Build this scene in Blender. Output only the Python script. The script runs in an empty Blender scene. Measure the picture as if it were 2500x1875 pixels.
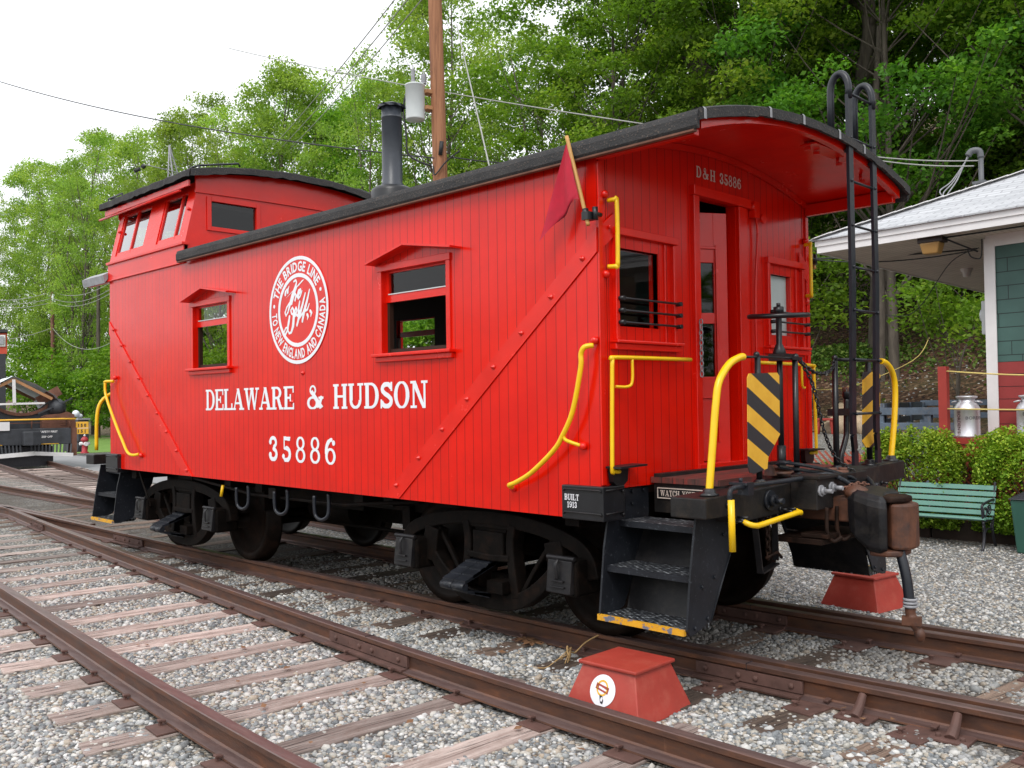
import bpy, bmesh, math, random
import numpy as np
from mathutils import Vector, Matrix
R = math.radians
random.seed(7); rng = np.random.default_rng(11)
S = bpy.context.scene
COL = S.collection

# ------------------------------------------------------------------ camera
cam = bpy.data.cameras.new('camera'); cam.lens = 32.93; cam.sensor_width = 36
cam.clip_start = 0.1; cam.clip_end = 2000
co = bpy.data.objects.new('camera', cam); COL.objects.link(co)
F_ = Vector((-0.70630964, 0.70757954, 0.02139837)); R_ = Vector((0.7074606, 0.70661418, -0.01399634)); U_ = Vector((0.02502391, -0.00525275, 0.99967305))
CAM = Vector((3.7015, -4.4749, 1.5998))
co.matrix_world = Matrix(((R_.x, U_.x, -F_.x, CAM.x), (R_.y, U_.y, -F_.y, CAM.y), (R_.z, U_.z, -F_.z, CAM.z), (0, 0, 0, 1)))
S.camera = co

# ------------------------------------------------------------------ overcast sky
SUN_EL, SUN_AZ = R(58), R(205)
w = bpy.data.worlds.new('World'); S.world = w; w.use_nodes = True
nt = w.node_tree; nt.nodes.clear()
sk = nt.nodes.new('ShaderNodeTexSky'); sk.sky_type = 'NISHITA'; sk.sun_disc = False
sk.sun_elevation = SUN_EL; sk.sun_rotation = SUN_AZ; sk.air_density = 1.6; sk.dust_density = 4.0
hs = nt.nodes.new('ShaderNodeHueSaturation'); hs.inputs['Saturation'].default_value = 0.12
nt.links.new(sk.outputs[0], hs.inputs['Color'])
mx = nt.nodes.new('ShaderNodeMix'); mx.data_type = 'RGBA'; mx.inputs[0].default_value = 0.72
nt.links.new(hs.outputs[0], mx.inputs[6]); mx.inputs[7].default_value = (12.6, 12.9, 13.4, 1)
bg = nt.nodes.new('ShaderNodeBackground'); bg.inputs[1].default_value = 0.1
nt.links.new(mx.outputs[2], bg.inputs[0])
wo = nt.nodes.new('ShaderNodeOutputWorld'); nt.links.new(bg.outputs[0], wo.inputs[0])
sl = bpy.data.lights.new('sun', 'SUN'); sl.energy = 1.3; sl.angle = R(22); sl.color = (1.0, 0.97, 0.92)
so = bpy.data.objects.new('sun', sl); COL.objects.link(so)
sd = Vector((0.45, -0.72, 1.0)).normalized()
so.rotation_euler = sd.to_track_quat('Z', 'Y').to_euler()
S.view_settings.view_transform = 'Standard'; S.view_settings.look = 'None'
S.view_settings.exposure = 0.42; S.view_settings.gamma = 1.0
S.cycles.max_bounces = 8; S.cycles.transparent_max_bounces = 12

# ------------------------------------------------------------------ materials
MATS = {}
class NB:
    def __init__(s, name, rough=.6, metal=0.0, col=(.5, .5, .5), spec=.5):
        m = bpy.data.materials.new(name); m.use_nodes = True; s.m = m; s.t = m.node_tree
        s.t.nodes.clear(); s.o = s.n('ShaderNodeOutputMaterial'); s.b = s.n('ShaderNodeBsdfPrincipled')
        s.l(s.b.outputs[0], s.o.inputs[0]); s.b.inputs['Roughness'].default_value = rough
        s.b.inputs['Metallic'].default_value = metal; s.b.inputs['Base Color'].default_value = (*col, 1)
        s.b.inputs['Specular IOR Level'].default_value = spec
        s.tc = s.n('ShaderNodeTexCoord'); s.oc = s.tc.outputs['Object']; MATS[name] = m
    def n(s, t): return s.t.nodes.new(t)
    def l(s, a, b): s.t.links.new(a, b)
    def mp(s, sc, src=None):
        k = s.n('ShaderNodeMapping'); k.inputs['Scale'].default_value = sc; s.l(src or s.oc, k.inputs[0]); return k.outputs[0]
    def noise(s, scale, det=4, rough=.55, vec=None, dist=0):
        k = s.n('ShaderNodeTexNoise'); k.inputs['Scale'].default_value = scale; k.inputs['Detail'].default_value = det
        k.inputs['Roughness'].default_value = rough; k.inputs['Distortion'].default_value = dist
        s.l(vec or s.oc, k.inputs['Vector']); return k.outputs[0]
    def vor(s, scale, vec=None, feat='F1', out='Distance'):
        k = s.n('ShaderNodeTexVoronoi'); k.feature = feat; k.inputs['Scale'].default_value = scale
        s.l(vec or s.oc, k.inputs['Vector']); return k.outputs[out]
    def ramp(s, src, stops, interp='LINEAR'):
        k = s.n('ShaderNodeValToRGB'); cr = k.color_ramp; cr.interpolation = interp
        while len(cr.elements) < len(stops): cr.elements.new(.5)
        for e, (p, c) in zip(cr.elements, stops):
            e.position = p; e.color = (*c, 1) if len(c) == 3 else c
        s.l(src, k.inputs[0]); return k.outputs[0]
    def math(s, op, a, b=None, c=None):
        k = s.n('ShaderNodeMath'); k.operation = op
        for i, v in enumerate((a, b, c)):
            if v is None: continue
            if isinstance(v, (int, float)): k.inputs[i].default_value = v
            else: s.l(v, k.inputs[i])
        return k.outputs[0]
    def mix(s, f, a, b, mode='MIX'):
        k = s.n('ShaderNodeMix'); k.data_type = 'RGBA'; k.blend_type = mode
        for i, v in ((0, f), (6, a), (7, b)):
            if isinstance(v, (int, float)): k.inputs[i].default_value = v
            elif isinstance(v, tuple): k.inputs[i].default_value = (*v, 1)
            else: s.l(v, k.inputs[i])
        return k.outputs[2]
    def sep(s, src=None):
        k = s.n('ShaderNodeSeparateXYZ'); s.l(src or s.oc, k.inputs[0]); return k.outputs
    def col(s, v): s.l(v, s.b.inputs['Base Color'])
    def rgh(s, v): s.l(v, s.b.inputs['Roughness'])
    def bump(s, h, st=.3, d=.01, nrm=None):
        k = s.n('ShaderNodeBump'); k.inputs['Strength'].default_value = st; k.inputs['Distance'].default_value = d
        s.l(h, k.inputs['Height'])
        if nrm: s.l(nrm, k.inputs['Normal'])
        s.l(k.outputs[0], s.b.inputs['Normal']); return k.outputs[0]

def paint(name, c, rough=.35, var=.12, ns=3.0, bump=.15, dirt_shade=None, chip=None, spec=.5):
    b = NB(name, rough, 0, c, spec)
    v = b.noise(ns, 6, .6)
    c1 = tuple(x*(1-var) for x in c); c2 = tuple(min(1, x*(1+var)) for x in c)
    k = b.ramp(v, [(.3, c1), (.7, c2)])
    if dirt_shade:
        k = b.mix(b.ramp(b.noise(9, 8, .7), [(.5, (0, 0, 0)), (.75, (1, 1, 1))]), k, dirt_shade)
    if chip:
        k = b.mix(b.ramp(b.noise(38, 6, .7), [(.60, (0, 0, 0)), (.64, (1, 1, 1))]), k, chip)
    b.col(k); b.bump(b.noise(22, 5, .6), bump, .004)
    b.rgh(b.math('ADD', b.math('MULTIPLY', v, .15), rough-.07))
    return b

RED = (.66, .0090, .0018)
def siding(name, axis):
    b = NB(name, .2, 0, RED)
    u = b.sep()[axis]
    fr = b.math('FRACT', b.math('DIVIDE', u, .0889))
    d = b.math('ABSOLUTE', b.math('SUBTRACT', fr, .5))          # .5 at board edge
    g = b.math('GREATER_THAN', d, .462)
    cell = b.math('FLOOR', b.math('DIVIDE', u, .0889))
    wn = b.n('ShaderNodeTexWhiteNoise'); wn.noise_dimensions = '1D'; b.l(cell, wn.inputs['W'])
    n = b.noise(2.2, 5, .6)
    base = b.ramp(n, [(.3, (.62, .0060, .0008)), (.7, (.75, .0100, .0012))])
    base = b.mix(b.math('MULTIPLY', wn.outputs[0], .14), base, (.50, .005, .002))
    st = b.noise(1.0, 6, .7, b.mp((26, 26, .8)))
    base = b.mix(b.ramp(st, [(.62, (0, 0, 0)), (.8, (.25, .25, .25))]), base, (.72, .06, .045))
    z = b.sep()[2]
    top = b.math('MULTIPLY', b.ramp(b.math('SUBTRACT', z, 2.1), [(.55, (0, 0, 0)), (1.0, (1, 1, 1))]), b.noise(6, 5, .7))
    base = b.mix(b.math('MULTIPLY', top, .22), base, (.30, .012, .010))
    low = b.math('MULTIPLY', b.ramp(b.math('SUBTRACT', 1.9, z), [(.35, (0, 0, 0)), (1.0, (1, 1, 1))]), b.ramp(b.noise(1.0, 7, .75, b.mp((7, 7, 2.4))), [(.45, (0, 0, 0)), (.75, (1, 1, 1))]))
    base = b.mix(b.math('MULTIPLY', low, .38), base, (.30, .020, .010))
    chp = b.ramp(b.noise(1.0, 6, .8, b.mp((42, 42, 9))), [(.70, (0, 0, 0)), (.735, (1, 1, 1))]); base = b.mix(b.math('MULTIPLY', chp, .7), base, (.80, .16, .12))
    gc = b.mix(b.noise(2.5, 4, .7, b.mp((1, 1, .6))), (.40, .004, .002), (.12, .004, .003))
    base = b.mix(b.math('MULTIPLY', g, .8), base, gc)
    b.col(base)
    hh = b.math('ADD', b.math('MULTIPLY', b.math('SUBTRACT', 1, g), 1.0), b.math('MULTIPLY', b.noise(1.0, 5, .6, b.mp((9, 9, 1.6))), .55))
    hh = b.math('ADD', hh, b.math('MULTIPLY', b.noise(60, 4, .6), .12))
    b.bump(hh, .42, .004)
    b.rgh(b.math('ADD', b.math('MULTIPLY', b.noise(5, 5, .6), .16), .13))
    b.b.inputs['Coat Weight'].default_value = .10; b.b.inputs['Coat Roughness'].default_value = .10; b.b.inputs['Specular IOR Level'].default_value = .32
    return b.m
M = {}
M['siding_x'] = siding('red_siding_side', 0)
M['siding_y'] = siding('red_siding_end', 1)
def redp():
    b = NB('red_enamel', .22, 0, RED)
    b.col(b.ramp(b.noise(3, 6, .6), [(.3, (.62, .0065, .0008)), (.72, (.76, .0110, .0014))]))
    b.bump(b.math('ADD', b.noise(14, 5, .6), b.math('MULTIPLY', b.noise(70, 3), .3)), .3, .004)
    b.rgh(b.math('ADD', b.math('MULTIPLY', b.noise(6, 5, .6), .2), .14)); return b.m
M['red'] = redp()
M['white'] = paint('white_lettering_paint', (.80, .80, .84), .35, .03).m
M['cream'] = paint('faded_lettering_paint', (.58, .50, .44), .5, .1).m
M['black'] = paint('black_gloss_paint', (.009, .009, .011), .34, .35, 5, .3).m
M['blackdull'] = paint('black_worn_paint', (.010, .0095, .011), .42, .4, 6, .4, dirt_shade=(.03, .026, .024), spec=.3).m
M['steps'] = paint('step_black_paint', (.014, .016, .021), .40, .35, 4, .3, chip=(.05, .055, .065), spec=.3).m
M['beam'] = paint('black_timber_paint', (.011, .010, .010), .5, .5, 5, .7, dirt_shade=(.035, .026, .02), spec=.3).m
M['ladder'] = paint('ladder_black_paint', (.008, .010, .016), .36, .2, 8, .4).m
M['yellow'] = paint('yellow_handrail_paint', (.86, .52, .005), .3, .06, 8, .1).m
M['signyel'] = paint('yellow_sign_paint', (.78, .42, .035), .45, .08).m
M['truck'] = paint('grimy_truck_steel', (.0055, .0042, .0036), .6, .5, 6, .6, dirt_shade=(.018, .010, .007), spec=.08).m
M['wheel'] = paint('wheel_steel', (.009, .0055, .004), .5, .5, 5, .4, dirt_shade=(.025, .012, .008), spec=.08).m
M['rustc'] = paint('rusty_coupler_steel', (.11, .042, .022), .55, .5, 7, .6, dirt_shade=(.016, .016, .02)).m
M['dkrust'] = paint('dark_rusty_iron', (.022, .013, .010), .55, .5, 7, .6, dirt_shade=(.07, .03, .018), spec=.08).m
M['galv'] = paint('galvanised_steel', (.28, .28, .30), .45, .25, 12, .2).m
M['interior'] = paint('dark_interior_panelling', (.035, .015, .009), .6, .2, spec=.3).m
M['blind_or_reflection'] = paint('white_window_blind', (.72, .74, .76), .6, .05).m
M['pipe'] = paint('blue_grey_stove_pipe', (.040, .046, .058), .38, .2, 5, .2).m

def roofm():
    b = NB('black_roofing_felt', .9, 0, (.03, .03, .03))
    n = b.noise(85, 2, .6); n2 = b.noise(5, 5, .6)
    c = b.ramp(n2, [(.3, (.022, .022, .024)), (.7, (.042, .040, .040))])
    c = b.mix(b.ramp(n, [(.60, (0, 0, 0)), (.68, (1, 1, 1))]), c, (.11, .085, .07))
    b.col(c); b.bump(b.math('ADD', n, n2), .6, .01); return b.m
M['roof'] = roofm()
def deckm():
    b = NB('worn_red_deck_boards', .62, 0, (.1, .03, .02))
    y = b.sep()[0]
    g = b.math('GREATER_THAN', b.math('ABSOLUTE', b.math('SUBTRACT', b.math('FRACT', b.math('DIVIDE', y, .085)), .5)), .47)
    n = b.noise(1, 7, .7, b.mp((18, 3, 5)))
    c = b.ramp(n, [(.30, (.05, .03, .025)), (.5, (.11, .035, .028)), (.66, (.30, .028, .020)), (.8, (.19, .13, .10))])
    b.col(b.mix(g, c, (.012, .01, .01))); b.bump(b.math('SUBTRACT', n, g), .6, .006); return b.m
M['deck'] = deckm()
def grate():
    b = NB('diamond_grating', .45, .0, (.03, .033, .04))
    v = b.sep(b.mp((17, 26, 1)))
    a = b.math('ABSOLUTE', b.math('SINE', b.math('MULTIPLY', b.math('ADD', v[0], v[1]), 3.14159)))
    c = b.math('ABSOLUTE', b.math('SINE', b.math('MULTIPLY', b.math('SUBTRACT', v[0], v[1]), 3.14159)))
    h = b.math('MAXIMUM', b.math('LESS_THAN', a, .42), b.math('LESS_THAN', c, .42))
    pc = b.ramp(b.noise(24, 5, .7), [(.50, (.045, .050, .060)), (.60, (.34, .36, .38))])
    b.col(b.mix(h, (.004, .004, .005), pc)); b.bump(h, .8, .006); return b.m
M['grate'] = grate()
def nosing():
    b = NB('chipped_yellow_nosing', .5, 0, (.6, .3, .02))
    n = b.noise(19, 6, .65)
    b.col(b.ramp(n, [(.40, (.70, .36, .015)), (.56, (.62, .30, .015)), (.58, (.16, .17, .22)), (.9, (.07, .05, .03))])); b.bump(n, .3, .004); return b.m
M['nosing'] = nosing()
def stripes(name, sg):
    b = NB(name, .45)
    s = b.sep(); v = b.math('FRACT', b.math('DIVIDE', b.math('ADD', b.math('ADD', s[2], -.018 if sg > 0 else -.05), b.math('MULTIPLY', s[1], .5 if sg > 0 else -.42)), .21))
    g = b.math('GREATER_THAN', v, .5)
    n = b.noise(9, 5, .6)
    b.col(b.mix(g, b.ramp(n, [(.3, (.70, .36, .03)), (.7, (.80, .45, .045))]), (.028, .030, .034))); b.bump(b.noise(40, 4), .1, .003); return b.m
M['str_l'] = stripes('striped_warning_paint_left', 1); M['str_r'] = stripes('striped_warning_paint_right', -1)
def railm():
    b = NB('rusty_rail_steel', .48, .35, (.1, .05, .03))
    n = b.noise(5, 8, .65, b.mp((1, 4, 4)))
    geo = b.n('ShaderNodeNewGeometry'); nz = b.sep(geo.outputs['Normal'])[2]
    c = b.ramp(n, [(.25, (.060, .034, .027)), (.45, (.11, .056, .040)), (.60, (.15, .066, .038)), (.78, (.26, .105, .050))])
    c = b.mix(b.ramp(b.noise(1, 7, .8, b.mp((14, 14, 2))), [(.62, (0, 0, 0)), (.72, (.6, .6, .6))]), c, (.34, .17, .10))
    c = b.mix(b.math('MULTIPLY', b.ramp(nz, [(.6, (0, 0, 0)), (.9, (1, 1, 1))]), .75), c, b.ramp(b.noise(1, 7, .7, b.mp((3, 30, 3))), [(.3, (.085, .052, .050)), (.7, (.21, .15, .145))]))
    b.col(c); b.bump(b.noise(60, 5, .6), .25, .003); b.rgh(b.math('ADD', b.math('MULTIPLY', n, .3), .28)); return b.m
M['rail'] = railm()
M['plate'] = paint('rusty_tie_plate', (.10, .050, .040), .7, .3, 8, .5).m
def tiem(name, a, c2, d):
    b = NB(name, .85)
    oi = b.n('ShaderNodeObjectInfo')
    n = b.noise(1, 8, .7, b.mp((22, 1.6, 10)), .6)
    c = b.ramp(n, [(.28, d), (.45, a), (.7, c2)])
    v = b.n('ShaderNodeHueSaturation'); b.l(c, v.inputs['Color'])
    b.l(b.math('ADD', b.math('MULTIPLY', oi.outputs['Random'], .95), .38), v.inputs['Value'])
    g2 = b.ramp(b.noise(1, 4, .6, b.mp((60, 1.2, 4)), 1.2), [(.36, (1, 1, 1)), (.42, (0, 0, 0))]); cc = b.mix(g2, v.outputs[0], (.035, .022, .018)); st = b.ramp(b.noise(4, 6, .7), [(.5, (0, 0, 0)), (.75, (.6, .6, .6))]); cc = b.mix(st, cc, (.16, .10, .075)); b.col(cc); b.bump(b.math('SUBTRACT', n, g2), 1.0, .014); return b.m
M['tie'] = tiem('weathered_tie_wood', (.35, .27, .24), (.60, .505, .46), (.12, .08, .066))
M['tied'] = tiem('dark_tie_wood', (.13, .085, .062), (.24, .17, .13), (.045, .03, .025))
STONE = [(0.0, (.065, .075, .088)), (.16, (.13, .145, .16)), (.32, (.26, .275, .28)), (.46, (.40, .375, .32)), (.58, (.36, .27, .18)), (.66, (.50, .47, .42)), (.82, (.70, .69, .67)), (1, (.22, .225, .235))]
def gravelm():
    b = NB('grey_gravel', .9)
    k = b.n('ShaderNodeTexVoronoi'); k.inputs['Scale'].default_value = 34; b.l(b.oc, k.inputs['Vector'])
    cx = b.n('ShaderNodeSeparateColor'); b.l(k.outputs['Color'], cx.inputs[0])
    c = b.ramp(cx.outputs[0], STONE)
    sh = b.ramp(k.outputs['Distance'], [(.25, (1, 1, 1)), (.62, (.30, .29, .27))])
    c = b.mix(1.0, c, sh, 'MULTIPLY')
    c = b.mix(b.math('MULTIPLY', b.noise(.35, 4), .35), c, (.30, .275, .245)); yy = b.sep()[1]; bd = b.math('LESS_THAN', b.math('ABSOLUTE', b.math('SUBTRACT', yy, 1.35)), .85); c = b.mix(b.math('MULTIPLY', bd, b.ramp(b.noise(1.3, 5), [(.3, (.35, .35, .35)), (.6, (.85, .85, .85))])), c, (.060, .045, .034))  # dark band along the caboose track: underside shade and oil stain as colour
    b.col(c); b.bump(b.math('SUBTRACT', 1, k.outputs['Distance']), 1.0, .03); return b.m
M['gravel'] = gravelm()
def stonem():
    b = NB('gravel_stones', .8)
    a = b.n('ShaderNodeAttribute'); a.attribute_name = 'tone'
    c = b.ramp(a.outputs['Fac'], STONE)
    dt = b.n('ShaderNodeAttribute'); dt.attribute_name = 'dirt_shade'; c = b.mix(dt.outputs['Fac'], c, (.085, .062, .046))  # holds rail dust, oil stain and painted shade below the caboose
    c = b.mix(.25, c, b.ramp(b.noise(90, 3), [(.3, (.12, .12, .12)), (.7, (.6, .6, .58))]))
    b.col(c); return b.m
M['stones'] = stonem()
def leafm(name, c1, c2, c3, tr=.34):
    b = NB(name, .55); b.b.inputs['Specular IOR Level'].default_value = .25
    a = b.n('ShaderNodeAttribute'); a.attribute_name = 'tone'
    c = b.ramp(a.outputs['Fac'], [(0, c1), (.5, c2), (1, c3)])
    oi = b.n('ShaderNodeObjectInfo'); v = b.n('ShaderNodeHueSaturation'); b.l(c, v.inputs['Color'])
    b.l(b.math('ADD', b.math('MULTIPLY', oi.outputs['Random'], .35), .85), v.inputs['Value'])
    b.l(b.math('ADD', b.math('MULTIPLY', oi.outputs['Random'], .02), .49), v.inputs['Hue'])
    b.col(v.outputs[0])
    t = b.n('ShaderNodeBsdfTranslucent'); g = b.mix(1.0, v.outputs[0], (1.25, 1.35, .55), 'MULTIPLY'); b.l(g, t.inputs[0])
    ms = b.n('ShaderNodeMixShader'); ms.inputs[0].default_value = tr
    b.l(b.b.outputs[0], ms.inputs[1]); b.l(t.outputs[0], ms.inputs[2]); b.l(ms.outputs[0], b.o.inputs[0]); return b.m
M['leaf'] = leafm('maple_leaves', (.085, .17, .020), (.17, .31, .035), (.33, .45, .060), .48)
M['leafdk'] = leafm('dark_maple_leaves', (.055, .14, .018), (.115, .25, .030), (.23, .38, .05), .46)
M['leafb'] = leafm('fresh_spring_leaves', (.15, .25, .045), (.26, .39, .075), (.42, .52, .12), .48)
M['hedge'] = leafm('hedge_leaves', (.07, .17, .016), (.20, .36, .028), (.50, .60, .06), .28)
M['weed'] = leafm('weed_leaves', (.06, .12, .02), (.12, .22, .04), (.25, .32, .07))
def barkm():
    b = NB('grey_brown_bark', .9); n = b.noise(1, 7, .7, b.mp((9, 9, 1.4)))
    b.col(b.ramp(n, [(.3, (.045, .035, .028)), (.7, (.15, .125, .10))])); b.bump(n, .8, .03); return b.m
M['bark'] = barkm()
def polem():
    b = NB('orange_brown_pole_wood', .8); n = b.noise(1, 8, .7, b.mp((16, 16, .9)), .8)
    b.col(b.ramp(n, [(.28, (.10, .038, .018)), (.5, (.30, .13, .062)), (.75, (.42, .20, .10))])); b.bump(n, .7, .012); return b.m
M['pole'] = polem()
def hillm():
    b = NB('leaf_litter', .95); n = b.vor(11, None, 'F1', 'Color'); s = b.n('ShaderNodeSeparateColor'); b.l(n, s.inputs[0])
    c = b.ramp(s.outputs[0], [(0, (.022, .010, .006)), (.5, (.075, .034, .018)), (.85, (.13, .065, .036)), (1, (.24, .16, .10))])
    c = b.mix(b.ramp(b.noise(.3, 5), [(.52, (0, 0, 0)), (.7, (.5, .5, .5))]), c, (.05, .09, .02))
    z = b.sep()[2]; c = b.mix(b.ramp(z, [(.0, (1, 1, 1)), (1.0, (.0, .0, .0))]), c, (.27, .20, .135))
    b.col(c); b.bump(b.vor(11), .8, .06); return b.m
M['litter'] = hillm()
b = NB('mown_grass', .9); n = b.noise(2.2, 8, .7); b.col(b.ramp(n, [(.3, (.10, .20, .03)), (.6, (.17, .30, .05)), (.8, (.28, .30, .10))])); b.bump(b.noise(30, 4), .7, .03); M['grass'] = b.m
b = NB('asphalt', .9); b.col(b.ramp(b.noise(3, 8, .7), [(.3, (.22, .22, .23)), (.7, (.32, .32, .33))])); M['asphalt'] = b.m
def glassm(name, tint=(.9, .95, .93), refl=1.0):
    b = NB(name); f = b.n('ShaderNodeLayerWeight'); f.inputs[0].default_value = .5
    t = b.n('ShaderNodeBsdfTransparent'); t.inputs[0].default_value = (*tint, 1); g = b.n('ShaderNodeBsdfGlossy'); g.inputs['Roughness'].default_value = .02
    ms = b.n('ShaderNodeMixShader'); b.l(b.math('MULTIPLY', b.math('ADD', b.math('MULTIPLY', b.math('POWER', f.outputs[1], 5), .92), .045), refl), ms.inputs[0]); b.l(t.outputs[0], ms.inputs[1]); b.l(g.outputs[0], ms.inputs[2]); b.l(ms.outputs[0], b.o.inputs[0]); return b.m
M['glass'] = glassm('window_glass'); M['glassd'] = glassm('cupola_glass', (.30, .33, .32), 1.0); M['glassr'] = glassm('sky_reflecting_glass', (.75, .78, .78), 3.6)
M['box'] = paint('step_box_red', (.36, .040, .026), .5, .1, 6, .25, dirt_shade=(.40, .075, .05)).m
def shing():
    b = NB('pale_grey_shingles', .9); s = b.sep(); bk = b.n('ShaderNodeTexBrick')
    bk.inputs['Scale'].default_value = 1; bk.inputs['Brick Width'].default_value = .33; bk.inputs['Row Height'].default_value = .13; bk.inputs['Mortar Size'].default_value = .012
    bk.inputs['Color1'].default_value = (.40, .41, .43, 1); bk.inputs['Color2'].default_value = (.50, .51, .53, 1); bk.inputs['Mortar'].default_value = (.30, .30, .32, 1)
    b.l(b.oc, bk.inputs['Vector']); b.col(bk.outputs[0]); b.bump(bk.outputs['Fac'], -.2, .006); b.b.inputs['Specular IOR Level'].default_value = .2; return b.m
M['shingle'] = shing()
def clap(name, c, h, tw=0):
    b = NB(name, .6); s = b.sep(); d = b.math('FRACT', b.math('DIVIDE', s[2], h)); g = b.math('LESS_THAN', d, .06)
    k = b.ramp(b.noise(3, 6), [(.3, tuple(x*.85 for x in c)), (.7, tuple(x*1.1 for x in c))])
    if tw:
        row = b.math('FLOOR', b.math('DIVIDE', s[2], h)); wn = b.n('ShaderNodeTexWhiteNoise'); wn.noise_dimensions = '1D'; b.l(row, wn.inputs['W'])
        e = b.math('LESS_THAN', b.math('FRACT', b.math('DIVIDE', b.math('ADD', s[0], wn.outputs[0]), tw)), .02); g = b.math('MAXIMUM', g, e)
    b.col(b.mix(g, k, tuple(x*.2 for x in c))); b.bump(b.math('SUBTRACT', 1, d), .6, .015); return b.m
M['green'] = clap('green_shingle_siding', (.050, .115, .10), .19, .55); M['barn'] = clap('barn_red_clapboard', (.27, .030, .028), .17)
M['trim'] = paint('white_house_trim', (.74, .72, .72), .55, .06, 3, .2).m
def soff():
    b = NB('beadboard_soffit', .7); s = b.sep(); g = b.math('LESS_THAN', b.math('FRACT', b.math('DIVIDE', s[0], .09)), .07)
    b.col(b.mix(g, b.ramp(b.noise(4, 6), [(.3, (.52, .45, .40)), (.7, (.64, .56, .50))]), (.28, .22, .2))); return b.m
M['soffit'] = soff()
M['redwood'] = paint('red_stained_wood', (.33, .035, .025), .6, .12, 5, .3).m
M['lattice'] = paint('terracotta_lattice', (.36, .085, .05), .7, .12).m
def alum():
    b = NB('brushed_aluminium_can', .42, .75, (.62, .62, .66)); b.bump(b.noise(1, 5, .6, b.mp((30, 30, 4))), .15, .004); b.col(b.ramp(b.noise(5, 5), [(.3, (.52, .52, .55)), (.7, (.72, .72, .76))])); return b.m
M['alum'] = alum()
M['bench'] = paint('teal_bench_slats', (.13, .29, .235), .4, .1).m
M['iron'] = paint('black_cast_iron', (.018, .018, .024), .4, .4, 20, .5).m
M['fence'] = paint('blue_grey_fence_paint', (.13, .175, .23), .7, .25, 8, .5, dirt_shade=(.22, .20, .18)).m
M['rope'] = paint('yellow_rope', (.66, .52, .17), .8, .1).m
M['rock'] = paint('tan_boulder', (.42, .32, .22), .9, .3, 4, .8).m
M['mast'] = paint('grey_conduit', (.10, .105, .115), .5, .15).m
M['trash'] = paint('green_plastic', (.03, .10, .075), .4, .1).m
M['timber'] = paint('dark_creosoted_timber', (.035, .024, .018), .85, .4, 6, .8).m
M['flag'] = paint('crimson_cloth', (.46, .012, .035), .85, .12, 14, .3).m
M['staff'] = paint('varnished_wood', (.50, .26, .07), .45, .15).m
M['porc'] = paint('pale_grey_enamel', (.62, .66, .66), .4, .06).m
M['lamp'] = paint('amber_lens', (.34, .19, .06), .3, .06).m
M['brown'] = paint('dark_brown_metal', (.03, .018, .015), .5, .1).m
M['wire'] = paint('wire_black', (.02, .02, .022), .6, .1).m
M['wirel'] = paint('wire_grey', (.34, .34, .32), .6, .1).m
M['tarp'] = paint('blue_tarpaulin', (.20, .38, .62), .45, .5, 5, .5, dirt_shade=(.7, .75, .78)).m
M['tarpw'] = paint('white_tarpaulin', (.70, .74, .78), .5, .15, 4, .5).m
M['planks'] = paint('bare_plank_wood', (.40, .20, .09), .7, .2).m
M['rust'] = paint('flat_rust', (.15, .065, .042), .85, .35, 5, .5).m
M['locob'] = paint('faded_black_loco', (.035, .038, .045), .6, .4, 4, .3).m
M['hyd'] = paint('hydrant_red', (.36, .02, .03), .5, .1).m
M['dry'] = paint('dry_brown_leaf', (.19, .095, .045), .8, .3, 20).m
M['straw'] = paint('dry_straw', (.42, .27, .12), .9, .2, 20).m
M['orange'] = paint('orange_red_boards', (.50, .06, .025), .6, .1).m

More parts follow.
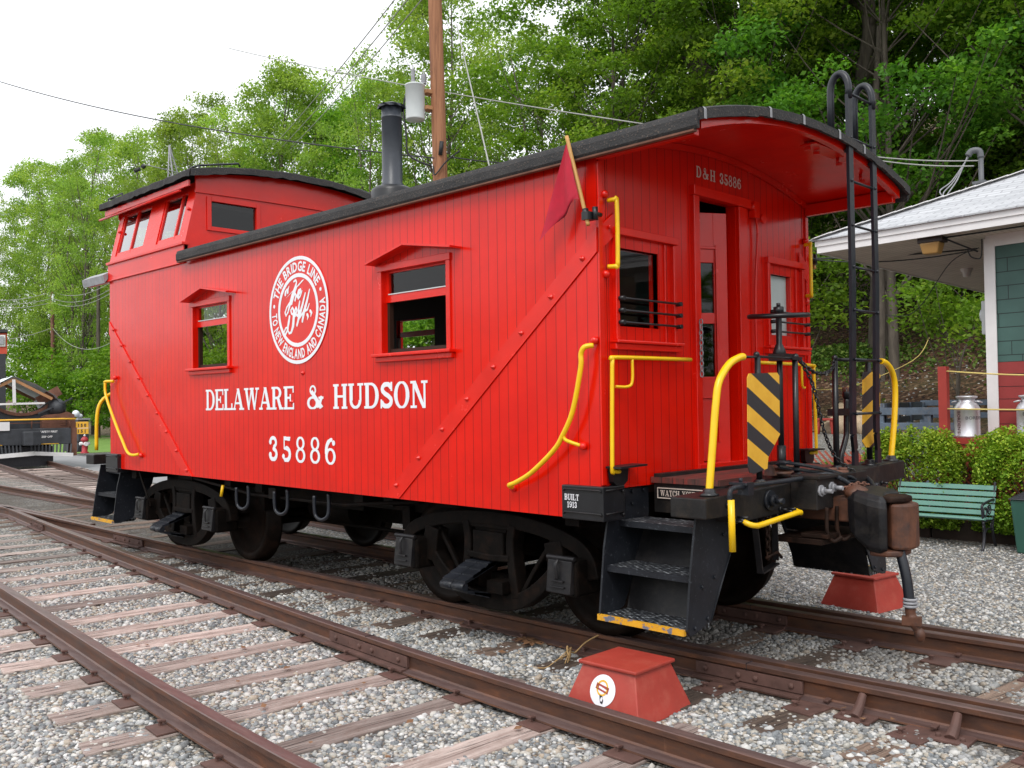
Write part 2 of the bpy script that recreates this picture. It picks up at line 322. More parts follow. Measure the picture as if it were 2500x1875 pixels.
# ------------------------------------------------------------------ mesh tools
def frame_of(t):
    t = Vector(t).normalized(); a = Vector((0, 0, 1)) if abs(t.z) < .95 else Vector((1, 0, 0))
    u = a.cross(t).normalized(); return u, t.cross(u)
class MB:
    def __init__(s): s.v = []; s.f = []; s.s = []
    def add(s, vs, fs, sm=False):
        o = len(s.v); s.v += [tuple(v) for v in vs]; s.f += [tuple(i+o for i in f) for f in fs]; s.s += [sm]*len(fs); return s
    def box(s, x0, x1, y0, y1, z0, z1):
        return s.add([(x0, y0, z0), (x1, y0, z0), (x1, y1, z0), (x0, y1, z0), (x0, y0, z1), (x1, y0, z1), (x1, y1, z1), (x0, y1, z1)],
                     [(0, 3, 2, 1), (4, 5, 6, 7), (0, 1, 5, 4), (1, 2, 6, 5), (2, 3, 7, 6), (3, 0, 4, 7)])
    def obox(s, c, sz, rot):
        m = rot if isinstance(rot, Matrix) else Matrix.Rotation(rot, 3, 'Z'); c = Vector(c); h = Vector(sz)/2
        P = [c + m @ Vector((sx*h.x, sy*h.y, sz_*h.z)) for sz_ in (-1, 1) for sx, sy in ((-1, -1), (1, -1), (1, 1), (-1, 1))]
        return s.add(P, [(0, 3, 2, 1), (4, 5, 6, 7), (0, 1, 5, 4), (1, 2, 6, 5), (2, 3, 7, 6), (3, 0, 4, 7)])
    def bar(s, a, b, wd, th, up=(0, 0, 1)):
        a = Vector(a); b = Vector(b); d = (b-a).normalized(); u = Vector(up); sd_ = d.cross(u).normalized(); u = sd_.cross(d)
        P = [q + sd_*i*wd/2 + u*j*th/2 for q in (a, b) for i, j in ((-1, -1), (1, -1), (1, 1), (-1, 1))]
        return s.add(P, [(0, 1, 2, 3), (7, 6, 5, 4), (0, 4, 5, 1), (1, 5, 6, 2), (2, 6, 7, 3), (3, 7, 4, 0)])
    def quad(s, *P): return s.add(P, [tuple(range(len(P)))])
    def prism(s, poly, ax, a, b):
        n = len(poly); f = {'x': lambda p, t: (t, p[0], p[1]), 'y': lambda p, t: (p[0], t, p[1]), 'z': lambda p, t: (p[0], p[1], t)}[ax]
        return s.add([f(p, a) for p in poly]+[f(p, b) for p in poly], [tuple(range(n))[::-1], tuple(range(n, 2*n))]+[(i, (i+1) % n, n+(i+1) % n, n+i) for i in range(n)])
    def tube(s, pts, r, n=10, closed=False, smooth=True, caps=True, sq=1.0):
        pts = [Vector(p) for p in pts]; m = len(pts); rs = r if isinstance(r, (list, tuple)) else [r]*m
        T = []
        for i in range(m):
            a = pts[(i-1) % m] if closed or i > 0 else pts[i]; c = pts[(i+1) % m] if closed or i < m-1 else pts[i]
            T.append((c-a).normalized())
        u, v = frame_of(T[0]); V = []
        for i in range(m):
            u = (u - T[i]*u.dot(T[i])).normalized(); v = T[i].cross(u)
            for k in range(n):
                an = 2*math.pi*k/n; V.append(pts[i] + (u*math.cos(an) + v*math.sin(an)*sq)*rs[i])
        Fc = []
        for i in range(m if closed else m-1):
            j = (i+1) % m
            for k in range(n): Fc.append((i*n+k, i*n+(k+1) % n, j*n+(k+1) % n, j*n+k))
        s.add(V, Fc, smooth)
        if caps and not closed:
            o = len(s.v)-len(V); s.f += [tuple(o+k for k in range(n))[::-1], tuple(o+(m-1)*n+k for k in range(n))]; s.s += [False, False]
        return s
    def cyl(s, a, b, r0, r1=None, n=16): return s.tube([a, b], [r0, r0 if r1 is None else r1], n)
    def lathe(s, o, ax, prof, n=24, smooth=True):
        o = Vector(o); ax = Vector(ax).normalized(); u, v = frame_of(ax); V = []
        for r, t in prof:
            for k in range(n):
                a = 2*math.pi*k/n; V.append(o + ax*t + (u*math.cos(a)+v*math.sin(a))*r)
        Fc = [(i*n+k, i*n+(k+1) % n, (i+1)*n+(k+1) % n, (i+1)*n+k) for i in range(len(prof)-1) for k in range(n)]
        return s.add(V, Fc, smooth)
    def sweep(s, prof, pts, closed=False):
        pts = [Vector(p) for p in pts]; n = len(prof); m = len(pts); V = []
        for i in range(m):
            t = (pts[min(i+1, m-1)]-pts[max(i-1, 0)]); t.z = 0; t.normalize(); sd_ = Vector((-t.y, t.x, 0))
            for p in prof: V.append(pts[i] + sd_*p[0] + Vector((0, 0, p[1])))
        Fc = [(i*n+k, (i+1)*n+k, (i+1)*n+(k+1) % n, i*n+(k+1) % n) for i in range(m-1) for k in range(n)]
        s.add(V, Fc); o = len(s.v)-len(V); s.f += [tuple(o+k for k in range(n)), tuple(o+(m-1)*n+k for k in range(n))[::-1]]; s.s += [False]*2
        return s
    def ball(s, c, r, n=12, m=8):
        c = Vector(c); r = r if isinstance(r, (tuple, list)) else (r, r, r)
        V = [(c.x+r[0]*math.sin(math.pi*i/m)*math.cos(2*math.pi*k/n), c.y+r[1]*math.sin(math.pi*i/m)*math.sin(2*math.pi*k/n), c.z+r[2]*math.cos(math.pi*i/m)) for i in range(m+1) for k in range(n)]
        return s.add(V, [(i*n+k, (i+1)*n+k, (i+1)*n+(k+1) % n, i*n+(k+1) % n) for i in range(m) for k in range(n)], True)
    def build(s, name, mat, parent=None, bevel=0, off=None, fix=True):
        me = bpy.data.meshes.new(name); o = OFF.get(parent.name, Vector((0, 0, 0))) if parent else (Vector(off) if off else Vector((0, 0, 0)))
        me.from_pydata([(v[0]-o.x, v[1]-o.y, v[2]-o.z) for v in s.v], [], s.f); me.polygons.foreach_set('use_smooth', s.s)
        if fix:
            bm = bmesh.new(); bm.from_mesh(me); bmesh.ops.recalc_face_normals(bm, faces=bm.faces); bm.to_mesh(me); bm.free()
        me.materials.append(M[mat] if isinstance(mat, str) else mat)
        ob = bpy.data.objects.new(name, me); COL.objects.link(ob)
        if parent: ob.parent = parent
        else: ob.location = o
        OFF[ob.name] = o
        if bevel:
            md = ob.modifiers.new('bevel', 'BEVEL'); md.width = bevel; md.segments = 2; md.limit_method = 'ANGLE'; md.angle_limit = R(40)
        return ob
OFF = {}
def tag(o, label, cat, group=None, kind=None):
    if label: o['label'] = label
    if cat: o['category'] = cat
    if group: o['group'] = group
    if kind: o['kind'] = kind
    return o
def thing(name, label, cat, loc=(0, 0, 0), rz=0, group=None, local=False):
    o = bpy.data.objects.new(name, None); COL.objects.link(o); o.location = loc; o.rotation_euler = (0, 0, rz); o.empty_display_size = .2
    OFF[o.name] = Vector((0, 0, 0)) if local else Vector(loc); return tag(o, label, cat, group)
def struct(o): o['kind'] = 'structure'; return o
def bez(pts, n=8):   # smooth Catmull-Rom through points
    P = [Vector(p) for p in pts]; out = []
    for i in range(len(P)-1):
        a = P[max(i-1, 0)]; b_ = P[i]; c = P[i+1]; d = P[min(i+2, len(P)-1)]
        for k in range(n):
            t = k/n; out.append(.5*((2*b_)+(c-a)*t+(2*a-5*b_+4*c-d)*t*t+(3*b_-a-3*c+d)*t**3))
    return out+[P[-1]]
def npmesh(name, V, Q, mat, tone=None, parent=None, smooth=False, nper=4, dirt_shade=None):
    me = bpy.data.meshes.new(name); me.vertices.add(len(V)); me.vertices.foreach_set('co', V.astype(np.float32).ravel())
    nf = len(Q); me.loops.add(nf*nper); me.loops.foreach_set('vertex_index', Q.astype(np.int32).ravel())
    me.polygons.add(nf); me.polygons.foreach_set('loop_start', np.arange(0, nf*nper, nper, dtype=np.int32))
    me.update(calc_edges=True)
    if smooth: me.polygons.foreach_set('use_smooth', np.ones(nf, dtype=bool))
    if dirt_shade is not None:
        a = me.attributes.new('dirt_shade', 'FLOAT', 'POINT'); a.data.foreach_set('value', dirt_shade.astype(np.float32))
    if tone is not None:
        a = me.attributes.new('tone', 'FLOAT', 'POINT'); a.data.foreach_set('value', tone.astype(np.float32))
    me.materials.append(M[mat]); me.validate()
    ob = bpy.data.objects.new(name, me); COL.objects.link(ob)
    if parent: ob.parent = parent
    OFF[ob.name] = OFF.get(parent.name, Vector((0, 0, 0))) if parent else Vector((0, 0, 0))
    return ob
# ------------------------------------------------------------------ painted lettering as thin cut sheets
def bx(X, Y, a, b, c, d): return (X >= a) & (X <= c) & (Y >= b) & (Y <= d)
def ring(X, Y, cx, cy, rx, ry, tx, ty): return ((((X-cx)/rx)**2+((Y-cy)/ry)**2) <= 1) & ~((((X-cx)/(rx-tx))**2+((Y-cy)/(ry-ty))**2) < 1)
def pol(X, Y, P):
    r = np.ones_like(X, dtype=bool); n = len(P); ar = sum(P[i][0]*P[(i+1) % n][1]-P[(i+1) % n][0]*P[i][1] for i in range(n))
    for i in range(n):
        (x1, y1), (x2, y2) = P[i], P[(i+1) % n]; c = (x2-x1)*(Y-y1)-(y2-y1)*(X-x1); r &= (c >= 0) if ar > 0 else (c <= 0)
    return r
def cap(X, Y, x1, y1, x2, y2, r1, r2=None):
    r2 = r1 if r2 is None else r2; dx, dy = x2-x1, y2-y1; L = dx*dx+dy*dy+1e-12; t = np.clip(((X-x1)*dx+(Y-y1)*dy)/L, 0, 1)
    return np.hypot(X-x1-t*dx, Y-y1-t*dy) <= r1+(r2-r1)*t
def strk(X, Y, P, r):
    m = np.zeros_like(X, dtype=bool); rr = r if isinstance(r, list) else [r]*len(P)
    for i in range(len(P)-1): m |= cap(X, Y, *P[i], *P[i+1], rr[i], rr[i+1])
    return m
def arc(cx, cy, rx, ry, a0, a1, n=14): return [(cx+rx*math.cos(R(a0+(a1-a0)*i/n)), cy+ry*math.sin(R(a0+(a1-a0)*i/n))) for i in range(n+1)]
def glyph(ch, X, Y):
    b = lambda *k: bx(X, Y, *k); p = lambda *k: pol(X, Y, k); rg = lambda *k: ring(X, Y, *k)
    stem = b(.08, 0, .29, 1)
    if ch == 'D': return stem | b(0, .9, .45, 1) | b(0, 0, .45, .1) | (rg(.42, .5, .46, .5, .21, .1) & (X > .42))
    if ch == 'E': return stem | b(0, .9, .8, 1) | b(0, 0, .82, .1) | b(.71, .72, .8, 1) | b(.72, 0, .82, .28) | b(.2, .45, .55, .55) | b(.48, .34, .58, .66)
    if ch == 'L': return stem | b(0, .9, .42, 1) | b(0, 0, .8, .1) | b(.69, 0, .8, .32)
    if ch == 'A': return p((.06, 0), (.16, 0), (.52, 1), (.42, 1)) | p((.36, 1), (.58, 1), (.93, 0), (.70, 0)) | b(.2, .27, .75, .36) | b(-.04, 0, .28, .09) | b(.58, 0, 1.02, .09)
    if ch == 'W': return p((.08, 1), (.30, 1), (.50, 0), (.36, 0)) | p((.36, 0), (.46, 0), (.70, .95), (.60, .95)) | p((.56, 1), (.80, 1), (1.0, 0), (.86, 0)) | p((.86, 0), (.97, 0), (1.22, 1), (1.12, 1)) | b(0, .91, .40, 1) | b(.50, .91, .86, 1) | b(1.0, .91, 1.32, 1)
    if ch == 'R': return stem | b(0, .9, .45, 1) | b(.2, .46, .45, .56) | (rg(.42, .73, .38, .27, .2, .1) & (X > .42)) | p((.40, .52), (.62, .52), (.86, .04), (.62, .04)) | b(.62, 0, .95, .09) | b(0, 0, .4, .09)
    if ch == 'P': return stem | b(0, .9, .45, 1) | b(.2, .42, .45, .52) | (rg(.42, .71, .40, .29, .2, .1) & (X > .42)) | b(0, 0, .4, .09)
    if ch == 'B': return stem | b(0, .9, .42, 1) | b(0, 0, .42, .1) | b(.2, .46, .45, .56) | (rg(.40, .75, .34, .25, .18, .09) & (X > .40)) | (rg(.40, .27, .40, .28, .2, .1) & (X > .40))
    if ch == 'H': return b(.08, 0, .28, 1) | b(.64, 0, .84, 1) | b(.2, .45, .7, .55) | b(0, .91, .37, 1) | b(0, 0, .37, .09) | b(.55, .91, .92, 1) | b(.55, 0, .92, .09)
    if ch == 'U': return b(.08, .33, .28, 1) | b(.70, .33, .82, 1) | (rg(.45, .34, .37, .35, .17, .12) & (Y < .34)) | b(0, .91, .37, 1) | b(.58, .91, .94, 1)
    if ch == 'S': return strk(X, Y, arc(.40, .73, .25, .19, 25, 180, 10)+arc(.40, .50, .27, .04, 180, 181, 1)[:0]+[(.17, .66), (.30, .56), (.50, .47), (.64, .36)]+arc(.39, .28, .27, .20, 10, -160, 12), .092) | b(.63, .66, .72, 1) | b(.04, 0, .13, .34)
    if ch == 'O' or ch == '0': return rg(.43, .5, .43, .52, .2, .1)
    if ch == 'N': return b(.12, 0, .22, 1) | b(.70, 0, .80, 1) | p((.06, 1), (.29, 1), (.80, 0), (.64, 0)) | b(0, .91, .26, 1) | b(0, 0, .34, .09) | b(.58, .91, .92, 1)
    if ch == '&': return rg(.36, .79, .2, .21, .09, .08) | (rg(.34, .26, .34, .28, .15, .1)) | p((.18, .72), (.34, .80), (.98, .10), (.78, .0)) | strk(X, Y, [(.86, .46), (.80, .26), (.66, .12)], [.09, .06, .07]) | b(.70, .42, 1.0, .52)
    if ch == '3': return strk(X, Y, arc(.34, .75, .22, .18, 160, -70, 12), .075) | strk(X, Y, arc(.34, .28, .25, .21, 80, -165, 14), .085) | cap(X, Y, .13, .76, .13, .76, .10) | cap(X, Y, .12, .25, .12, .25, .11)
    if ch == '5': return p((.14, 1), (.64, .98), (.60, .82), (.14, .86)) | b(.14, .50, .22, .95) | strk(X, Y, arc(.33, .30, .26, .24, 118, -135, 16), [.04, .06]+[.09]*13+[.06, .04]) | cap(X, Y, .12, .21, .12, .21, .10)
    if ch == '8': return rg(.36, .75, .29, .26, .14, .09) | rg(.36, .28, .34, .29, .15, .1)
    if ch == '6': return rg(.37, .30, .34, .31, .16, .09) | strk(X, Y, arc(.48, .50, .38, .42, 190, 95, 12), [.10]+[.09]*8+[.07]*4) | cap(X, Y, .58, .80, .58, .80, .10)
    if ch == '9': return glyph('6', .74-X, 1-Y)
    if ch == '1': return b(.24, 0, .44, 1) | b(.08, 0, .60, .09) | p((.08, .84), (.3, 1), (.3, .88), (.08, .76))
    if ch == 'I': return b(.1, 0, .32, 1) | b(0, .91, .42, 1) | b(0, 0, .42, .09)
    if ch == 'T': return b(.32, 0, .53, 1) | b(0, .9, .85, 1) | b(0, .68, .09, 1) | b(.76, .68, .85, 1) | b(.2, 0, .65, .09)
    if ch == 'C': return (rg(.43, .5, .43, .51, .2, .1) & ~bx(X, Y, .55, .34, 1, .66)) | b(.72, .66, .8, .98)
    if ch == 'Y': return p((.05, 1), (.27, 1), (.52, .45), (.36, .40)) | p((.72, 1), (.84, 1), (.52, .40), (.42, .45)) | b(.33, 0, .53, .5) | b(-.02, .91, .36, 1) | b(.6, .91, .95, 1) | b(.22, 0, .64, .09)
    return np.zeros_like(X, dtype=bool)
WID = dict(D=.9, E=.84, L=.82, A=1.0, W=1.34, R=.96, P=.84, B=.84, H=.94, U=.95, S=.78, O=.88, N=.93, I=.44, T=.87, C=.86, Y=.94)
WID.update({'&': 1.0, '3': .72, '5': .72, '8': .74, '6': .76, '9': .76, '1': .66, ' ': .6, '0': .88})
def raster(mask, w, h, ru, rv, mapper):
    nu, nv = int(w/ru), int(h/rv); X, Y = np.meshgrid((np.arange(nu)+.5)*ru, (np.arange(nv)+.5)*rv); m = mask(X, Y); V = []; Q = []
    for j in range(nv):
        d = np.diff(np.concatenate(([0], m[j].astype(np.int8), [0]))); a = np.where(d == 1)[0]; b = np.where(d == -1)[0]
        for s_, e in zip(a, b):
            o = len(V); V += [mapper(s_*ru, j*rv), mapper(e*ru, j*rv), mapper(e*ru, (j+1)*rv), mapper(s_*ru, (j+1)*rv)]; Q.append((o, o+1, o+2, o+3))
    return np.array(V), np.array(Q)
def words(name, txt, mapper, width, height, mat, parent, gap=.08, res=None):
    tot = sum(WID[c]+gap for c in txt)-gap; sx = width/tot
    def mask(X, Y):
        m = np.zeros_like(X, dtype=bool); x = 0
        for c in txt: m |= glyph(c, X/sx-x, Y/height); x += WID[c]+gap
        return m
    r = res or height/64
    V, Q = raster(mask, width+sx*.05, height, r*.6, r, mapper)
    V = V-np.array(OFF[parent.name]); return npmesh(name, V, Q, mat, parent=parent)
# sans letters from the built-in font
def sans(txt, size, bold=.0):
    c = bpy.data.curves.new('t', 'FONT'); c.body = txt; c.size = size; c.offset = bold; c.resolution_u = 2
    o = bpy.data.objects.new('t', c); COL.objects.link(o); dg = bpy.context.evaluated_depsgraph_get(); e = o.evaluated_get(dg); me = e.to_mesh()
    vs = [tuple(v.co) for v in me.vertices]; fs = [tuple(p.vertices) for p in me.polygons]; e.to_mesh_clear(); bpy.data.objects.remove(o); bpy.data.curves.remove(c)
    xs = [v[0] for v in vs] or [0]; return vs, fs, min(xs), max(xs)

# ------------------------------------------------------------------ CABOOSE
W = 2.70; L = 7.47
cab = thing('caboose', 'bright red wooden railway caboose with rear cupola and white DELAWARE & HUDSON 35886 lettering', 'caboose', (-3.735, 1.35, 0))
zb = lambda x: .873-(.044/7.47)*x
WIN = [(-5.35, -4.64, 2.007, 2.632), (-2.185, -1.42, 2.007, 2.648)]
arch = lambda y: 3.392-.1035*(y-1.35)**2
def gridwall(us, zl, holes, P, b_out, b_in, d0, d1):
    us = sorted(us); f = lambda z, u: z(u) if callable(z) else z
    for i in range(len(us)-1):
        for j in range(len(zl)-1):
            um = (us[i]+us[i+1])/2; zm = (f(zl[j], um)+f(zl[j+1], um))/2
            if any(h[0] < um < h[1] and h[2] < zm < h[3] for h in holes): continue
            q = [(us[i], f(zl[j], us[i])), (us[i+1], f(zl[j], us[i+1])), (us[i+1], f(zl[j+1], us[i+1])), (us[i], f(zl[j+1], us[i]))]
            b_out.quad(*[P(u, z, d0) for u, z in q]); b_in.quad(*[P(u, z, d1) for u, z in q])
    for h in holes:
        for (ua, za), (ub, zb_) in (((h[0], h[2]), (h[1], h[2])), ((h[1], h[2]), (h[1], h[3])), ((h[1], h[3]), (h[0], h[3])), ((h[0], h[3]), (h[0], h[2]))):
            b_out.quad(P(ua, za, d0), P(ub, zb_, d0), P(ub, zb_, d1), P(ua, za, d1))
    b_out.quad(*[P(u, f(zl[0], u), d) for u, d in ((us[0], d0), (us[-1], d0), (us[-1], d1), (us[0], d1))])
lining = MB()
for y0, sg in ((0, 1), (W, -1)):
    o = MB(); gridwall([-L, 0]+[u for h in WIN for u in h[:2]], [zb]+sorted({z for h in WIN for z in h[2:]})+[3.21], WIN, lambda u, z, d: (u, d, z), o, lining, y0, y0+sg*.085)
    o.build('side_wall', 'siding_x', cab, fix=False)
ys = [i*.15 for i in range(19)]
DOOR = (1.09, 1.60, 1.13, 3.045); EW = [(.20, .63, 2.085, 2.585), (2.07, 2.50, 2.085, 2.585), DOOR]
for x0, sg, D in ((0, -1, EW), (-L, 1, [EW[0], EW[1], (1.0, 1.75, 1.13, 3.045)])):
    o = MB(); gridwall(ys+[u for h in D for u in h[:2]], [1.06, 1.13, 2.085, 2.585, 3.045, 3.1, arch], D, lambda u, z, d: (d, u, z), o, lining, x0+sg*.003, x0+sg*.08)
    o.build('end_wall', 'siding_y', cab, fix=False)
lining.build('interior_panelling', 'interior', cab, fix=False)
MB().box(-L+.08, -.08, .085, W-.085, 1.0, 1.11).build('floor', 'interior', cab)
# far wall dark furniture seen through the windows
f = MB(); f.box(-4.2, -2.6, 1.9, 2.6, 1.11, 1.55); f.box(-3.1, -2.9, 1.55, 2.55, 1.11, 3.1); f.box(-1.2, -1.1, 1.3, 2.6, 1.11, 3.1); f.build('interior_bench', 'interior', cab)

# roof
roof = MB(); tz = lambda y: 3.437-.1035*(y-1.35)**2
yy = [-.07+i*(2.84/28) for i in range(29)]
XR0, XR1 = -5.56, .80
def roofslab(x0, x1):
    m = MB(); rr = random.Random(3)
    top = [(y, tz(y)) for y in yy]; bot = [(y, tz(y)-.03) for y in yy[::-1]]
    prof = [(-.075, 3.118), (-.088, 3.135), (-.088, 3.19), (-.078, 3.215)]+[(y, tz(y)) for y in yy]+[(2.778, 3.215), (2.788, 3.19), (2.788, 3.135), (2.775, 3.118), (2.765, 3.118), (2.765, 3.19)]+bot[1:-1]+[(-.065, 3.19), (-.065, 3.118)]
    m.prism(prof, 'x', x0, x1); return m
ro = roofslab(XR0, XR1).build('roof', 'roof', cab)
ed = MB(); rr = random.Random(5)
for i in range(28):
    y0, y1 = yy[i], yy[i+1]; a, b_ = tz(y0), tz(y1); d0 = .062+rr.uniform(-.004, .006)
    ed.add([(XR1, y0, a+.004), (XR1, y1, b_+.004), (XR1, y1, b_-d0), (XR1, y0, a-d0), (XR1+.022, y0, a-.006), (XR1+.022, y1, b_-.006), (XR1+.022, y1, b_-d0), (XR1+.022, y0, a-d0)], [(0, 1, 5, 4), (4, 5, 6, 7), (3, 7, 6, 2), (0, 4, 7, 3), (1, 2, 6, 5)])
ed.build('roof_edge_roll', 'roof', ro)
sm = MB()
for y in (-.06, .66, 1.08, 1.58, 1.96):
    n0 = 4; 
    P = [(XR1-.06, tz(y)+.006), (XR1+.018, tz(y)+.006), (XR1+.027, tz(y)-.008), (XR1+.027, tz(y)-.062)]
    for k in range(3): sm.quad((P[k][0], y, P[k][1]), (P[k+1][0], y, P[k+1][1]), (P[k+1][0], y+.028, P[k+1][1]+.0), (P[k][0], y+.028, P[k][1]))
sm.build('roof_seam', 'galv', ro)
MB().box(XR0, XR1-.03, -.080, -.045, 3.108, 3.119).build('drip_board', 'rust', ro)
# far stub of the roof beyond the cupola
MB().prism([(-.05, 3.10), (-.07, 3.19)]+[(y, tz(y)-.01) for y in yy[1:-1]]+[(2.77, 3.19), (2.75, 3.10)]+[(y, tz(y)-.05) for y in yy[1:-1][::-1]], 'x', -8.14, -L-.02).build('far_porch_roof', 'galv', cab)
# red soffit, plates and arched fascia on both ends
for xa, xb, sx in ((0.003, .768, 1), (-8.12, -L-.003, -1)):
    m = MB(); n = len(ys)
    m.add([(x, y, arch(y)-.001) for x in (xa, xb) for y in ys], [(i, i+1, n+i+1, n+i) for i in range(n-1)])
    m.build('porch_ceiling', 'red', cab)
    for y0, y1 in ((-.012, .038), (2.662, 2.712)): MB().box(xa, xb-.04*sx if sx > 0 else xb, y0, y1, 3.108, 3.20).build('roof_plate', 'red', cab, bevel=.004)
    m = MB(); xo = xb if sx > 0 else xa; x1_, x2_ = (xo-.045, xo)
    yz = [.0+i*(2.70/24) for i in range(25)]; top = [(y, tz(y)-.066 if y > .05 and y < 2.65 else 3.17) for y in yz]; bt = [(y, 3.352-.118*(y-1.35)**2) for y in yz]
    m.prism([(y, z+.03) for y, z in top]+bt[::-1], 'x', x1_, x2_); m.build('arched_fascia', 'red', cab)
    m = MB(); xt = (xa, xa+.022) if sx > 0 else (xb-.022, xb)
    m.prism([(y, arch(y)-.004) for y in ys]+[(y, arch(y)-.045) for y in ys[::-1]], 'x', *xt); m.build('ceiling_trim', 'red', cab)
m = MB()
for y, x in ((1.55, .6), (1.68, .6), (1.98, .62), (2.35, .62), (.35, .3)): m.cyl((x, y, arch(y)), (x, y, arch(y)-.05), .012, n=8); m.obox((x+.01, y, arch(y)-.05), (.04, .02, .02), .3)
m.box(.58, .70, 1.5, 2.05, arch(1.9)-.012, arch(1.9)); m.build('ceiling_bolts', 'red', cab)

# ---- side windows with casing, hood, sash
def side_window(h, yo, sg, big):
    x0, x1, z0, z1 = h; c = .045
    P = lambda a, b, c_, d, e, f_: (a, b, min(yo+sg*c_, yo+sg*d), max(yo+sg*c_, yo+sg*d), e, f_)
    fr = MB()
    fr.box(*P(x0-c, x0-.001, -.014, .02, z0-.0, z1+.001)); fr.box(*P(x1+.001, x1+c, -.014, .02, z0, z1+.001)); fr.box(*P(x0-c-.004, x1+c+.004, -.017, .02, z1+.002, z1+.055))
    win = fr.build('window', 'red', cab, bevel=.003)
    # sill
    s = MB(); s.box(*P(x0-.075, x1+.09, -.065, .03, z0-.028, z0-.002)); s.box(*P(x0-.06, x1+.075, -.035, .03, z0-.068, z0-.028)); s.build('sill', 'red', win, bevel=.006)
    # pediment hood
    xm = (x0+x1)/2-(.0 if big else -.0); hz = z1+.055
    s = MB()
    for a, b_ in (((x0-.09, hz+.005), (xm, hz+.105)), ((xm, hz+.105), (x1+.16, hz+.02))):
        s.bar((a[0], yo-sg*.055, a[1]), (b_[0], yo-sg*.055, b_[1]), .11, .014)
    s.build('hood', 'red', win)
    # sashes
    rz = z0+(.40 if big else .42); 
    s = MB(); t = .035; d0, d1 = .035, .06
    s.box(*P(x0, x1, d0, d1, rz, rz+.062)); s.box(*P(x0, x0+t, d0, d1, rz+.06, z1)); s.box(*P(x1-t*.3, x1, d0, d1, rz+.06, z1)); s.box(*P(x0+t, x1, d0, d1, z1-.012, z1))
    s.build('sash', 'red', win)
    s = MB(); s.box(*P(x0+.002, x0+.03, .045, .083, z0, rz)); s.box(*P(x0+.03, x1, .05, .083, z0, z0+.035)); s.build('inner_stop', 'interior', win)
    MB().quad(*[(u, yo+sg*.05, z) for u, z in ((x0+t, rz+.062), (x1-.01, rz+.062), (x1-.01, z1-.012), (x0+t, z1-.012))]).build('pane', 'glass', win)
    MB().box(*P(x0+t, x1-.01, .028, .035, rz+.06, rz+.067)).build('putty_line', 'porc', win)
for h, bg_ in zip(WIN, (False, True)):
    side_window(h, 0, 1, bg_); side_window(h, W, -1, bg_)

# ---- end windows
def end_window(y0, y1, z0, z1, xo, sg, blind_or_reflection):
    B = lambda a, b, c, d, e, f_: (min(xo+sg*a, xo+sg*b), max(xo+sg*a, xo+sg*b), c, d, e, f_)
    m = MB(); m.box(*B(-.02, .028, y0-.055, y0-.02, z0-.09, z1+.125)); m.box(*B(-.02, .028, y1+.14, y1+.175, z0-.09, z1+.07)); m.box(*B(-.02, .036, y0-.06, y1+.19, z1+.075, z1+.125))
    win = m.build('window', 'red', cab, bevel=.004)
    m = MB(); m.box(*B(-.05, -.008, y0-.02, y0, z0-.09, z1+.075)); m.box(*B(-.05, -.008, y1, y1+.14, z0-.09, z1+.075)); m.box(*B(-.05, -.008, y0, y1, z1, z1+.075)); m.box(*B(-.05, -.008, y0, y1, z0-.09, z0)); m.box(*B(-.008, .010, y1+.06, y1+.075, z0-.09, z1+.07))
    m.build('sash', 'red', win, bevel=.003)
    m = MB(); m.box(*B(-.02, .065, y0-.09, y1+.20, z0-.112, z0-.092)); m.box(*B(-.02, .045, y0-.085, y1+.195, z0-.152, z0-.112)); m.build('sill', 'red', win, bevel=.006)
    MB().quad(*[(xo-sg*.03, u, z) for u, z in ((y0, z0), (y1, z0), (y1, z1), (y0, z1))]).build('pane', 'glass', win)
    if blind_or_reflection: MB().box(*B(-.056, -.050, y0-.01, y1+.02, z0-.02, z1+.02)).build('blind_or_reflection', 'blind_or_reflection', win)
    else: MB().box(*B(-.45, -.44, y0-.05, y1-.1, z1-.09, z1+.02)).build('blind_or_reflection', 'porc', win)  # pale board added inside, standing for a reflection across the upper glass
    for k in (.02, .095, .172):
        m = MB(); m.tube([(xo+sg*.055, y0-.025, z0+k), (xo+sg*.055, y1+.165, z0+k)], .0075, 8)
        for yq in (y0-.025, y1+.165): m.cyl((xo, yq, z0+k), (xo+sg*.068, yq, z0+k), .015, n=10)
        m.build('window_bar', 'black', win)
end_window(.20, .63, 2.085, 2.585, 0, 1, False); end_window(2.07, 2.42, 2.112, 2.585, 0, 1, True)
end_window(.20, .63, 2.085, 2.585, -L, -1, False); end_window(2.07, 2.42, 2.112, 2.585, -L, -1, False)
# ---- near door
m = MB(); m.box(-.02, .03, 1.02, 1.088, 1.13, 3.039); m.box(-.02, .03, 1.605, 1.665, 1.13, 3.039); m.box(-.019, .022, 1.666, 1.73, 1.13, 3.039); m.box(-.018, .040, 1.012, 1.765, 3.0405, 3.108); m.box(-.06, .035, 1.03, 1.70, 1.115, 1.165); m.box(-.07, -.021, 1.610, 1.625, 1.13, 3.04)
df = m.build('door_frame', 'red', cab, bevel=.004)
m = MB(); hy, hx = 1.580, -.060
def leaf(u0, u1, z0, z1, t0=-.02, t1=.02):
    d = Vector((-math.sin(R(30)), -math.cos(R(30)), 0)); n_ = Vector((-d.y, d.x, 0)); q = [Vector((hx, hy, 0))+d*u+n_*t for u, t in ((u0, t0), (u1, t0), (u1, t1), (u0, t1))]
    return [(p.x, p.y, z) for z in (z0, z1) for p in q]
BF = [(0, 3, 2, 1), (4, 5, 6, 7), (0, 1, 5, 4), (1, 2, 6, 5), (2, 3, 7, 6), (3, 0, 4, 7)]
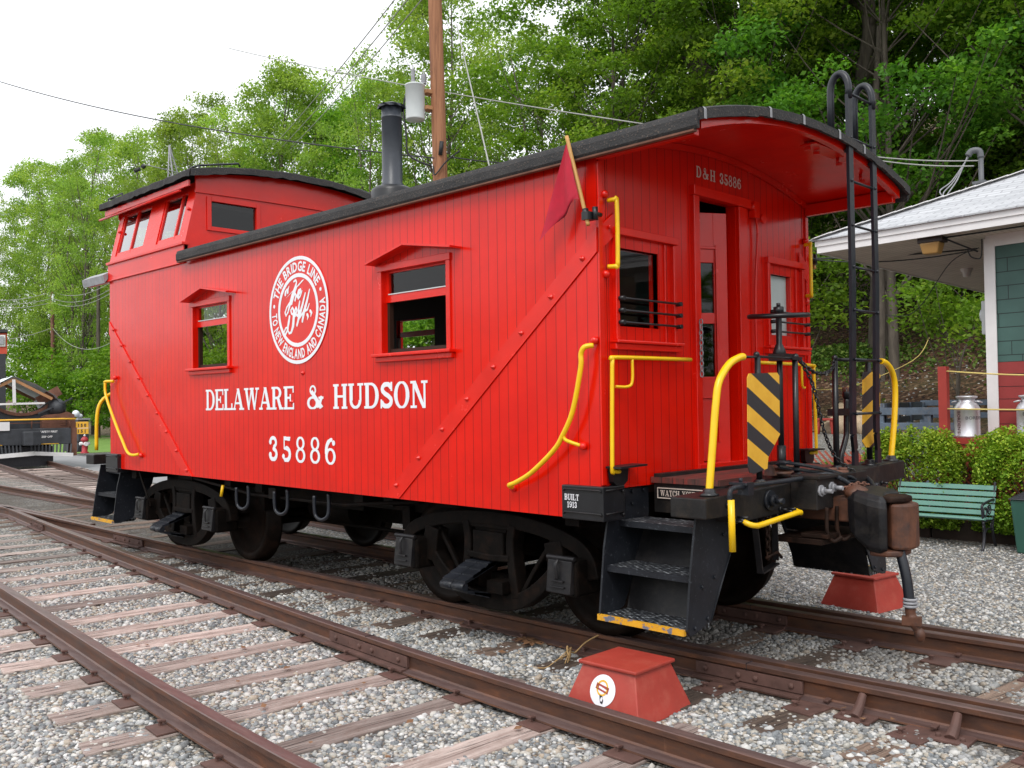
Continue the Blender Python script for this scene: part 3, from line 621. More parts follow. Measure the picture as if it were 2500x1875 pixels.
for a in ((.015, .125, 1.16, 2.99), (.39, .50, 1.16, 2.99), (.125, .39, 2.62, 2.99), (.125, .39, 2.17, 2.25), (.125, .39, 1.16, 1.32), (.125, .39, 1.62, 1.78)): m.add(leaf(*a), BF)
m.add(leaf(.125, .39, 1.32, 1.62, -.010, .004), BF); m.add(leaf(.095, .115, 1.3, 2.75, .021, .034), BF); m.add(leaf(.115, .40, 2.72, 2.74, .021, .034), BF)
do = m.build('door', 'red', cab, bevel=.003)
for z0, z1 in ((1.78, 2.17), (2.25, 2.62)): MB().add(leaf(.125, .39, z0, z1, -.003, .003), BF).build('pane', 'glassd', do)
m = MB(); 
for i in range(11):
    z = 2.15-i*.036; o = Vector((.045, 1.055, z)); r_ = .013; ang = i % 2
    m.tube([o+Vector(((0 if ang else r_*math.cos(t)), (r_*math.cos(t) if ang else 0), .022*math.sin(t))) for t in [k*math.pi/4 for k in range(8)]], .0042, 6, closed=True)
m.build('door_chain', 'galv', cab)
m = MB(); m.cyl((0, 1.80, 3.06), (.06, 1.80, 3.06), .03, n=12); m.box(0, .05, 1.79, 1.86, 2.98, 3.10); m.cyl((.05, 1.9, 2.98), (.07, 1.9, 2.98), .035, n=12)
m.tube(bez([(.03, 1.84, 3.0), (.025, 1.87, 2.85), (.02, 1.84, 2.5), (.02, 1.83, 2.0), (.02, 1.86, 1.2)]), .009, 6); m.build('lamp_conduit', 'red', cab)

# ---- straps and bolts
def strap(P4, wrap=None, y=-.009, sg=1, bolts=()):
    m = MB(); n = len(P4); yo = 0 if sg > 0 else W
    m.prism(P4, 'y', yo-sg*.011, yo+sg*.004)
    for x, z in bolts:
        m.lathe((x, yo-sg*.011, z), (0, -sg, 0), [(0.0, .0), (.019, 0), (.017, .006), (.009, .008), (.009, .022), (.0, .024)], 8)
    m.build('diagonal_strap', 'red', cab)
ua = (Vector((-2.10, 0, .905)), Vector((0, 0, 2.60)))
for yo, sg in ((0, 1), (W, -1)):
    strap([(-2.192, zb(-2.19)+.004), (-1.997, zb(-2.0)+.004), (0, 2.535), (0, 2.687)], sg=sg, bolts=[(-2.02+i*.272, .99+i*.2165) for i in range(8)])
    strap([(-5.387, zb(-5.4)+.004), (-5.58, zb(-5.5)+.004), (-L, 2.49), (-L, 2.64)], sg=sg, bolts=[(-5.5-i*.23, .965+i*.196) for i in range(9)])
for y0 in (0, W):
    m = MB(); s_ = 1 if y0 == 0 else -1
    m.prism([(y0, 2.687), (y0+s_*.16, 2.80), (y0+s_*.16, 2.655), (y0, 2.535)], 'x', .004, .013); m.cyl((.013, y0+s_*.10, 2.70), (.03, y0+s_*.10, 2.70), .014, n=8); m.build('strap_end', 'red', cab)
m = MB()
for x, z in ((-3.33, 1.895), (-3.50, 1.645)): m.lathe((x, 0, z), (0, -1, 0), [(0, 0), (.021, 0), (.019, .006), (.009, .009), (.009, .018), (0, .02)], 10)
m.build('tie_rod_bolt', 'red', cab)
for a_ in ((-.005, .012, .0, .045, 1.09, 3.10), (-.005, .012, 2.655, 2.70, 1.09, 3.10)): MB().box(*a_).build('corner_board', 'red', cab, bevel=.003)

# ---- lettering
sp = lambda x0, z0: (lambda u, v: (x0+u, -.0045, z0+v))
words('lettering', 'DELAWARE', sp(-5.095, 1.58), 1.63, .205, 'white', cab, .02)
words('lettering', '&', sp(-3.262, 1.58), .25, .205, 'white', cab)
words('lettering', 'HUDSON', sp(-2.868, 1.58), 1.225, .205, 'white', cab, .04)
words('car_number', '35886', sp(-3.90, 1.115), 1.07, .226, 'white', cab, .28)
words('end_number', 'D', lambda u, v: (.0045, 1.092+u, 3.178+v), .062, .08, 'cream', cab)
words('end_number', '&', lambda u, v: (.0045, 1.175+u, 3.178+v), .072, .08, 'cream', cab)
words('end_number', 'H', lambda u, v: (.0045, 1.268+u, 3.178+v), .066, .08, 'cream', cab)
words('end_number', '35886', lambda u, v: (.0045, 1.392+u, 3.178+v), .29, .08, 'cream', cab, .12)
# ---- round herald
hx0, hz0, hr = -3.39, 2.448, .471
def herald(X, Y):
    x = X-hr; y = Y-hr; m = ring(x, y, 0, 0, hr, hr, .030, .030) | ring(x, y, 0, 0, .322, .322, .034, .034)
    m |= cap(x, y, -.388, .061, -.388, .061, .0165) | cap(x, y, .355, .15, .355, .15, .0165)
    T = lambda P: [((a-588)/681., (690-b_)/1245.) for a, b_ in P]
    k = .0085
    m |= strk(x, y, T([(452, 500), (455, 470), (472, 440)]), [.014, .012, .004]) | strk(x, y, T([(478, 480), (480, 450), (495, 415)]), [.014, .012, .004])
    m |= pol(x, y, T([(455, 545), (640, 372), (662, 368), (610, 420)])) | strk(x, y, T([(548, 372), (570, 360), (578, 385), (560, 450), (530, 520), (505, 610), (480, 700), (458, 735), (447, 700), (470, 640), (505, 590), (540, 540)]), [k]*3+[.016]*3+[k]*6)
    m |= strk(x, y, T([(575, 440), (545, 520), (520, 610), (540, 545), (562, 505), (572, 530), (560, 580)]), [.011, .014, .014, k, k, .011, .011])
    m |= strk(x, y, T([(585, 545), (615, 500), (620, 470), (600, 480), (588, 530), (595, 565), (615, 545), (634, 490)]), [.011]*4+[.014, .011, k, k])
    m |= strk(x, y, T([(497, 748), (490, 800), (480, 850), (478, 900), (492, 935), (515, 925), (535, 860), (545, 760), (545, 690), (530, 655), (512, 680), (520, 720), (540, 735)]), [.012, .016, .014, k, k, .012, .018, .018, .014, k, k, .010, k])
    m |= strk(x, y, T([(437, 952), (433, 915), (455, 870), (476, 865), (470, 905), (445, 948)]), [.012, k, k, k, .010, .012])
    m |= strk(x, y, T([(560, 752), (556, 700), (570, 660), (580, 690), (566, 730), (585, 755), (605, 700)]), [.010]*7)
    m |= strk(x, y, T([(610, 600), (600, 660), (590, 745)]), [.009, .012, .009]) | strk(x, y, T([(670, 520), (640, 640), (610, 740), (578, 855)]), [.008, .014, .017, .012])
    m |= strk(x, y, T([(716, 490), (690, 600), (655, 720), (637, 820)]), [.008, .014, .018, .012]) | strk(x, y, T([(607, 775), (650, 720), (692, 700), (712, 640)]), [.012, .010, .010, .006])
    m |= strk(x, y, T([(690, 755), (698, 775), (690, 808)]), [.014, .012, .004]) | strk(x, y, T([(722, 720), (735, 740), (725, 780)]), [.014, .012, .004])
    return m
V, Q = raster(herald, 2*hr, 2*hr, .0016, .0026, lambda u, v: (hx0-hr+u, -.0085, hz0-hr+v))
her = MB().prism([(hx0+(hr+.001)*math.cos(t), hz0+(hr+.001)*math.sin(t)) for t in [i*math.pi/32 for i in range(64)]], 'y', -.006, .0).build('round_herald', 'red', cab)
npmesh('herald_rings_and_script', V-np.array(OFF[cab.name]), Q, 'white', parent=her)
lm = MB()
def ringtext(txt, a0, a1, top):
    ws = []; 
    for c in txt:
        v_, f_, x0, x1 = sans(c, .118, .0035) if c != ' ' else ([], [], 0, .03); ws.append((v_, f_, x0, x1))
    tot = sum(b_-a for _, _, a, b_ in ws)+.012*(len(txt)-1); arcw = abs(R(a1-a0))*.383; sx = arcw/tot; pos = 0
    for v_, f_, x0, x1 in ws:
        mid = pos+(x1-x0)/2; th = R(a0)+(R(a1)-R(a0))*mid/tot; pos += (x1-x0)+.012
        if not f_: continue
        r0 = .342 if top else .424; rad = Vector((math.cos(th), math.sin(th))); tan = Vector((math.sin(th), -math.cos(th))) if top else Vector((-math.sin(th), math.cos(th))); up = rad if top else -rad
        lm.add([(hx0+rad.x*r0+tan.x*(v[0]-(x0+x1)/2)*sx+up.x*v[1], -.0085, hz0+rad.y*r0+tan.y*(v[0]-(x0+x1)/2)*sx+up.y*v[1]) for v in v_], f_)
ringtext('THE BRIDGE LINE', 161, 33, True); ringtext('TO NEW ENGLAND AND CANADA', 181, 371, False)
lm.build('herald_lettering', 'white', her, fix=False)

# ---- corner castings with plates
for x0, x1, y0, y1 in ((-.29, .05, -.045, .17), (-.29, .05, W-.17, W+.045), (-L-.03, -L+.30, -.045, .1)):
    m = MB(); m.box(x0, x1, y0, y1, .872, 1.085)
    c_ = m.build('corner_casting', 'black', cab, bevel=.006)
    m = MB(); ya = y0-.006 if y0 < 1 else y1
    for z in (.918, 1.062): m.tube([(x0+.02, ya+.002, z-.012), (x0+.03, ya, z), (x1-.02, ya, z), (x1-.01, ya+.002, z-.012)], .006, 6)
    for z in (.918, 1.062): m.tube([(x1+.004, y0+.02, z), (x1+.004, y1-.03, z+.002)], .006, 6)
    for z in (.905, 1.05): m.cyl((x1, y1-.03, z), (x1+.02, y1-.03, z), .010, n=8)
    m.build('casting_rib', 'blackdull', c_)
c0 = bpy.data.objects['corner_casting']
words('built_date', 'BUILT', lambda u, v: (-.262+u, -.0485, .992+v), .12, .038, 'white', c0, .06)
words('built_date', '1913', lambda u, v: (-.242+u, -.0485, .945+v), .082, .038, 'white', c0, .06)
# ------------------------------------------------------------------ cupola
XC = -5.55; XE = -L-.02
cupz = lambda y: 4.175-.082*(y-1.35)**2
def lean(y0, t): return y0+(.15*t if y0 < 1 else -.15*t)      # t 0 at 3.31, 1 at 3.93
cup = MB().box(XE+.05, XC-.06, .20, W-.20, 3.3, 3.33).build('cupola', 'interior', cab)
for yo, s_ in ((-.012, 1), (W+.012, -1)): MB().box(XE, XC, min(yo, yo+s_*.05), max(yo, yo+s_*.05), 3.115, 3.31).build('cupola_skirt', 'red', cup)
m = MB()
for yo, s_ in ((-.035, 1), (W+.035, -1)): m.box(XE-.01, XC+.015, min(yo, yo+s_*.08), max(yo, yo+s_*.08), 3.305, 3.335); m.box(XE, XC+.01, min(yo+s_*.012, yo+s_*.05), max(yo+s_*.012, yo+s_*.05), 3.112, 3.13)
m.build('trim_rail', 'red', cup, bevel=.004)
OPN = [(-7.37, -6.62), (-6.28, -5.72)]
for yo, s_ in ((0, 1), (W, -1)):
    Y_ = lambda z, d=0: yo+s_*(.15*(z-3.31)/.62+d)
    m = MB(); li = MB()
    gridwall([XE, XC]+[u for h in OPN for u in h], [3.33, 3.40, 3.90, 4.0], [(a, b_, 3.40, 3.90) for a, b_ in OPN], lambda u, z, d: (u, Y_(z, d), z), m, li, 0, .075)
    m.build('cupola_side', 'red', cup, fix=False); li.build('cupola_lining', 'interior', cup, fix=False)
    for a, b_ in OPN:
        m = MB(); q = lambda u0, u1, z0, z1, d0, d1: m.add([(u0, Y_(z0, d0), z0), (u1, Y_(z0, d0), z0), (u1, Y_(z0, d1), z0), (u0, Y_(z0, d1), z0), (u0, Y_(z1, d0), z1), (u1, Y_(z1, d0), z1), (u1, Y_(z1, d1), z1), (u0, Y_(z1, d1), z1)], BF)
        w_ = b_-a; c_ = (a+b_)/2 if a < -7 else b_-.15
        q(a, a+.03, 3.40, 3.90, .010, .035); q(b_-.03, b_, 3.40, 3.90, .010, .035); q(c_-.015, c_+.015, 3.40, 3.90, .008, .035); q(a+.03, b_-.03, 3.40, 3.44, .010, .035); q(a+.03, b_-.03, 3.885, 3.90, .010, .035)
        wn = m.build('cupola_window', 'red', cup)
        MB().quad(*[(u, Y_(z, .025), z) for u, z in ((a+.03, 3.44), (b_-.03, 3.44), (b_-.03, 3.885), (a+.03, 3.885))]).build('cupola_pane', 'glassr', cup)
    m = MB()
    for x in (-7.38, -5.62): m.ball((x, Y_(3.7, -.012), 3.70), .018, 8, 6)
    m.build('window_latch', 'red', cup)
for xf, s_ in ((XC, 1), (XE, -1)):
    m = MB(); li = MB(); hs = [(.30, .83, 3.53, 3.80), (1.87, 2.40, 3.53, 3.80)]
    us = [.15, .30, .83, 1.1, 1.35, 1.6, 1.87, 2.40, 2.55]
    gridwall(us, [3.2, 3.53, 3.80, 3.93, cupz], hs, lambda u, z, d: (d, u, z), m, li, xf, xf-s_*.06)
    m.prism([(0, 3.2), (.15, 3.2), (.15, 3.985), (.148, 3.93), (0, 3.31)], 'x', xf-s_*.03, xf); m.prism([(2.7, 3.2), (2.55, 3.2), (2.55, 3.985), (2.552, 3.93), (2.7, 3.31)], 'x', xf-s_*.03, xf)
    m.build('cupola_front', 'red', cup, fix=False); li.build('cupola_lining', 'interior', cup, fix=False)
    for a, b_, c_, d in hs:
        m = MB(); X0, X1 = (xf-.0, xf+.016) if s_ > 0 else (xf-.016, xf)
        m.box(X0, X1, a-.05, a, c_-.045, d+.045); m.box(X0, X1, b_, b_+.05, c_-.045, d+.045); m.box(X0, X1, a, b_, d, d+.045); m.box(X0, X1, a, b_, c_-.045, c_)
        wn = m.build('cupola_window', 'red', cup, bevel=.003)
        MB().quad(*[(xf-s_*.02, u, z) for u, z in ((a, c_), (b_, c_), (b_, d), (a, d))]).build('cupola_pane', 'glassd' if s_ > 0 else 'glass', cup)
    m = MB(); X0, X1 = (xf, xf+.02) if s_ > 0 else (xf-.02, xf)
    cy = [.12+i*(2.46/18) for i in range(19)]
    m.prism([(y, cupz(y)-.005) for y in cy]+[(y, 3.885-.010*(y-1.35)**2) for y in cy[::-1]], 'x', X0, X1); m.build('cupola_header', 'red', cup)
for ya in (.035, W-.055): MB().box(XE-.2, XC+.03, ya, ya+.02, 3.925, 3.985).build('cupola_fascia', 'red', cup)
for ya in (.040, W-.040): MB().tube([(-7.86, ya, 3.905), (-5.72, ya, 3.905)], .014, 8).build('drip_rail', 'red', cup)
# lumpy felt roof
rr = random.Random(9); nx, ny = 30, 30; X0, X1 = -7.74, XC+.14; V = []; Fc = []
for i in range(nx+1):
    for j in range(ny+1):
        y = .0+j*(2.70/ny); x = X0+(X1-X0)*i/nx; edge = i in (0, nx) or j in (0, ny); z = cupz(y)+.050+rr.uniform(-.003, .004)
        if edge: x += rr.uniform(-.01, .012)*(i in (0, nx)); y += rr.uniform(-.008, .008)
        V.append((x, y, z))
for i in range(nx):
    for j in range(ny): a = i*(ny+1)+j; Fc.append((a, a+ny+1, a+ny+2, a+1))
m = MB().add(V, Fc)
def lip(idx, dx, dy):
    o = len(m.v); 
    for k in idx: v = V[k]; m.v += [(v[0]+dx*.5, v[1]+dy*.5, v[2]-.008), (v[0]+dx, v[1]+dy, v[2]-.068-rr.uniform(0, .018)), (v[0]-dx, v[1]-dy, v[2]-.05)]
    for a in range(len(idx)-1):
        p = o+a*3; q = o+(a+1)*3; m.f += [(idx[a], idx[a+1], q, p), (p, q, q+1, p+1), (p+1, q+1, q+2, p+2)]; m.s += [False]*3
lip([nx*(ny+1)+j for j in range(ny+1)], .012, 0); lip([j for j in range(ny+1)], -.012, 0); lip([i*(ny+1) for i in range(nx+1)], 0, -.012); lip([i*(ny+1)+ny for i in range(nx+1)], 0, .012)
m.build('cupola_roof', 'roof', cup)
m = MB(); m.tube(bez([(-5.95, .12, 4.05), (-5.95, .12, 4.115), (-5.90, .12, 4.12)], 4)+[(-5.55, .10, 4.13), (-5.47, .13, 4.14)], .011, 8); m.tube([(-5.47, .13, 4.14), (-5.47, .58, 4.235), (-5.47, .60, 4.20)], .011, 8); m.tube([(-5.47, .13, 4.14), (-5.47, .13, 4.06)], .011, 8)
m.tube([(-7.62, .05, 4.07), (-7.62, .05, 4.13), (-7.62, .60, 4.27), (-7.62, .60, 4.2)], .011, 8); m.tube([(-7.62, .05, 4.13), (-7.22, .05, 4.13), (-7.22, .05, 4.07)], .011, 8)
m.tube([(-5.47, 2.15, 4.16), (-5.47, 2.15, 4.20), (-5.47, 2.60, 4.13), (-5.47, 2.60, 4.06)], .011, 8)
m.build('roof_grab_rail', 'ladder', cup)
# ------------------------------------------------------------------ chimney
cx_, cy_ = -3.02, .76; zr = tz(cy_)
m = MB(); m.lathe((cx_, cy_, zr-.03), (0, 0, 1), [(.20, 0), (.195, .16), (.185, .185), (.16, .20), (.10, .205)], 24); ch = m.build('chimney', 'black', cab)
m = MB(); m.lathe((cx_, cy_, zr+.10), (0, 0, 1), [(.105, .07), (.105, .10), (.092, .115), (.092, .70), (.095, .702), (.095, .715), (.092, .717), (.092, .80), (0, .80)], 28); m.build('stove_pipe', 'pipe', ch)
m = MB(); V = [(cx_, cy_, zr+.965)]; nn = 16
for k in range(nn): a = 2*math.pi*k/nn; r_ = .128; V.append((cx_+r_*math.cos(a), cy_+r_*math.sin(a), zr+.918))
for k in range(nn): a = 2*math.pi*k/nn; r_ = .130 if k % 2 == 0 else .112; V.append((cx_+r_*math.cos(a), cy_+r_*math.sin(a), zr+.890 if k % 2 == 0 else zr+.903))
m.add(V, [(0, 1+k, 1+(k+1) % nn) for k in range(nn)]+[(1+k, 1+nn+k, 1+nn+(k+1) % nn, 1+(k+1) % nn) for k in range(nn)]); m.build('chimney_cap', 'pipe', ch)
# ------------------------------------------------------------------ platforms, beams, steps at both ends
def bplace(f, end): return f
def end_platform(mir):
    X = (lambda x: x) if not mir else (lambda x: -L-x)
    def bxm(m, x0, x1, *r): a, b_ = X(x0), X(x1); m.box(min(a, b_), max(a, b_), *r)
    m = MB(); bxm(m, .003, .52, .50, 2.20, 1.075, 1.112); pf = m.build('platform_deck', 'deck', cab)
    m = MB(); bxm(m, .02, .55, .515, .56, .885, 1.074); bxm(m, .02, .55, 2.14, 2.185, .885, 1.074); bxm(m, .03, .09, .5, 2.2, 1.112, 1.135); m.build('deck_edge', 'beam', pf)
    # end beam: sags towards the near side
    tp = lambda y: 1.052+.028*y
    o = [(0.0, tp(0)), (2.72, tp(2.72)), (2.72, .995), (2.45, .985), (2.35, .93), (.33, .885), (.24, .935), (0.0, .935)]
    m = MB(); a, b_ = X(.51), X(.75); m.prism(o, 'x', min(a, b_), max(a, b_)); bm_ = m.build('end_beam', 'beam', cab, bevel=.008)
    m = MB()
    for y in (.69, 2.03):
        c = Vector((X(.75), y, .99)); d = Vector((-1 if mir else 1, 0, 0))
        m.cyl(c, c+d*.018, .062, n=16); m.cyl(c+d*.018, c+d*.05, .038, n=6); m.cyl(c+d*.05, c+d*.10, .018, n=10)
    m.build('beam_bolt', 'steps', bm_)
    m = MB()
    for y, z, l in ((.22, 1.0, .04), (.24, .95, .04), (.30, .90, .05), (.82, .925, .05), (2.3, .985, .05), (1.0, .99, .03)):
        c = Vector((X(.75), y, z)); d = Vector((-1 if mir else 1, 0, 0)); m.cyl(c, c+d*l, .007, n=8); m.cyl(c, c+d*.014, .017, n=6)
    m.build('small_bolt', 'black', bm_)
    # steps
    for y0, s_ in ((0, 1), (W, -1)):
        Yq = lambda y: y0+s_*y
        def by(m, x0, x1, ya, yb, z0, z1): bxm(m, x0, x1, min(Yq(ya), Yq(yb)), max(Yq(ya), Yq(yb)), z0, z1)
        m = MB(); outl = [(.12, .955), (.06, .70), (.01, .30), (.035, .262), (.10, .262), (.245, .31), (.48, .70), (.52, .88), (.52, 1.05), (.12, 1.05)]
        outr = [(.12, .925), (.06, .62), (.012, .29), (.035, .258), (.09, .262), (.25, .31), (.475, .70), (.505, .90), (.505, .925)]
        a, b_ = X(-.045), X(-.031); m.prism([(Yq(y), z) for y, z in outl], 'x', min(a, b_), max(a, b_)); st = m.build('boarding_steps', 'steps', cab)
        m = MB(); a, b_ = X(.592), X(.606); m.prism([(Yq(y), z) for y, z in outr], 'x', min(a, b_), max(a, b_)); m.build('side_plate', 'steps', st)
        m = MB()
        a, b_ = X(.606), X(.612); m.tube([(X(.606), Yq(.485), .70), (X(.606), Yq(.255), .31)], .007, 6)
        for y, z in ((.09, .295), (.22, .33), (.30, .56), (.17, .52), (.40, .80)): m.cyl((X(.604), Yq(y), z), (X(.618), Yq(y), z), .012, n=8)
        for y, z in ((.22, 1.03), (.34, 1.03), (.46, 1.03), (.34, .95)): m.cyl((X(-.031), Yq(y), z), (X(-.015), Yq(y), z), .012, n=8)
        m.build('step_bolt', 'steps', st)
        m = MB(); by(m, -.03, .59, .02, .27, .268, .294); tr = m.build('tread', 'grate', st)
        m = MB(); by(m, -.045, .592, -.005, .019, .262, .297); m.build('tread_nosing', 'nosing', st)
        for ya, z in ((.085, .575), (.215, .842)):
            m = MB(); by(m, -.03, .59, ya, ya+.26, z, z+.012); m.build('tread', 'grate', st)
            m = MB(); by(m, -.03, .59, ya-.008, ya, z-.024, z+.013); m.build('tread_lip', 'steps', st)
        m = MB()
        for (ya, za), (yb, zb_) in (((.27, .28), (.36, .57)), ((.36, .585), (.50, .85))):
            P = [(X(-.03), Yq(ya), za), (X(.59), Yq(ya), za), (X(.59), Yq(yb), zb_), (X(-.03), Yq(yb), zb_)]; P2 = [(p[0], p[1]+s_*.012, p[2]) for p in P]
            m.add(P+P2, [(0, 1, 2, 3), (7, 6, 5, 4), (0, 4, 5, 1), (1, 5, 6, 2), (2, 6, 7, 3), (3, 7, 4, 0)])
        m.build('riser', 'blackdull', st)
end_platform(False); end_platform(True)
# enamel WATCH YOUR STEP plate on deck edge
m = MB(); m.box(.05, .50, .507, .514, .972, 1.050); sg_ = m.build('step_warning_plate', 'blackdull', cab)
m = MB(); 
for a in ((.052, .498, .503, .507, 1.040, 1.046), (.052, .498, .503, .507, .976, .982), (.052, .057, .503, .507, .982, 1.040), (.493, .498, .503, .507, .982, 1.040)): m.box(*a)
m.build('plate_border', 'cream', sg_)
words('plate_lettering', 'WATCH YOUR STEP', lambda u, v: (.075+u, .5045, .992+v), .40, .038, 'cream', sg_, .06)
# ------------------------------------------------------------------ end railings, ladder, brake
XP = .68
def pipe(name, pts, r, mat, parent=cab, n=10): return MB().tube(pts, r, n).build(name, mat, parent)
pipe('yellow_handrail', bez([(XP, .145, 1.07), (XP, .150, 1.10), (XP, .195, 1.37), (XP, .235, 1.60), (XP, .275, 1.72), (XP, .385, 1.82), (XP, .50, 1.862), (XP, .545, 1.867)], 5), .0225, 'yellow')
pipe('yellow_handrail', bez([(XP, 2.50, 1.885), (XP, 2.60, 1.868), (XP, 2.70, 1.80), (XP, 2.745, 1.68), (XP, 2.72, 1.45), (XP, 2.645, 1.15), (XP, 2.64, 1.12)], 5), .0225, 'yellow')
m = MB(); m.tube([(XP, .545, 1.867), (XP, .62, 1.868), (XP, .70, 1.872), (XP, 1.20, 1.872)], .012, 8, sq=.7); m.box(XP-.03, XP+.02, 1.12, 1.24, 1.862, 1.882); m.tube([(XP, 1.74, 1.88), (XP, 2.50, 1.886)], .012, 8)
m.ball((XP, .70, 1.885), .02, 8, 6); m.ball((XP, 1.19, 1.885), .022, 8, 6); m.ball((XP, 1.745, 1.89), .022, 8, 6); m.build('top_rail', 'black', cab)
for y, z0 in ((.705, 1.072), (1.175, 1.085), (1.74, 1.10), (2.27, 1.115)):
    m = MB(); m.tube([(XP, y, z0), (XP, y+.005, 1.87)], .019 if y < 1.5 else .021, 10); m.lathe((XP, y, z0), (0, 0, 1), [(.062, 0), (.062, .008), (.042, .014), (.036, .036), (.022, .044)], 14); m.build('rail_post', 'black', cab)
for y, z0 in ((.145, 1.06), (2.64, 1.128)):
    MB().lathe((XP, y, z0), (0, 0, 1), [(.058, 0), (.058, .008), (.040, .014), (.034, .034), (.024, .04)], 14).build('post_socket', 'black', cab)
# striped warning boards
lb = [(.535, 1.20), (.545, 1.74), (.565, 1.765), (.90, 1.775), (.925, 1.755), (.920, 1.385), (.77, 1.245), (.757, 1.178), (.60, 1.155), (.55, 1.165)]
MB().prism([(y, z) for y, z in lb], 'x', XP+.021, XP+.027).build('warning_board', 'str_l', cab)
rb = [(2.095, 1.29), (2.125, 1.78), (2.15, 1.80), (2.395, 1.80), (2.415, 1.78), (2.385, 1.36), (2.33, 1.27), (2.26, 1.245), (2.15, 1.25)]
MB().prism(rb, 'x', XP+.023, XP+.029).build('warning_board', 'str_r', cab)
# brake stand and wheel
bx_, by_ = .55, 1.215
m = MB(); m.tube([(bx_, by_, 1.12), (bx_, by_, 2.19)], .020, 10); m.tube([(bx_, by_, 1.12), (bx_, by_, 1.30)], .034, 4); m.obox((bx_+.02, by_-.01, 1.885), (.12, .13, .045), 0); m.lathe((bx_, by_, 1.885), (0, 0, 1), [(.03, 0), (.045, .03), (.035, .06), (.022, .09)], 12)
m.cyl((bx_, by_, 2.18), (bx_, by_, 2.225), .034, n=6); m.cyl((bx_, by_, 2.225), (bx_, by_, 2.25), .014, n=8); bs = m.build('brake_stand', 'black', cab)
wz = lambda a, r_: 2.165+.080*(-.50*r_*math.cos(a)+.865*r_*math.sin(a))
m = MB(); m.tube([(bx_+.190*math.cos(t), by_+.190*math.sin(t), wz(t, .190)) for t in [i*math.pi/18 for i in range(36)]], .0165, 8, closed=True)
for k in range(5):
    t = k*2*math.pi/5+.3; m.tube([(bx_, by_, 2.178), (bx_+.10*math.cos(t), by_+.10*math.sin(t), wz(t, .1)+.004), (bx_+.18*math.cos(t), by_+.18*math.sin(t), wz(t, .18))], .009, 6, sq=.6)
m.build('brake_wheel', 'black', bs)
m = MB(); m.lathe((bx_-.0, by_-.0, 1.115), (0, 0, 1), [(.10, 0), (.10, .012), (.06, .016), (.055, .03), (.085, .034), (.085, .05), (0, .052)], 14); m.add([(.55, .98, 1.115), (.62, .98, 1.115), (.62, 1.03, 1.115), (.55, 1.03, 1.115), (.56, 1.00, 1.18), (.59, 1.0, 1.18), (.59, 1.03, 1.18), (.56, 1.03, 1.18)], BF); m.build('brake_ratchet', 'rustc', bs)
# bent hose standpipe
m = MB(); m.tube(bez([(.62, 1.93, 1.11), (.62, 1.94, 1.20), (.62, 2.02, 1.33), (.62, 2.03, 1.42), (.62, 2.04, 1.61)], 5), .020, 10); m.cyl((.62, 2.04, 1.61), (.62, 2.04, 1.68), .028, n=10); m.box(.61, .66, 1.76, 2.02, 1.485, 1.535); m.build('standpipe', 'black', cab)
m = MB(); m.cyl((.62, 2.04, 1.655), (.62, 2.04, 1.69), .029, n=8); m.box(.607, .612, 1.80, 2.0, 1.487, 1.533); m.build('standpipe_cap', 'rust', cab)
# chain across the gap and hanging chain
def chain(pts, r, t, mat, name, parent=cab, n=8):
    m = MB(); P = [Vector(p) for p in pts]; d = [0]
    for i in range(1, len(P)): d.append(d[-1]+(P[i]-P[i-1]).length)
    step = r*1.45; k = 0; s_ = step/2
    while s_ < d[-1]:
        i = max(j for j in range(len(d)-1) if d[j] <= s_); f = (s_-d[i])/(d[i+1]-d[i]); c = P[i].lerp(P[i+1], f); tg = (P[i+1]-P[i]).normalized(); u, v = frame_of(tg); sd_ = u if k % 2 else v
        m.tube([c+tg*r*math.cos(a)+sd_*r*.58*math.sin(a) for a in [q*2*math.pi/n for q in range(n)]], t, 5, closed=True); s_ += step; k += 1
    return m.build(name, mat, parent)
chain(bez([(XP+.01, 1.215, 1.87), (XP+.03, 1.30, 1.81), (XP+.03, 1.45, 1.775), (XP+.03, 1.62, 1.80), (XP, 1.735, 1.875)], 5), .019, .0052, 'black', 'gap_chain')
chain(bez([(XP+.01, 1.225, 1.865), (XP+.06, 1.30, 1.70), (XP+.10, 1.36, 1.40), (XP+.14, 1.44, 1.22), (XP+.24, 1.50, 1.12)], 5), .019, .0052, 'black', 'release_chain')
# ladder
m = MB()
stl = {}
for y in (1.79, 2.165):
    m2 = MB(); kx = -.0
    yo = .045 if y < 2 else .055
    pts = [(.745, y+.10, 1.135), (.745, y+.10, 1.24), (.775, y+.015, 1.36), (.782, y, 1.5), (.80, y, 2.4), (.80, y, 3.72)]
    for a, b_ in zip(pts[:-1], pts[1:]): m2.bar(a, b_, .066, .022, up=(1, 0, 0))
    hoop = [(.735+.067*math.cos(t), y, 3.76+.125*math.sin(t)) for t in [k*math.pi/12 for k in range(13)]]
    pp = [(.80, y, 3.70)]+hoop+[(.668, y, 3.70), (.668, y, 3.43)]
    m2.tube(pp, .026, 8)
    for z in (1.499, 1.876, 2.22, 2.52, 2.81, 3.12, 3.42, 3.735): m2.ball((.812, y, z), .012, 8, 5)
    stl[y] = m2
ladder = stl[1.79].build('ladder', 'ladder', cab); stl[2.165].build('ladder_stile', 'ladder', ladder)
for z in (1.499, 1.876, 2.22, 2.52, 2.81, 3.12, 3.42, 3.735):
    MB().tube([(.80, 1.79, z), (.80, 2.165, z)], .0095, 8).build('rung', 'ladder', ladder)
m = MB(); m.bar((.80, 1.79, 3.33), (.77, 1.79, 3.33), .04, .02); m.bar((.80, 2.165, 3.30), (.77, 2.165, 3.30), .04, .02); m.build('ladder_bracket', 'ladder', ladder)
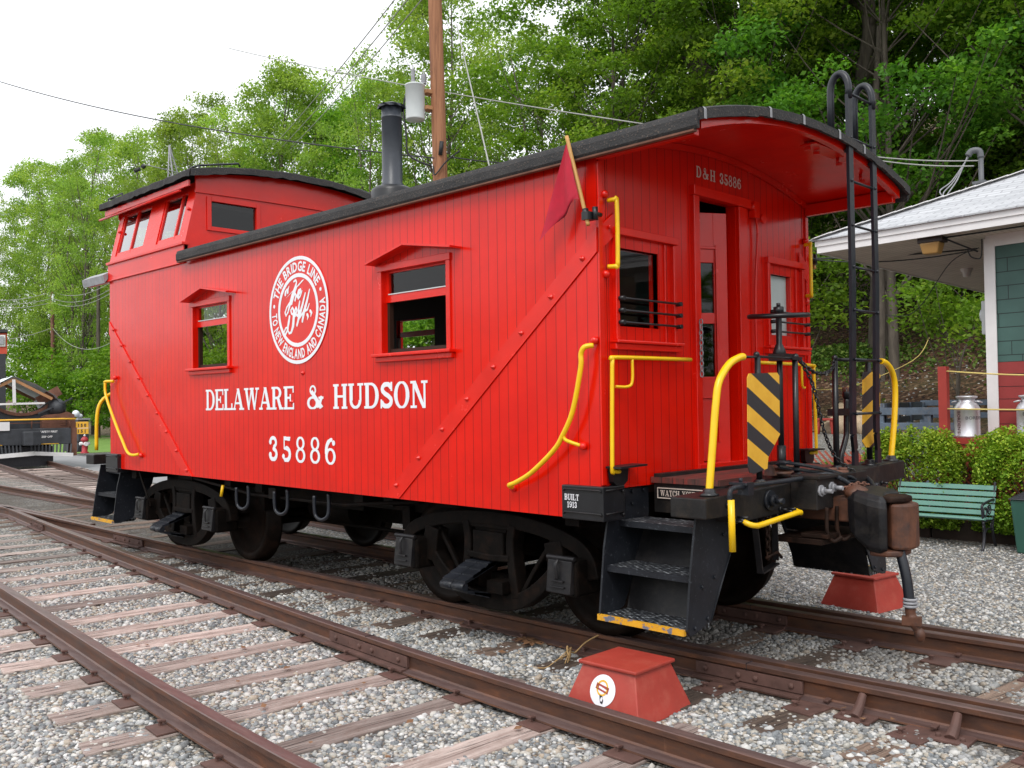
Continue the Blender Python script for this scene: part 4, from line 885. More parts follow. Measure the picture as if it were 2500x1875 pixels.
# ------------------------------------------------------------------ grab irons
def iron(name, pts, r, mat='yellow', seg=4, lugs=()):
    m = MB(); m.tube(bez(pts, seg), r, 8); o = m.build(name, mat, cab)
    if lugs:
        m = MB()
        for c, d in lugs: 
            m.ball(c, .026, 8, 6); m.cyl(c, Vector(c)+Vector(d)*.04, .016, n=8)
        m.build('iron_lug', 'red', o)
for yy_, sg in ((0, 1), (W, -1)):
    Yo = lambda d: yy_-sg*d
    iron('curved_grab_iron', [(-.022, Yo(.03), 1.955), (-.06, Yo(.07), 1.945), (-.085, Yo(.075), 1.90), (-.088, Yo(.075), 1.82), (-.158, Yo(.075), 1.555), (-.245, Yo(.075), 1.40), (-.327, Yo(.075), 1.30), (-.52, Yo(.075), 1.155), (-.66, Yo(.075), 1.085), (-.735, Yo(.07), 1.06), (-.745, Yo(.03), 1.045)], .0165, lugs=[((-.02, Yo(.02), 1.985), (0, sg, 0)), ((-.755, Yo(.012), 1.035), (0, sg, 0)), ((-.125, Yo(.02), 1.33), (0, sg, 0))])
    iron('grab_iron_stay', [(-.24, Yo(.075), 1.41), (-.235, Yo(.07), 1.375), (-.19, Yo(.06), 1.355), (-.14, Yo(.03), 1.335)], .012)
    iron('curved_grab_iron', [(-7.30, Yo(.03), 1.93), (-7.43, Yo(.07), 1.93), (-7.445, Yo(.07), 1.90), (-7.40, Yo(.075), 1.75), (-7.11, Yo(.075), 1.41), (-6.95, Yo(.075), 1.25), (-6.82, Yo(.075), 1.125), (-6.70, Yo(.07), 1.09), (-6.62, Yo(.03), 1.10)], .0165, lugs=[((-7.28, Yo(.02), 1.97), (0, sg, 0)), ((-6.60, Yo(.012), 1.085), (0, sg, 0))])
    # end wall vertical grab, corner rail
    a = lambda y: yy_+sg*y
    iron('vertical_grab_iron', [(.02, a(.085), 2.862), (.07, a(.09), 2.862), (.078, a(.10), 2.84), (.078, a(.10), 2.47), (.07, a(.09), 2.448), (.02, a(.075), 2.448)], .0145, lugs=[((.015, a(.06), 2.90), (-1, 0, 0)), ((.015, a(.06), 2.40), (-1, 0, 0))])
    iron('corner_handrail', [(.03, a(.13), 1.172), (.06, a(.10), 1.172), (.06, a(.045), 1.18), (.06, a(.035), 1.22), (.06, a(.05), 1.83), (.06, a(.06), 1.865), (.06, a(.10), 1.88), (.06, a(.90), 1.885)], .0135)
    iron('handrail_stay', [(.06, a(.25), 1.88), (.06, a(.25), 1.74), (.05, a(.22), 1.70), (.02, a(.13), 1.70)], .010)
    m = MB(); m.prism([(a(.03), 1.195), (a(.30), 1.200), (a(.30), 1.212), (a(.03), 1.207)], 'x', .01, .13); m.prism([(a(.05), 1.195), (a(.21), 1.195), (a(.20), 1.11), (a(.16), 1.085), (a(.09), 1.085), (a(.06), 1.11)], 'x', .012, .05); m.build('marker_lamp_bracket', 'blackdull', cab)
for yy_, sg in ((0, 1), (W, -1)):
    a = lambda y: yy_+sg*y; X = lambda x: -L-x
    pipe('yellow_handrail', bez([(X(XP), a(.10), 1.10), (X(XP), a(.12), 1.6), (X(XP), a(.25), 1.78), (X(XP), a(.5), 1.87)], 5), .0225, 'yellow')
    iron('corner_handrail', [(X(.06), a(.05), 1.17), (X(.06), a(.05), 1.83), (X(.06), a(.10), 1.88), (X(.06), a(.90), 1.885)], .0135)
MB().tube([(-L-XP, .5, 1.87), (-L-XP, 2.2, 1.87)], .012, 8).build('top_rail', 'black', cab)
MB().box(-7.49, -7.473, .03, .06, 2.34, 2.72).build('end_hinge', 'black', cab)
# ------------------------------------------------------------------ coupler, draft gear, hose
m = MB(); m.box(.752, .93, .955, 1.665, .915, 1.122); m.box(.752, .95, .95, 1.30, 1.105, 1.128); cp = m.build('draft_housing', 'beam', cab, bevel=.006)
m = MB(); m.lathe((.84, 1.42, 1.122), (0, 0, 1), [(.07, 0), (.07, .01), (0, .014)], 16); m.cyl((.82, 1.39, 1.13), (.82, 1.39, 1.15), .03, n=6); m.cyl((.86, 1.46, 1.13), (.86, 1.46, 1.15), .03, n=6); m.build('housing_nut', 'rust', cp)
m = MB()
for y, z in ((1.00, 1.035), (1.14, 1.045)): m.cyl((.93, y, z), (.942, y, z), .036, n=14); m.cyl((.942, y, z), (.96, y, z), .026, n=6); m.cyl((.96, y, z), (1.01, y, z), .014, n=10)
m.build('draft_bolt', 'galv', cp)
m = MB(); m.box(.60, 1.06, 1.17, 1.42, .83, .985); m.build('coupler_shank', 'rustc', cab, bevel=.01)
body = [(1.01, 1.22), (1.035, 1.15), (1.09, 1.112), (1.18, 1.098), (1.262, 1.096), (1.292, 1.125), (1.262, 1.20), (1.225, 1.30), (1.222, 1.42), (1.235, 1.50), (1.18, 1.56), (1.07, 1.53), (1.00, 1.44), (.985, 1.30)]
m = MB(); V = []; n = len(body); bc = Vector((1.15, 1.30))
zlo = lambda x: float(np.interp(x, [.98, 1.06, 1.16, 1.3], [.80, .745, .665, .655])); zhi = lambda x: float(np.interp(x, [.98, 1.08, 1.2, 1.3], [1.045, 1.040, 1.018, 1.0]))
for s_, t in ((.80, 0), (.97, .09), (1.01, .45), (1.0, .80), (.95, .93), (.78, 1)): V += [(bc.x+(x-bc.x)*s_, bc.y+(y-bc.y)*s_+(.012 if .3 < t < .6 and y < 1.13 and x < 1.2 else 0), zlo(x)+(zhi(x)-zlo(x))*t) for x, y in body]
m.add(V, [tuple(range(n))[::-1], tuple(range(5*n, 6*n))]+[(k*n+i, k*n+(i+1) % n, (k+1)*n+(i+1) % n, (k+1)*n+i) for k in range(5) for i in range(n)], False)
cpl = m.build('coupler_head', 'blackdull', cab, bevel=.010)
m = MB(); kn = [(1.262, 1.20), (1.30, 1.165), (1.35, 1.17), (1.385, 1.21), (1.40, 1.28), (1.385, 1.37), (1.33, 1.43), (1.26, 1.45), (1.22, 1.40), (1.24, 1.34), (1.25, 1.27)]
m.prism(kn, 'z', .685, .962); m.cyl((1.30, 1.40, .665), (1.30, 1.40, .99), .032, n=12); m.build('coupler_knuckle', 'rustc', cpl, bevel=.016)
MB().prism([(1.17, 1.16), (1.30, 1.15), (1.36, 1.22), (1.35, 1.36), (1.28, 1.44), (1.16, 1.38)], 'z', .966, 1.004).build('upper_lug', 'dkrust', cpl, bevel=.012)
MB().prism([(1.17, 1.14), (1.29, 1.13), (1.35, 1.20), (1.34, 1.36), (1.17, 1.36)], 'z', .640, .680).build('lower_lug', 'rustc', cpl, bevel=.012)
m = MB(); m.ball((1.06, 1.22, 1.012), (.075, .085, .05), 12, 8); m.build('lock_lifter', 'rustc', cpl)
# hanging draft straps and carry iron under beam
m = MB()
for x, y in ((.955, 1.03), (.965, 1.145)): m.tube(bez([(x, y, .93), (x, y, .78), (x+.03, y+.02, .72), (x+.07, y+.05, .75)], 4), .013, 8)
m.box(.80, .98, .98, 1.14, .74, .765); m.box(.62, .95, .96, 1.66, .70, .735); m.build('carry_iron', 'dkrust', cp, bevel=.004)
m = MB(); m.bar((.70, .60, .88), (.70, .66, .545), .04, .01, (0, 1, 0)); m.bar((.70, .84, .90), (.70, .85, .60), .04, .01, (0, 1, 0)); m.bar((.70, .66, .545), (.70, .85, .58), .05, .01, (0, 0, 1)); m.build('chain_guide', 'blackdull', cp)
chain([(.71, .74, .90), (.71, .74, .62)], .024, .007, 'dkrust', 'brake_chain', cp); m = MB(); m.tube([(.71, .71, .63), (.74, .80, .66), (.74, .85, .62)], .010, 6); m.build('brake_hook', 'dkrust', cp)
chain(bez([(.98, 1.20, 1.03), (1.02, 1.30, 1.06), (1.05, 1.42, 1.05)], 4), .020, .006, 'rust', 'lock_chain', cp)
# cut lever
m = MB(); m.tube(bez([(.835, .115, 1.04), (.835, .12, 1.09), (.835, .16, 1.108), (.835, .27, 1.108), (.835, .70, 1.108), (.835, 1.10, 1.112), (.88, 1.18, 1.125), (.95, 1.22, 1.10), (1.02, 1.32, 1.03), (1.06, 1.45, 1.02), (1.0, 1.58, 1.045), (.90, 1.72, 1.07)], 6), .0155, 10)
m.box(.752, .87, .24, .32, 1.118, 1.132); m.cyl((.80, .29, 1.13), (.80, .29, 1.155), .012, n=8); m.box(.80, .87, .255, .315, 1.06, 1.118); cl = m.build('uncoupling_lever', 'steps', cab)
MB().tube([(.845, .112, 1.045), (.846, .116, .756)], .0195, 10).build('lever_handle', 'yellow', cl)
m = MB(); lp = bez([(.90, 1.36, 1.10), (.80, 1.22, 1.13), (.66, 1.06, 1.165), (.63, 1.02, 1.18), (.66, 1.03, 1.20), (.80, 1.22, 1.16), (.93, 1.40, 1.10), (.95, 1.43, 1.075), (.92, 1.38, 1.07)], 5)
for a, b_ in zip(lp[:-1], lp[1:]): m.bar(a, b_+(b_-a)*.1, .034, .010, up=(.3, -.3, 1))
m.build('lever_strap', 'steps', cl)
iron('beam_grab_iron', [(.80, .315, .90), (.835, .325, .885), (.85, .36, .877), (.85, .43, .876), (.85, .84, .905), (.845, .90, .902), (.80, .905, .915)], .017)
m = MB()
for y in (.315, .875): m.tube([(.757, y, .905), (.80, y, .905), (.80, y, .885)], .016, 8); m.cyl((.76, y, .925), (.83, y, .925), .007, n=8)
m.build('grab_iron_bolt', 'black', cab)
# air hose
m = MB(); m.tube(bez([(1.30, 1.26, .74), (1.325, 1.23, .66), (1.365, 1.21, .52), (1.388, 1.2, .34)], 5), .031, 12); ho = m.build('air_hose', 'ladder', cab)
m = MB()
for z in (.385, .365, .345): m.lathe((1.388, 1.2, z), (0, 0, 1), [(.034, 0), (.042, .004), (.042, .014), (.034, .018)], 14)
m.build('hose_clamp', 'galv', ho)
m = MB(); m.tube(bez([(1.388, 1.2, .345), (1.39, 1.2, .30), (1.41, 1.2, .25), (1.44, 1.21, .19)], 4), [.030]*5+[.034]*4+[.026]*4, 10); m.obox((1.40, 1.19, .27), (.11, .05, .05), .3); m.ball((1.44, 1.2, .19), (.035, .03, .045), 8, 6); m.build('glad_hand', 'rustc', ho)
# ------------------------------------------------------------------ underframe
m = MB(); m.box(-L+.3, -.05, 1.12, 1.58, .72, .98); m.box(-L, .5, .95, 1.15, .83, 1.0); m.box(-L, .5, 1.55, 1.75, .83, 1.0); m.box(-L+.3, -.3, .55, .70, .70, .98); m.box(-L+.3, -.3, 2.0, 2.15, .70, .98); m.box(-L+.02, -.02, .10, .26, .90, 1.0); m.box(-L+.02, -.02, W-.26, W-.10, .90, 1.0)
for x in (-.35, -2.3, -2.7, -4.3, -4.9, -7.1): m.box(x-.06, x+.06, .12, W-.12, .80, .99)
m.box(-4.7, -2.35, 1.25, 2.15, .44, .82); m.box(-4.4, -3.5, .75, 1.15, .62, .84); m.box(-2.6, -2.5, .5, 2.2, .55, .75); m.box(-4.95, -4.85, .5, 2.2, .55, .75); m.tube([(-5.2, 1.0, .42), (-2.2, 1.0, .42)], .02, 6); m.tube([(-5.2, 1.7, .38), (-2.2, 1.7, .38)], .02, 6); m.box(-1.42, -1.10, .25, W-.25, .62, .92); m.box(-6.24, -5.92, .25, W-.25, .62, .92)
m.cyl((-3.9, 1.95, .62), (-3.3, 1.95, .62), .17, n=18); m.cyl((-4.6, 1.0, .58), (-3.9, 1.0, .58), .15, n=18); m.build('underframe', 'truck', cab)
MB().tube([(-5.6, W-.12, .87), (-4.4, W-.12, .77), (-2.9, W-.12, .77), (-1.9, W-.12, .86)], .016, 8).build('truss_rod', 'truck', cab)
m = MB(); m.tube([(-5.6, .12, .87), (-4.4, .12, .77), (-2.9, .12, .77), (-1.9, .12, .86)], .016, 8); m.box(-4.02, -3.90, .06, .16, .76, .86); m.bar((-6.95, .12, .88), (-6.75, .16, .50), .03, .012, (0, 1, 0)); m.build('truss_rod', 'truck', cab)
for x in (-4.47, -3.78, -3.13):
    MB().tube(bez([(x-.085, .03, .835), (x-.085, .03, .72), (x-.07, .035, .66), (x, .04, .635), (x+.07, .05, .66), (x+.085, .06, .72), (x+.085, .06, .86)], 5), .016, 8).build('hanger_hook', 'ladder', cab)
MB().tube([(-4.86, .05, .84), (-4.88, .04, .73)], .015, 8).build('uncoupling_tag', 'yellow', cab)
def truck(xc):
    t = MB().box(xc-.55, xc-.42, .50, W-.50, .30, .50).box(xc+.42, xc+.55, .50, W-.50, .30, .50).box(xc-.62, xc+.62, .70, W-.70, .44, .70).box(xc-.16, xc+.16, .22, W-.22, .50, .68).box(xc-.10, xc+.10, .345, W-.345, .25, .36).build('truck', 'truck', cab, bevel=.01)
    for side in (0, 1):
        ym = .28 if side == 0 else W-.28; tr = MB()
        def band(P, wd, th=.10):
            q = bez([(xc+x, ym, z) for x, z in P], 5); n_ = len(q); V = []
            for i_ in range(n_):
                d = (q[min(i_+1, n_-1)]-q[max(i_-1, 0)]).normalized(); u = Vector((-d.z, 0, d.x)); ww = wd if not isinstance(wd, tuple) else wd[0]+(wd[1]-wd[0])*abs(2*i_/(n_-1)-1)
                for a, b_ in ((-1, -1), (1, -1), (1, 1), (-1, 1)): V.append(q[i_]+u*a*ww/2+Vector((0, b_*th/2, 0)))
            tr.add(V, [(0, 1, 2, 3), ((n_-1)*4+3, (n_-1)*4+2, (n_-1)*4+1, (n_-1)*4)]+[(i_*4+k, (i_+1)*4+k, (i_+1)*4+(k+1) % 4, i_*4+(k+1) % 4) for i_ in range(n_-1) for k in range(4)])
        band([(-.98, .44), (-.93, .58), (-.78, .67), (-.45, .745), (0, .775), (.45, .745), (.78, .67), (.93, .58), (.98, .44)], .105)
        band([(-.66, .50), (-.58, .40), (-.40, .26), (-.22, .19), (0, .175), (.22, .19), (.40, .26), (.58, .40), (.66, .50)], (.125, .085), .11)
        for s_ in (-1, 1): band([(s_*.245, .74), (s_*.22, .60), (s_*.24, .40), (s_*.27, .22)], .075, .115); band([(s_*.63, .66), (s_*.66, .52), (s_*.68, .40)], .16, .112); band([(s_*.60, .66), (s_*.44, .46), (s_*.30, .26)], .035, .04)
        band([(-.22, .72), (.22, .72)], .05, .09); band([(-.22, .50), (0, .49), (.22, .50)], .05, .13)
        tr.build('side_frame', 'truck', t, bevel=.010)
    for s_ in (-1, 1):
        xa = xc+s_*.815
        m = MB(); m.tube([(xa, .20, .42), (xa, W-.20, .42)], .075, 12); m.build('axle', 'wheel', t)
        for y0, d in ((.60, 1), (W-.60, -1)):
            m = MB(); m.lathe((xa, y0, .42), (0, d, 0), [(0, -.06), (.10, -.075), (.12, -.03), (.27, -.01), (.33, -.03), (.355, -.06), (.415, -.06), (.422, .055), (.448, .068), (.448, .09), (.40, .095), (.36, .06), (.27, .035), (.13, .05), (.11, .10), (0, .10)], 40); m.build('wheel', 'wheel', t)
            Yd = (.12, .37) if y0 < 1 else (W-.37, W-.12); yo = Yd[0] if y0 < 1 else Yd[1]; g = -1 if y0 < 1 else 1
            m = MB(); m.box(xa-.125, xa+.125, *Yd, .335, .575); m.build('journal_box', 'truck', t, bevel=.02)
            m = MB(); m.prism([(yo, .575), (yo+g*.022, .57), (yo+g*.045, .36), (yo+g*.02, .352), (yo, .36)], 'x', xa-.105, xa+.105); m.cyl((xa-.12, yo+g*.01, .585), (xa+.12, yo+g*.01, .585), .017, n=8)
            m.tube(bez([(xa-.01, yo+g*.03, .575), (xa-.01, yo+g*.055, .54), (xa-.005, yo+g*.05, .45)], 4), .016, 6, sq=.6); m.box(xa-.05, xa+.05, min(yo+g*.03, yo+g*.055), max(yo+g*.03, yo+g*.055), .43, .445); m.box(xa-.06, xa+.06, min(yo+g*.035, yo+g*.058), max(yo+g*.035, yo+g*.058), .395, .405); m.build('journal_lid', 'blackdull', t, bevel=.004)
    for side in (0, 1):
        Ym = (lambda y: y) if side == 0 else (lambda y: W-y)
        m = MB(); g = 1 if side == 0 else -1
        for xo in (-.165, -.040):
            x0, x1 = xc+xo-.060, xc+xo+.060
            for k in range(5):   # stepped leaves
                ya = -.02+k*.075; za = .325+.028*k*1.15; P = [(x0, Ym(ya), za+.004), (x1, Ym(ya), za+.004), (x1, Ym(.42), .475+k*.002), (x0, Ym(.42), .475+k*.002)]
                up = .024; V = P+[(p[0], p[1], p[2]+up) for p in P]; m.add(V, BF)
                ya2 = .0+k*.07; P = [(x0, Ym(ya2), .285-.022*k), (x1, Ym(ya2), .285-.022*k), (x1, Ym(.42), .185-k*.002), (x0, Ym(.42), .185-k*.002)]; m.add([(p[0], p[1], p[2]-.020) for p in P]+P, BF)
            m.cyl((x0, Ym(-.02), .308), (x1, Ym(-.02), .308), .030, n=10)
        m.build('leaf_spring', 'steps', t)
        m = MB(); m.box(xc+.05, xc+.21, min(Ym(.16), Ym(.30)), max(Ym(.16), Ym(.30)), .255, .34); m.build('spring_block', 'truck', t)
truck(-1.26); truck(-6.08)
# ------------------------------------------------------------------ flags in their brackets (held things)
def flag(y0, sg, lab):
    f = thing('signal_flag', lab, 'flag', (.02, y0-sg*.10, 2.70), local=False)
    Yf = lambda d: y0-sg*d
    MB().tube([(-.140, Yf(.115), 3.262), (-.13, Yf(.115), 3.23), (.008, Yf(.10), 2.70), (.012, Yf(.10), 2.685)], .0125, 10).build('staff', 'staff', f)
    top = Vector((-.134, Yf(.115), 3.235)); V = []; nu, nv = 10, 14
    for j in range(nv+1):
        s_ = j/nv; e1 = Vector((-.133+.098*s_, 0, 3.235-.385*s_)); lo = Vector((-.138-.235*s_, 0, 3.235-.62*s_))
        for i in range(nu+1):
            t = i/nu; p = e1.lerp(lo, t); d = .115+.028*math.sin(t*6.0+s_*2.0)*s_+.01*math.sin(t*13+s_*5)*s_
            if j == nv: p.z += .055*math.sin(t*math.pi*1.0)+.02*math.sin(t*7)
            V.append((p.x, Yf(d), p.z))
    MB().add(V, [(j*(nu+1)+i, j*(nu+1)+i+1, (j+1)*(nu+1)+i+1, (j+1)*(nu+1)+i) for j in range(nv) for i in range(nu)], True).build('cloth', 'flag', f)
flag(0, 1, 'dark red signal flag on a wooden stick at the near corner of the red caboose')
flag(W, -1, 'red flag edge showing beyond the far right corner of the red caboose')
for y0, sg in ((0, 1), (W, -1)):
    m = MB(); m.obox((.0, y0-sg*.085, 2.745), (.05, .07, .05), 0); m.cyl((.035, y0-sg*.06, 2.72), (.035, y0-sg*.06, 2.80), .018, n=8); m.tube([(-.005, y0-sg*.1, 2.73), (-.01, y0-sg*.1, 2.79)], .020, 8); m.cyl((.03, y0, 2.76), (.03, y0-sg*.06, 2.76), .014, n=8); m.build('flag_bracket', 'black', cab)
# ------------------------------------------------------------------ ground
def sm_(a, b, x): t = np.clip((x-a)/(b-a), 0, 1); return t*t*(3-2*t)
def gz(x, y):
    x = np.asarray(x, float); y = np.asarray(y, float)
    z = -.175+.022*sm_(-.8, .4, y)*(1-sm_(3, 4.5, y)) - .14*sm_(3.2, 6.8, y)*(1-sm_(8.6, 9.0, y)*0)
    z = z + sm_(-22, -13, x)*(.45*sm_(8.7, 10.5, y)+.55*sm_(10.5, 19, y))
    z = z + .45*np.maximum(0, y-20.8)*sm_(-75, -25, x) + .10*np.maximum(0, y-24)*(1-sm_(-75, -25, x))
    return z
def gz1(x, y): return float(gz(x, y))
def sheet(name, mat, xs, ys_, dz=0, kind='structure', noise=0):
    X, Y = np.meshgrid(xs, ys_); Z = gz(X, Y)+dz; V = np.stack([X.ravel(), Y.ravel(), Z.ravel()], 1); nx = len(xs)
    if noise: V[:, 2] += rng.normal(0, noise, len(V))
    i, j = np.meshgrid(np.arange(nx-1), np.arange(len(ys_)-1)); a = (j*nx+i).ravel(); o = npmesh(name, V, np.stack([a, a+1, a+nx+1, a+nx], 1), mat, smooth=True); o['kind'] = kind; return o
xs = np.concatenate([np.linspace(-400, -40, 30), np.linspace(-38, 8, 93), np.linspace(10, 300, 20)]); ysg = np.concatenate([np.linspace(-300, -8, 20), np.linspace(-7, 21, 80)])
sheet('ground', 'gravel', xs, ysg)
sheet('hill', 'litter', np.concatenate([np.linspace(-300, -60, 20), np.linspace(-58, 20, 60), np.linspace(25, 120, 10)]), np.linspace(20.4, 85, 60), .006, noise=.05)
# lawn and road at the far left
def poly(name, mat, P, dz):
    m = MB(); m.quad(*[(x, y, gz1(x, y)+dz) for x, y in P]); return struct(m.build(name, mat, fix=False))
sheet('lawn', 'grass', np.linspace(-220, -39, 40), np.linspace(9.2, 23.5, 14), .012)
m = MB(); P = [(-45, 8.2), (-38, 8.2), (-30, 7.6), (-22, 6.2), (-17, 5.8), (-17, 9.0), (-25, 9.8), (-38, 10.8), (-45, 11.2)]
m.quad(*[(x, y, gz1(x, y)+.010) for x, y in P]); struct(m.build('road', 'asphalt', fix=False))

# ------------------------------------------------------------------ tracks
RP = [(-.036, -.004), (-.030, 0), (.030, 0), (.036, -.004), (.036, -.030), (.026, -.038), (.009, -.048), (.008, -.115), (.016, -.124), (.068, -.136), (.070, -.146), (-.070, -.146), (-.068, -.136), (-.016, -.124), (-.008, -.115), (-.009, -.048), (-.026, -.038), (-.036, -.030)]
def yA(x):
    px = [-45, -30, -20, -13.8, -10, -6.7, -4, -2.4, -1.2, .5, 3.5, 8]; py = [5.0, 2.9, 1.45, .70, .24, -.10, -.345, -.49, -.60, -.68, -.71, -.71]
    return float(np.interp(x, px, py))
def smooth_path(f, x0, x1, n=90, off=0, z=0):
    xs_ = np.linspace(x0, x1, n); y = np.array([np.mean([f(x+d) for d in np.linspace(-1.2, 1.2, 9)]) for x in xs_]); return [(float(a), float(b_)+off, z) for a, b_ in zip(xs_, y)]
def rail(path, label, joints=(), braces=(), side=-1):
    m = MB().sweep(RP, path); r_ = m.build('rail', 'rail'); assert len(label.split()) <= 16, label; tag(r_, label, 'rail', 'steel rails of the railway tracks')
    def at(x):
        for a, b_ in zip(path[:-1], path[1:]):
            if a[0] <= x <= b_[0]: t = (x-a[0])/(b_[0]-a[0]); d = (Vector(b_)-Vector(a)).normalized(); return Vector(a).lerp(Vector(b_), t), d
        return Vector(path[0]), (Vector(path[1])-Vector(path[0])).normalized()
    for x0, x1 in joints:
        a, d = at(x0); b_, _ = at(x1); nrm = Vector((-d.y, d.x, 0))
        for sd_ in (-1, 1):
            o = nrm*sd_*.021; j = MB(); j.bar(a+o+Vector((0, 0, -.079)), b_+o+Vector((0, 0, -.079)), .022, .072); j.bar(a+nrm*sd_*.052+Vector((0, 0, -.128)), b_+nrm*sd_*.052+Vector((0, 0, -.128)), .055, .014)
            for k in range(6):
                c = a.lerp(b_, (k+.6)/6.2)+nrm*sd_*.032+Vector((0, 0, -.078))
                if k in (1, 4): j.cyl(c, c+nrm*sd_*.002, .013, n=8)
                else: j.lathe(c, nrm*sd_, [(.018, 0), (.017, .010), (.008, .014), (0, .015)], 8)
            j.build('joint_bar', 'plate', r_, bevel=.003)
        jm = MB(); c = a.lerp(b_, .5); jm.obox(c+Vector((0, 0, -.018)), (.005, .074, .042), math.atan2(d.y, d.x)); jm.build('joint_gap', 'iron', r_)
    for x in braces:
        c, d = at(x); nrm = Vector((-d.y, d.x, 0))*side; j = MB(); j.prism([(0, 0), (.15, 0), (.15, .014), (0, .014)], 'x', -.11, .11)
        j = MB(); j.obox(c+nrm*.13+Vector((0, 0, -.143)), (.20, .16, .016), math.atan2(d.y, d.x)); j.tube([c+nrm*.16+Vector((0, 0, -.14)), c+nrm*.09+Vector((0, 0, -.10)), c+nrm*.035+Vector((0, 0, -.04))], [.034, .028, .022], 8)
        for s_ in (-1, 1): j.cyl(c+nrm*.16+d*s_*.06+Vector((0, 0, -.14)), c+nrm*.16+d*s_*.06+Vector((0, 0, -.118)), .014, n=8)
        j.build('rail_brace', 'plate', r_, bevel=.004)
    return r_
A2 = smooth_path(yA, -13.9, 6); A1 = smooth_path(yA, -13.9, 6, off=-1.5)
rail(A2, 'brown rail of the front track passing just in front of the stickered red step box', [(-2.15, -1.15), (-11.4, -10.6)])
rail(A1, 'rusty brown rail nearest the camera, entering the photo at the lower left', [])
fB = lambda x: .585+.035*max(0, x)+.05*max(0, (-x-8)/6)
fB2 = lambda x: 2.07+.03*max(0, x)
B1 = smooth_path(fB, -60, 7, 120); B2 = smooth_path(fB2, -60, 7, 120)
rail(B1, 'dark rail under the near wheels of the caboose', [(.28, 1.0), (-8.8, -7.9)], (1.36, 1.86, 2.4, 2.95, 3.5)); rail(B2, 'rusty rail under the far wheels of the caboose, bolted joint just behind the coupler end', [(-.5, .1)])
rail(smooth_path(lambda x: fB(x)+.155+.02*max(0, -x), -.35, 7, 30, z=-.004), 'second rail running close inside the near caboose rail towards the lower right'); rail(smooth_path(lambda x: fB2(x)+.20+.045*max(0, -x+.3), -.7, 7, 30, z=-.006), 'dark second rail just beyond the far caboose rail, by the hanging air hose')
rail(smooth_path(lambda x: fB(x)+.12, -13.8, -9.9, 20, z=-.006), 'short guard rail beside the near caboose rail left of the far steps')
fC = lambda x: float(np.interp(x, [-60, -45, -28, -20, -14.3, -11, -8], [9.6, 7.6, 4.75, 3.45, 2.55, 2.28, 2.2]))
C1 = smooth_path(fC, -60, -9, 60); C2 = smooth_path(lambda x: float(np.interp(x, [-60, -28, -19.8, -15.7, -8, 0, 7], [11.1, 6.25, 4.72, 4.05, 3.2, 2.95, 2.9])), -60, -4.5, 60)
rail(C1, 'rail leading to the left side of the old locomotive'); rail(C2, 'rail leading to the right side of the old locomotive')

ORD = ['first', 'second', 'third', 'fourth', 'fifth', 'sixth', 'seventh', 'eighth', 'ninth', 'tenth', 'eleventh', 'twelfth', 'thirteenth', 'fourteenth', 'fifteenth', 'sixteenth', 'seventeenth', 'eighteenth', 'nineteenth', 'twentieth']
def ordw(n): return ORD[n] if n < 20 else ['twenty', 'thirty', 'forty'][(n+1)//10-2]+('-'+ORD[(n+1) % 10-1] if (n+1) % 10 else 'th') if (n+1) % 10 else ['twentieth', 'thirtieth', 'fortieth'][(n+1)//10-2]
TR = random.Random(21)
def tie(cx, cy, rz, ln, wd, ztop, mat, label, plates, group, spikes=True):
    m = MB(); n = 8; V = []
    for i in range(n+1):
        x = -ln/2+ln*i/n
        for y, z in ((-wd/2, -.12), (wd/2, -.12), (wd/2, 0), (-wd/2, 0)): V.append((y+TR.uniform(-.007, .007), x+(TR.uniform(-.02, .02) if i in (0, n) else 0), z+(TR.uniform(-.005, .004) if z == 0 else 0)))
    Fc = [(0, 1, 2, 3), (n*4+3, n*4+2, n*4+1, n*4)]+[(i*4+k, (i+1)*4+k, (i+1)*4+(k+1) % 4, i*4+(k+1) % 4) for i in range(n) for k in range(4)]
    m.add(V, Fc); t = m.build('railway_tie', mat, bevel=.006); t.location = (cx, cy, ztop); t.rotation_euler = (0, TR.uniform(-.01, .01), rz); tag(t, label, 'railway tie', group)
    for py in plates:
        p = MB(); p.box(-.095, .095, py-.155, py+.155, 0, .012); pl = p.build('tie_plate', 'plate', t, bevel=.003)
        if spikes:
            for sx, sy in ((-.05, -.085), (.05, .085)):
                q = MB(); q.box(sx-.009, sx+.009, py+sy-.009, py+sy+.009, .01, .034); q.obox((sx, py+sy-.006*(1 if sy > 0 else -1), .037), (.032, .042, .013), Matrix.Rotation(.18 if sy > 0 else -.18, 3, 'X')); q.build('spike', 'plate', pl, bevel=.003)
    return t
# front track: measured positions along the near rail
xs_ = [.10, -.564, -1.259, -1.852, -2.519, -3.214, -3.82, -4.403, -5.092]; k = -5.70
while k > -15: xs_.append(k); k -= .64
xs_ = [2.75, 2.1, 1.42, .76]+xs_
for i, x in enumerate(xs_):
    yc = yA(x)-.75; sl = (yA(x+.5)-yA(x-.5)); rz = math.atan(sl)+TR.uniform(-.02, .02); xo = .0
    ln = 2.5+TR.uniform(-.03, .05); tie(x, yc-.0, rz, ln, .215+TR.uniform(-.02, .02), -.160+TR.uniform(-.003, .003), 'tie', f'{ordw(i)} grey weathered tie of the front track, from the lower right', (-.75, .75), 'ties under the front track', spikes=x > -9)
i = 0; x = 3.0; BT = []
while x > -14:
    d = x > 0; BT.append((x, -.12 if x > .3 else 0))
    yc = 1.34+TR.uniform(-.05, .05)-(.12 if d else 0); ln = 2.6; bur = -.146+TR.uniform(-.006, .004)
    tie(x, yc, TR.uniform(-.02, .02)-(.12 if x > .3 else 0), ln, .22, bur, 'tied', f'{ordw(i)} dark half buried tie under the caboose track, from the lower right', (-.745, .745), 'ties under the caboose track', spikes=x > -3.5); i += 1; x -= .60+TR.uniform(-.04, .04)
i = 0; x = -14.6
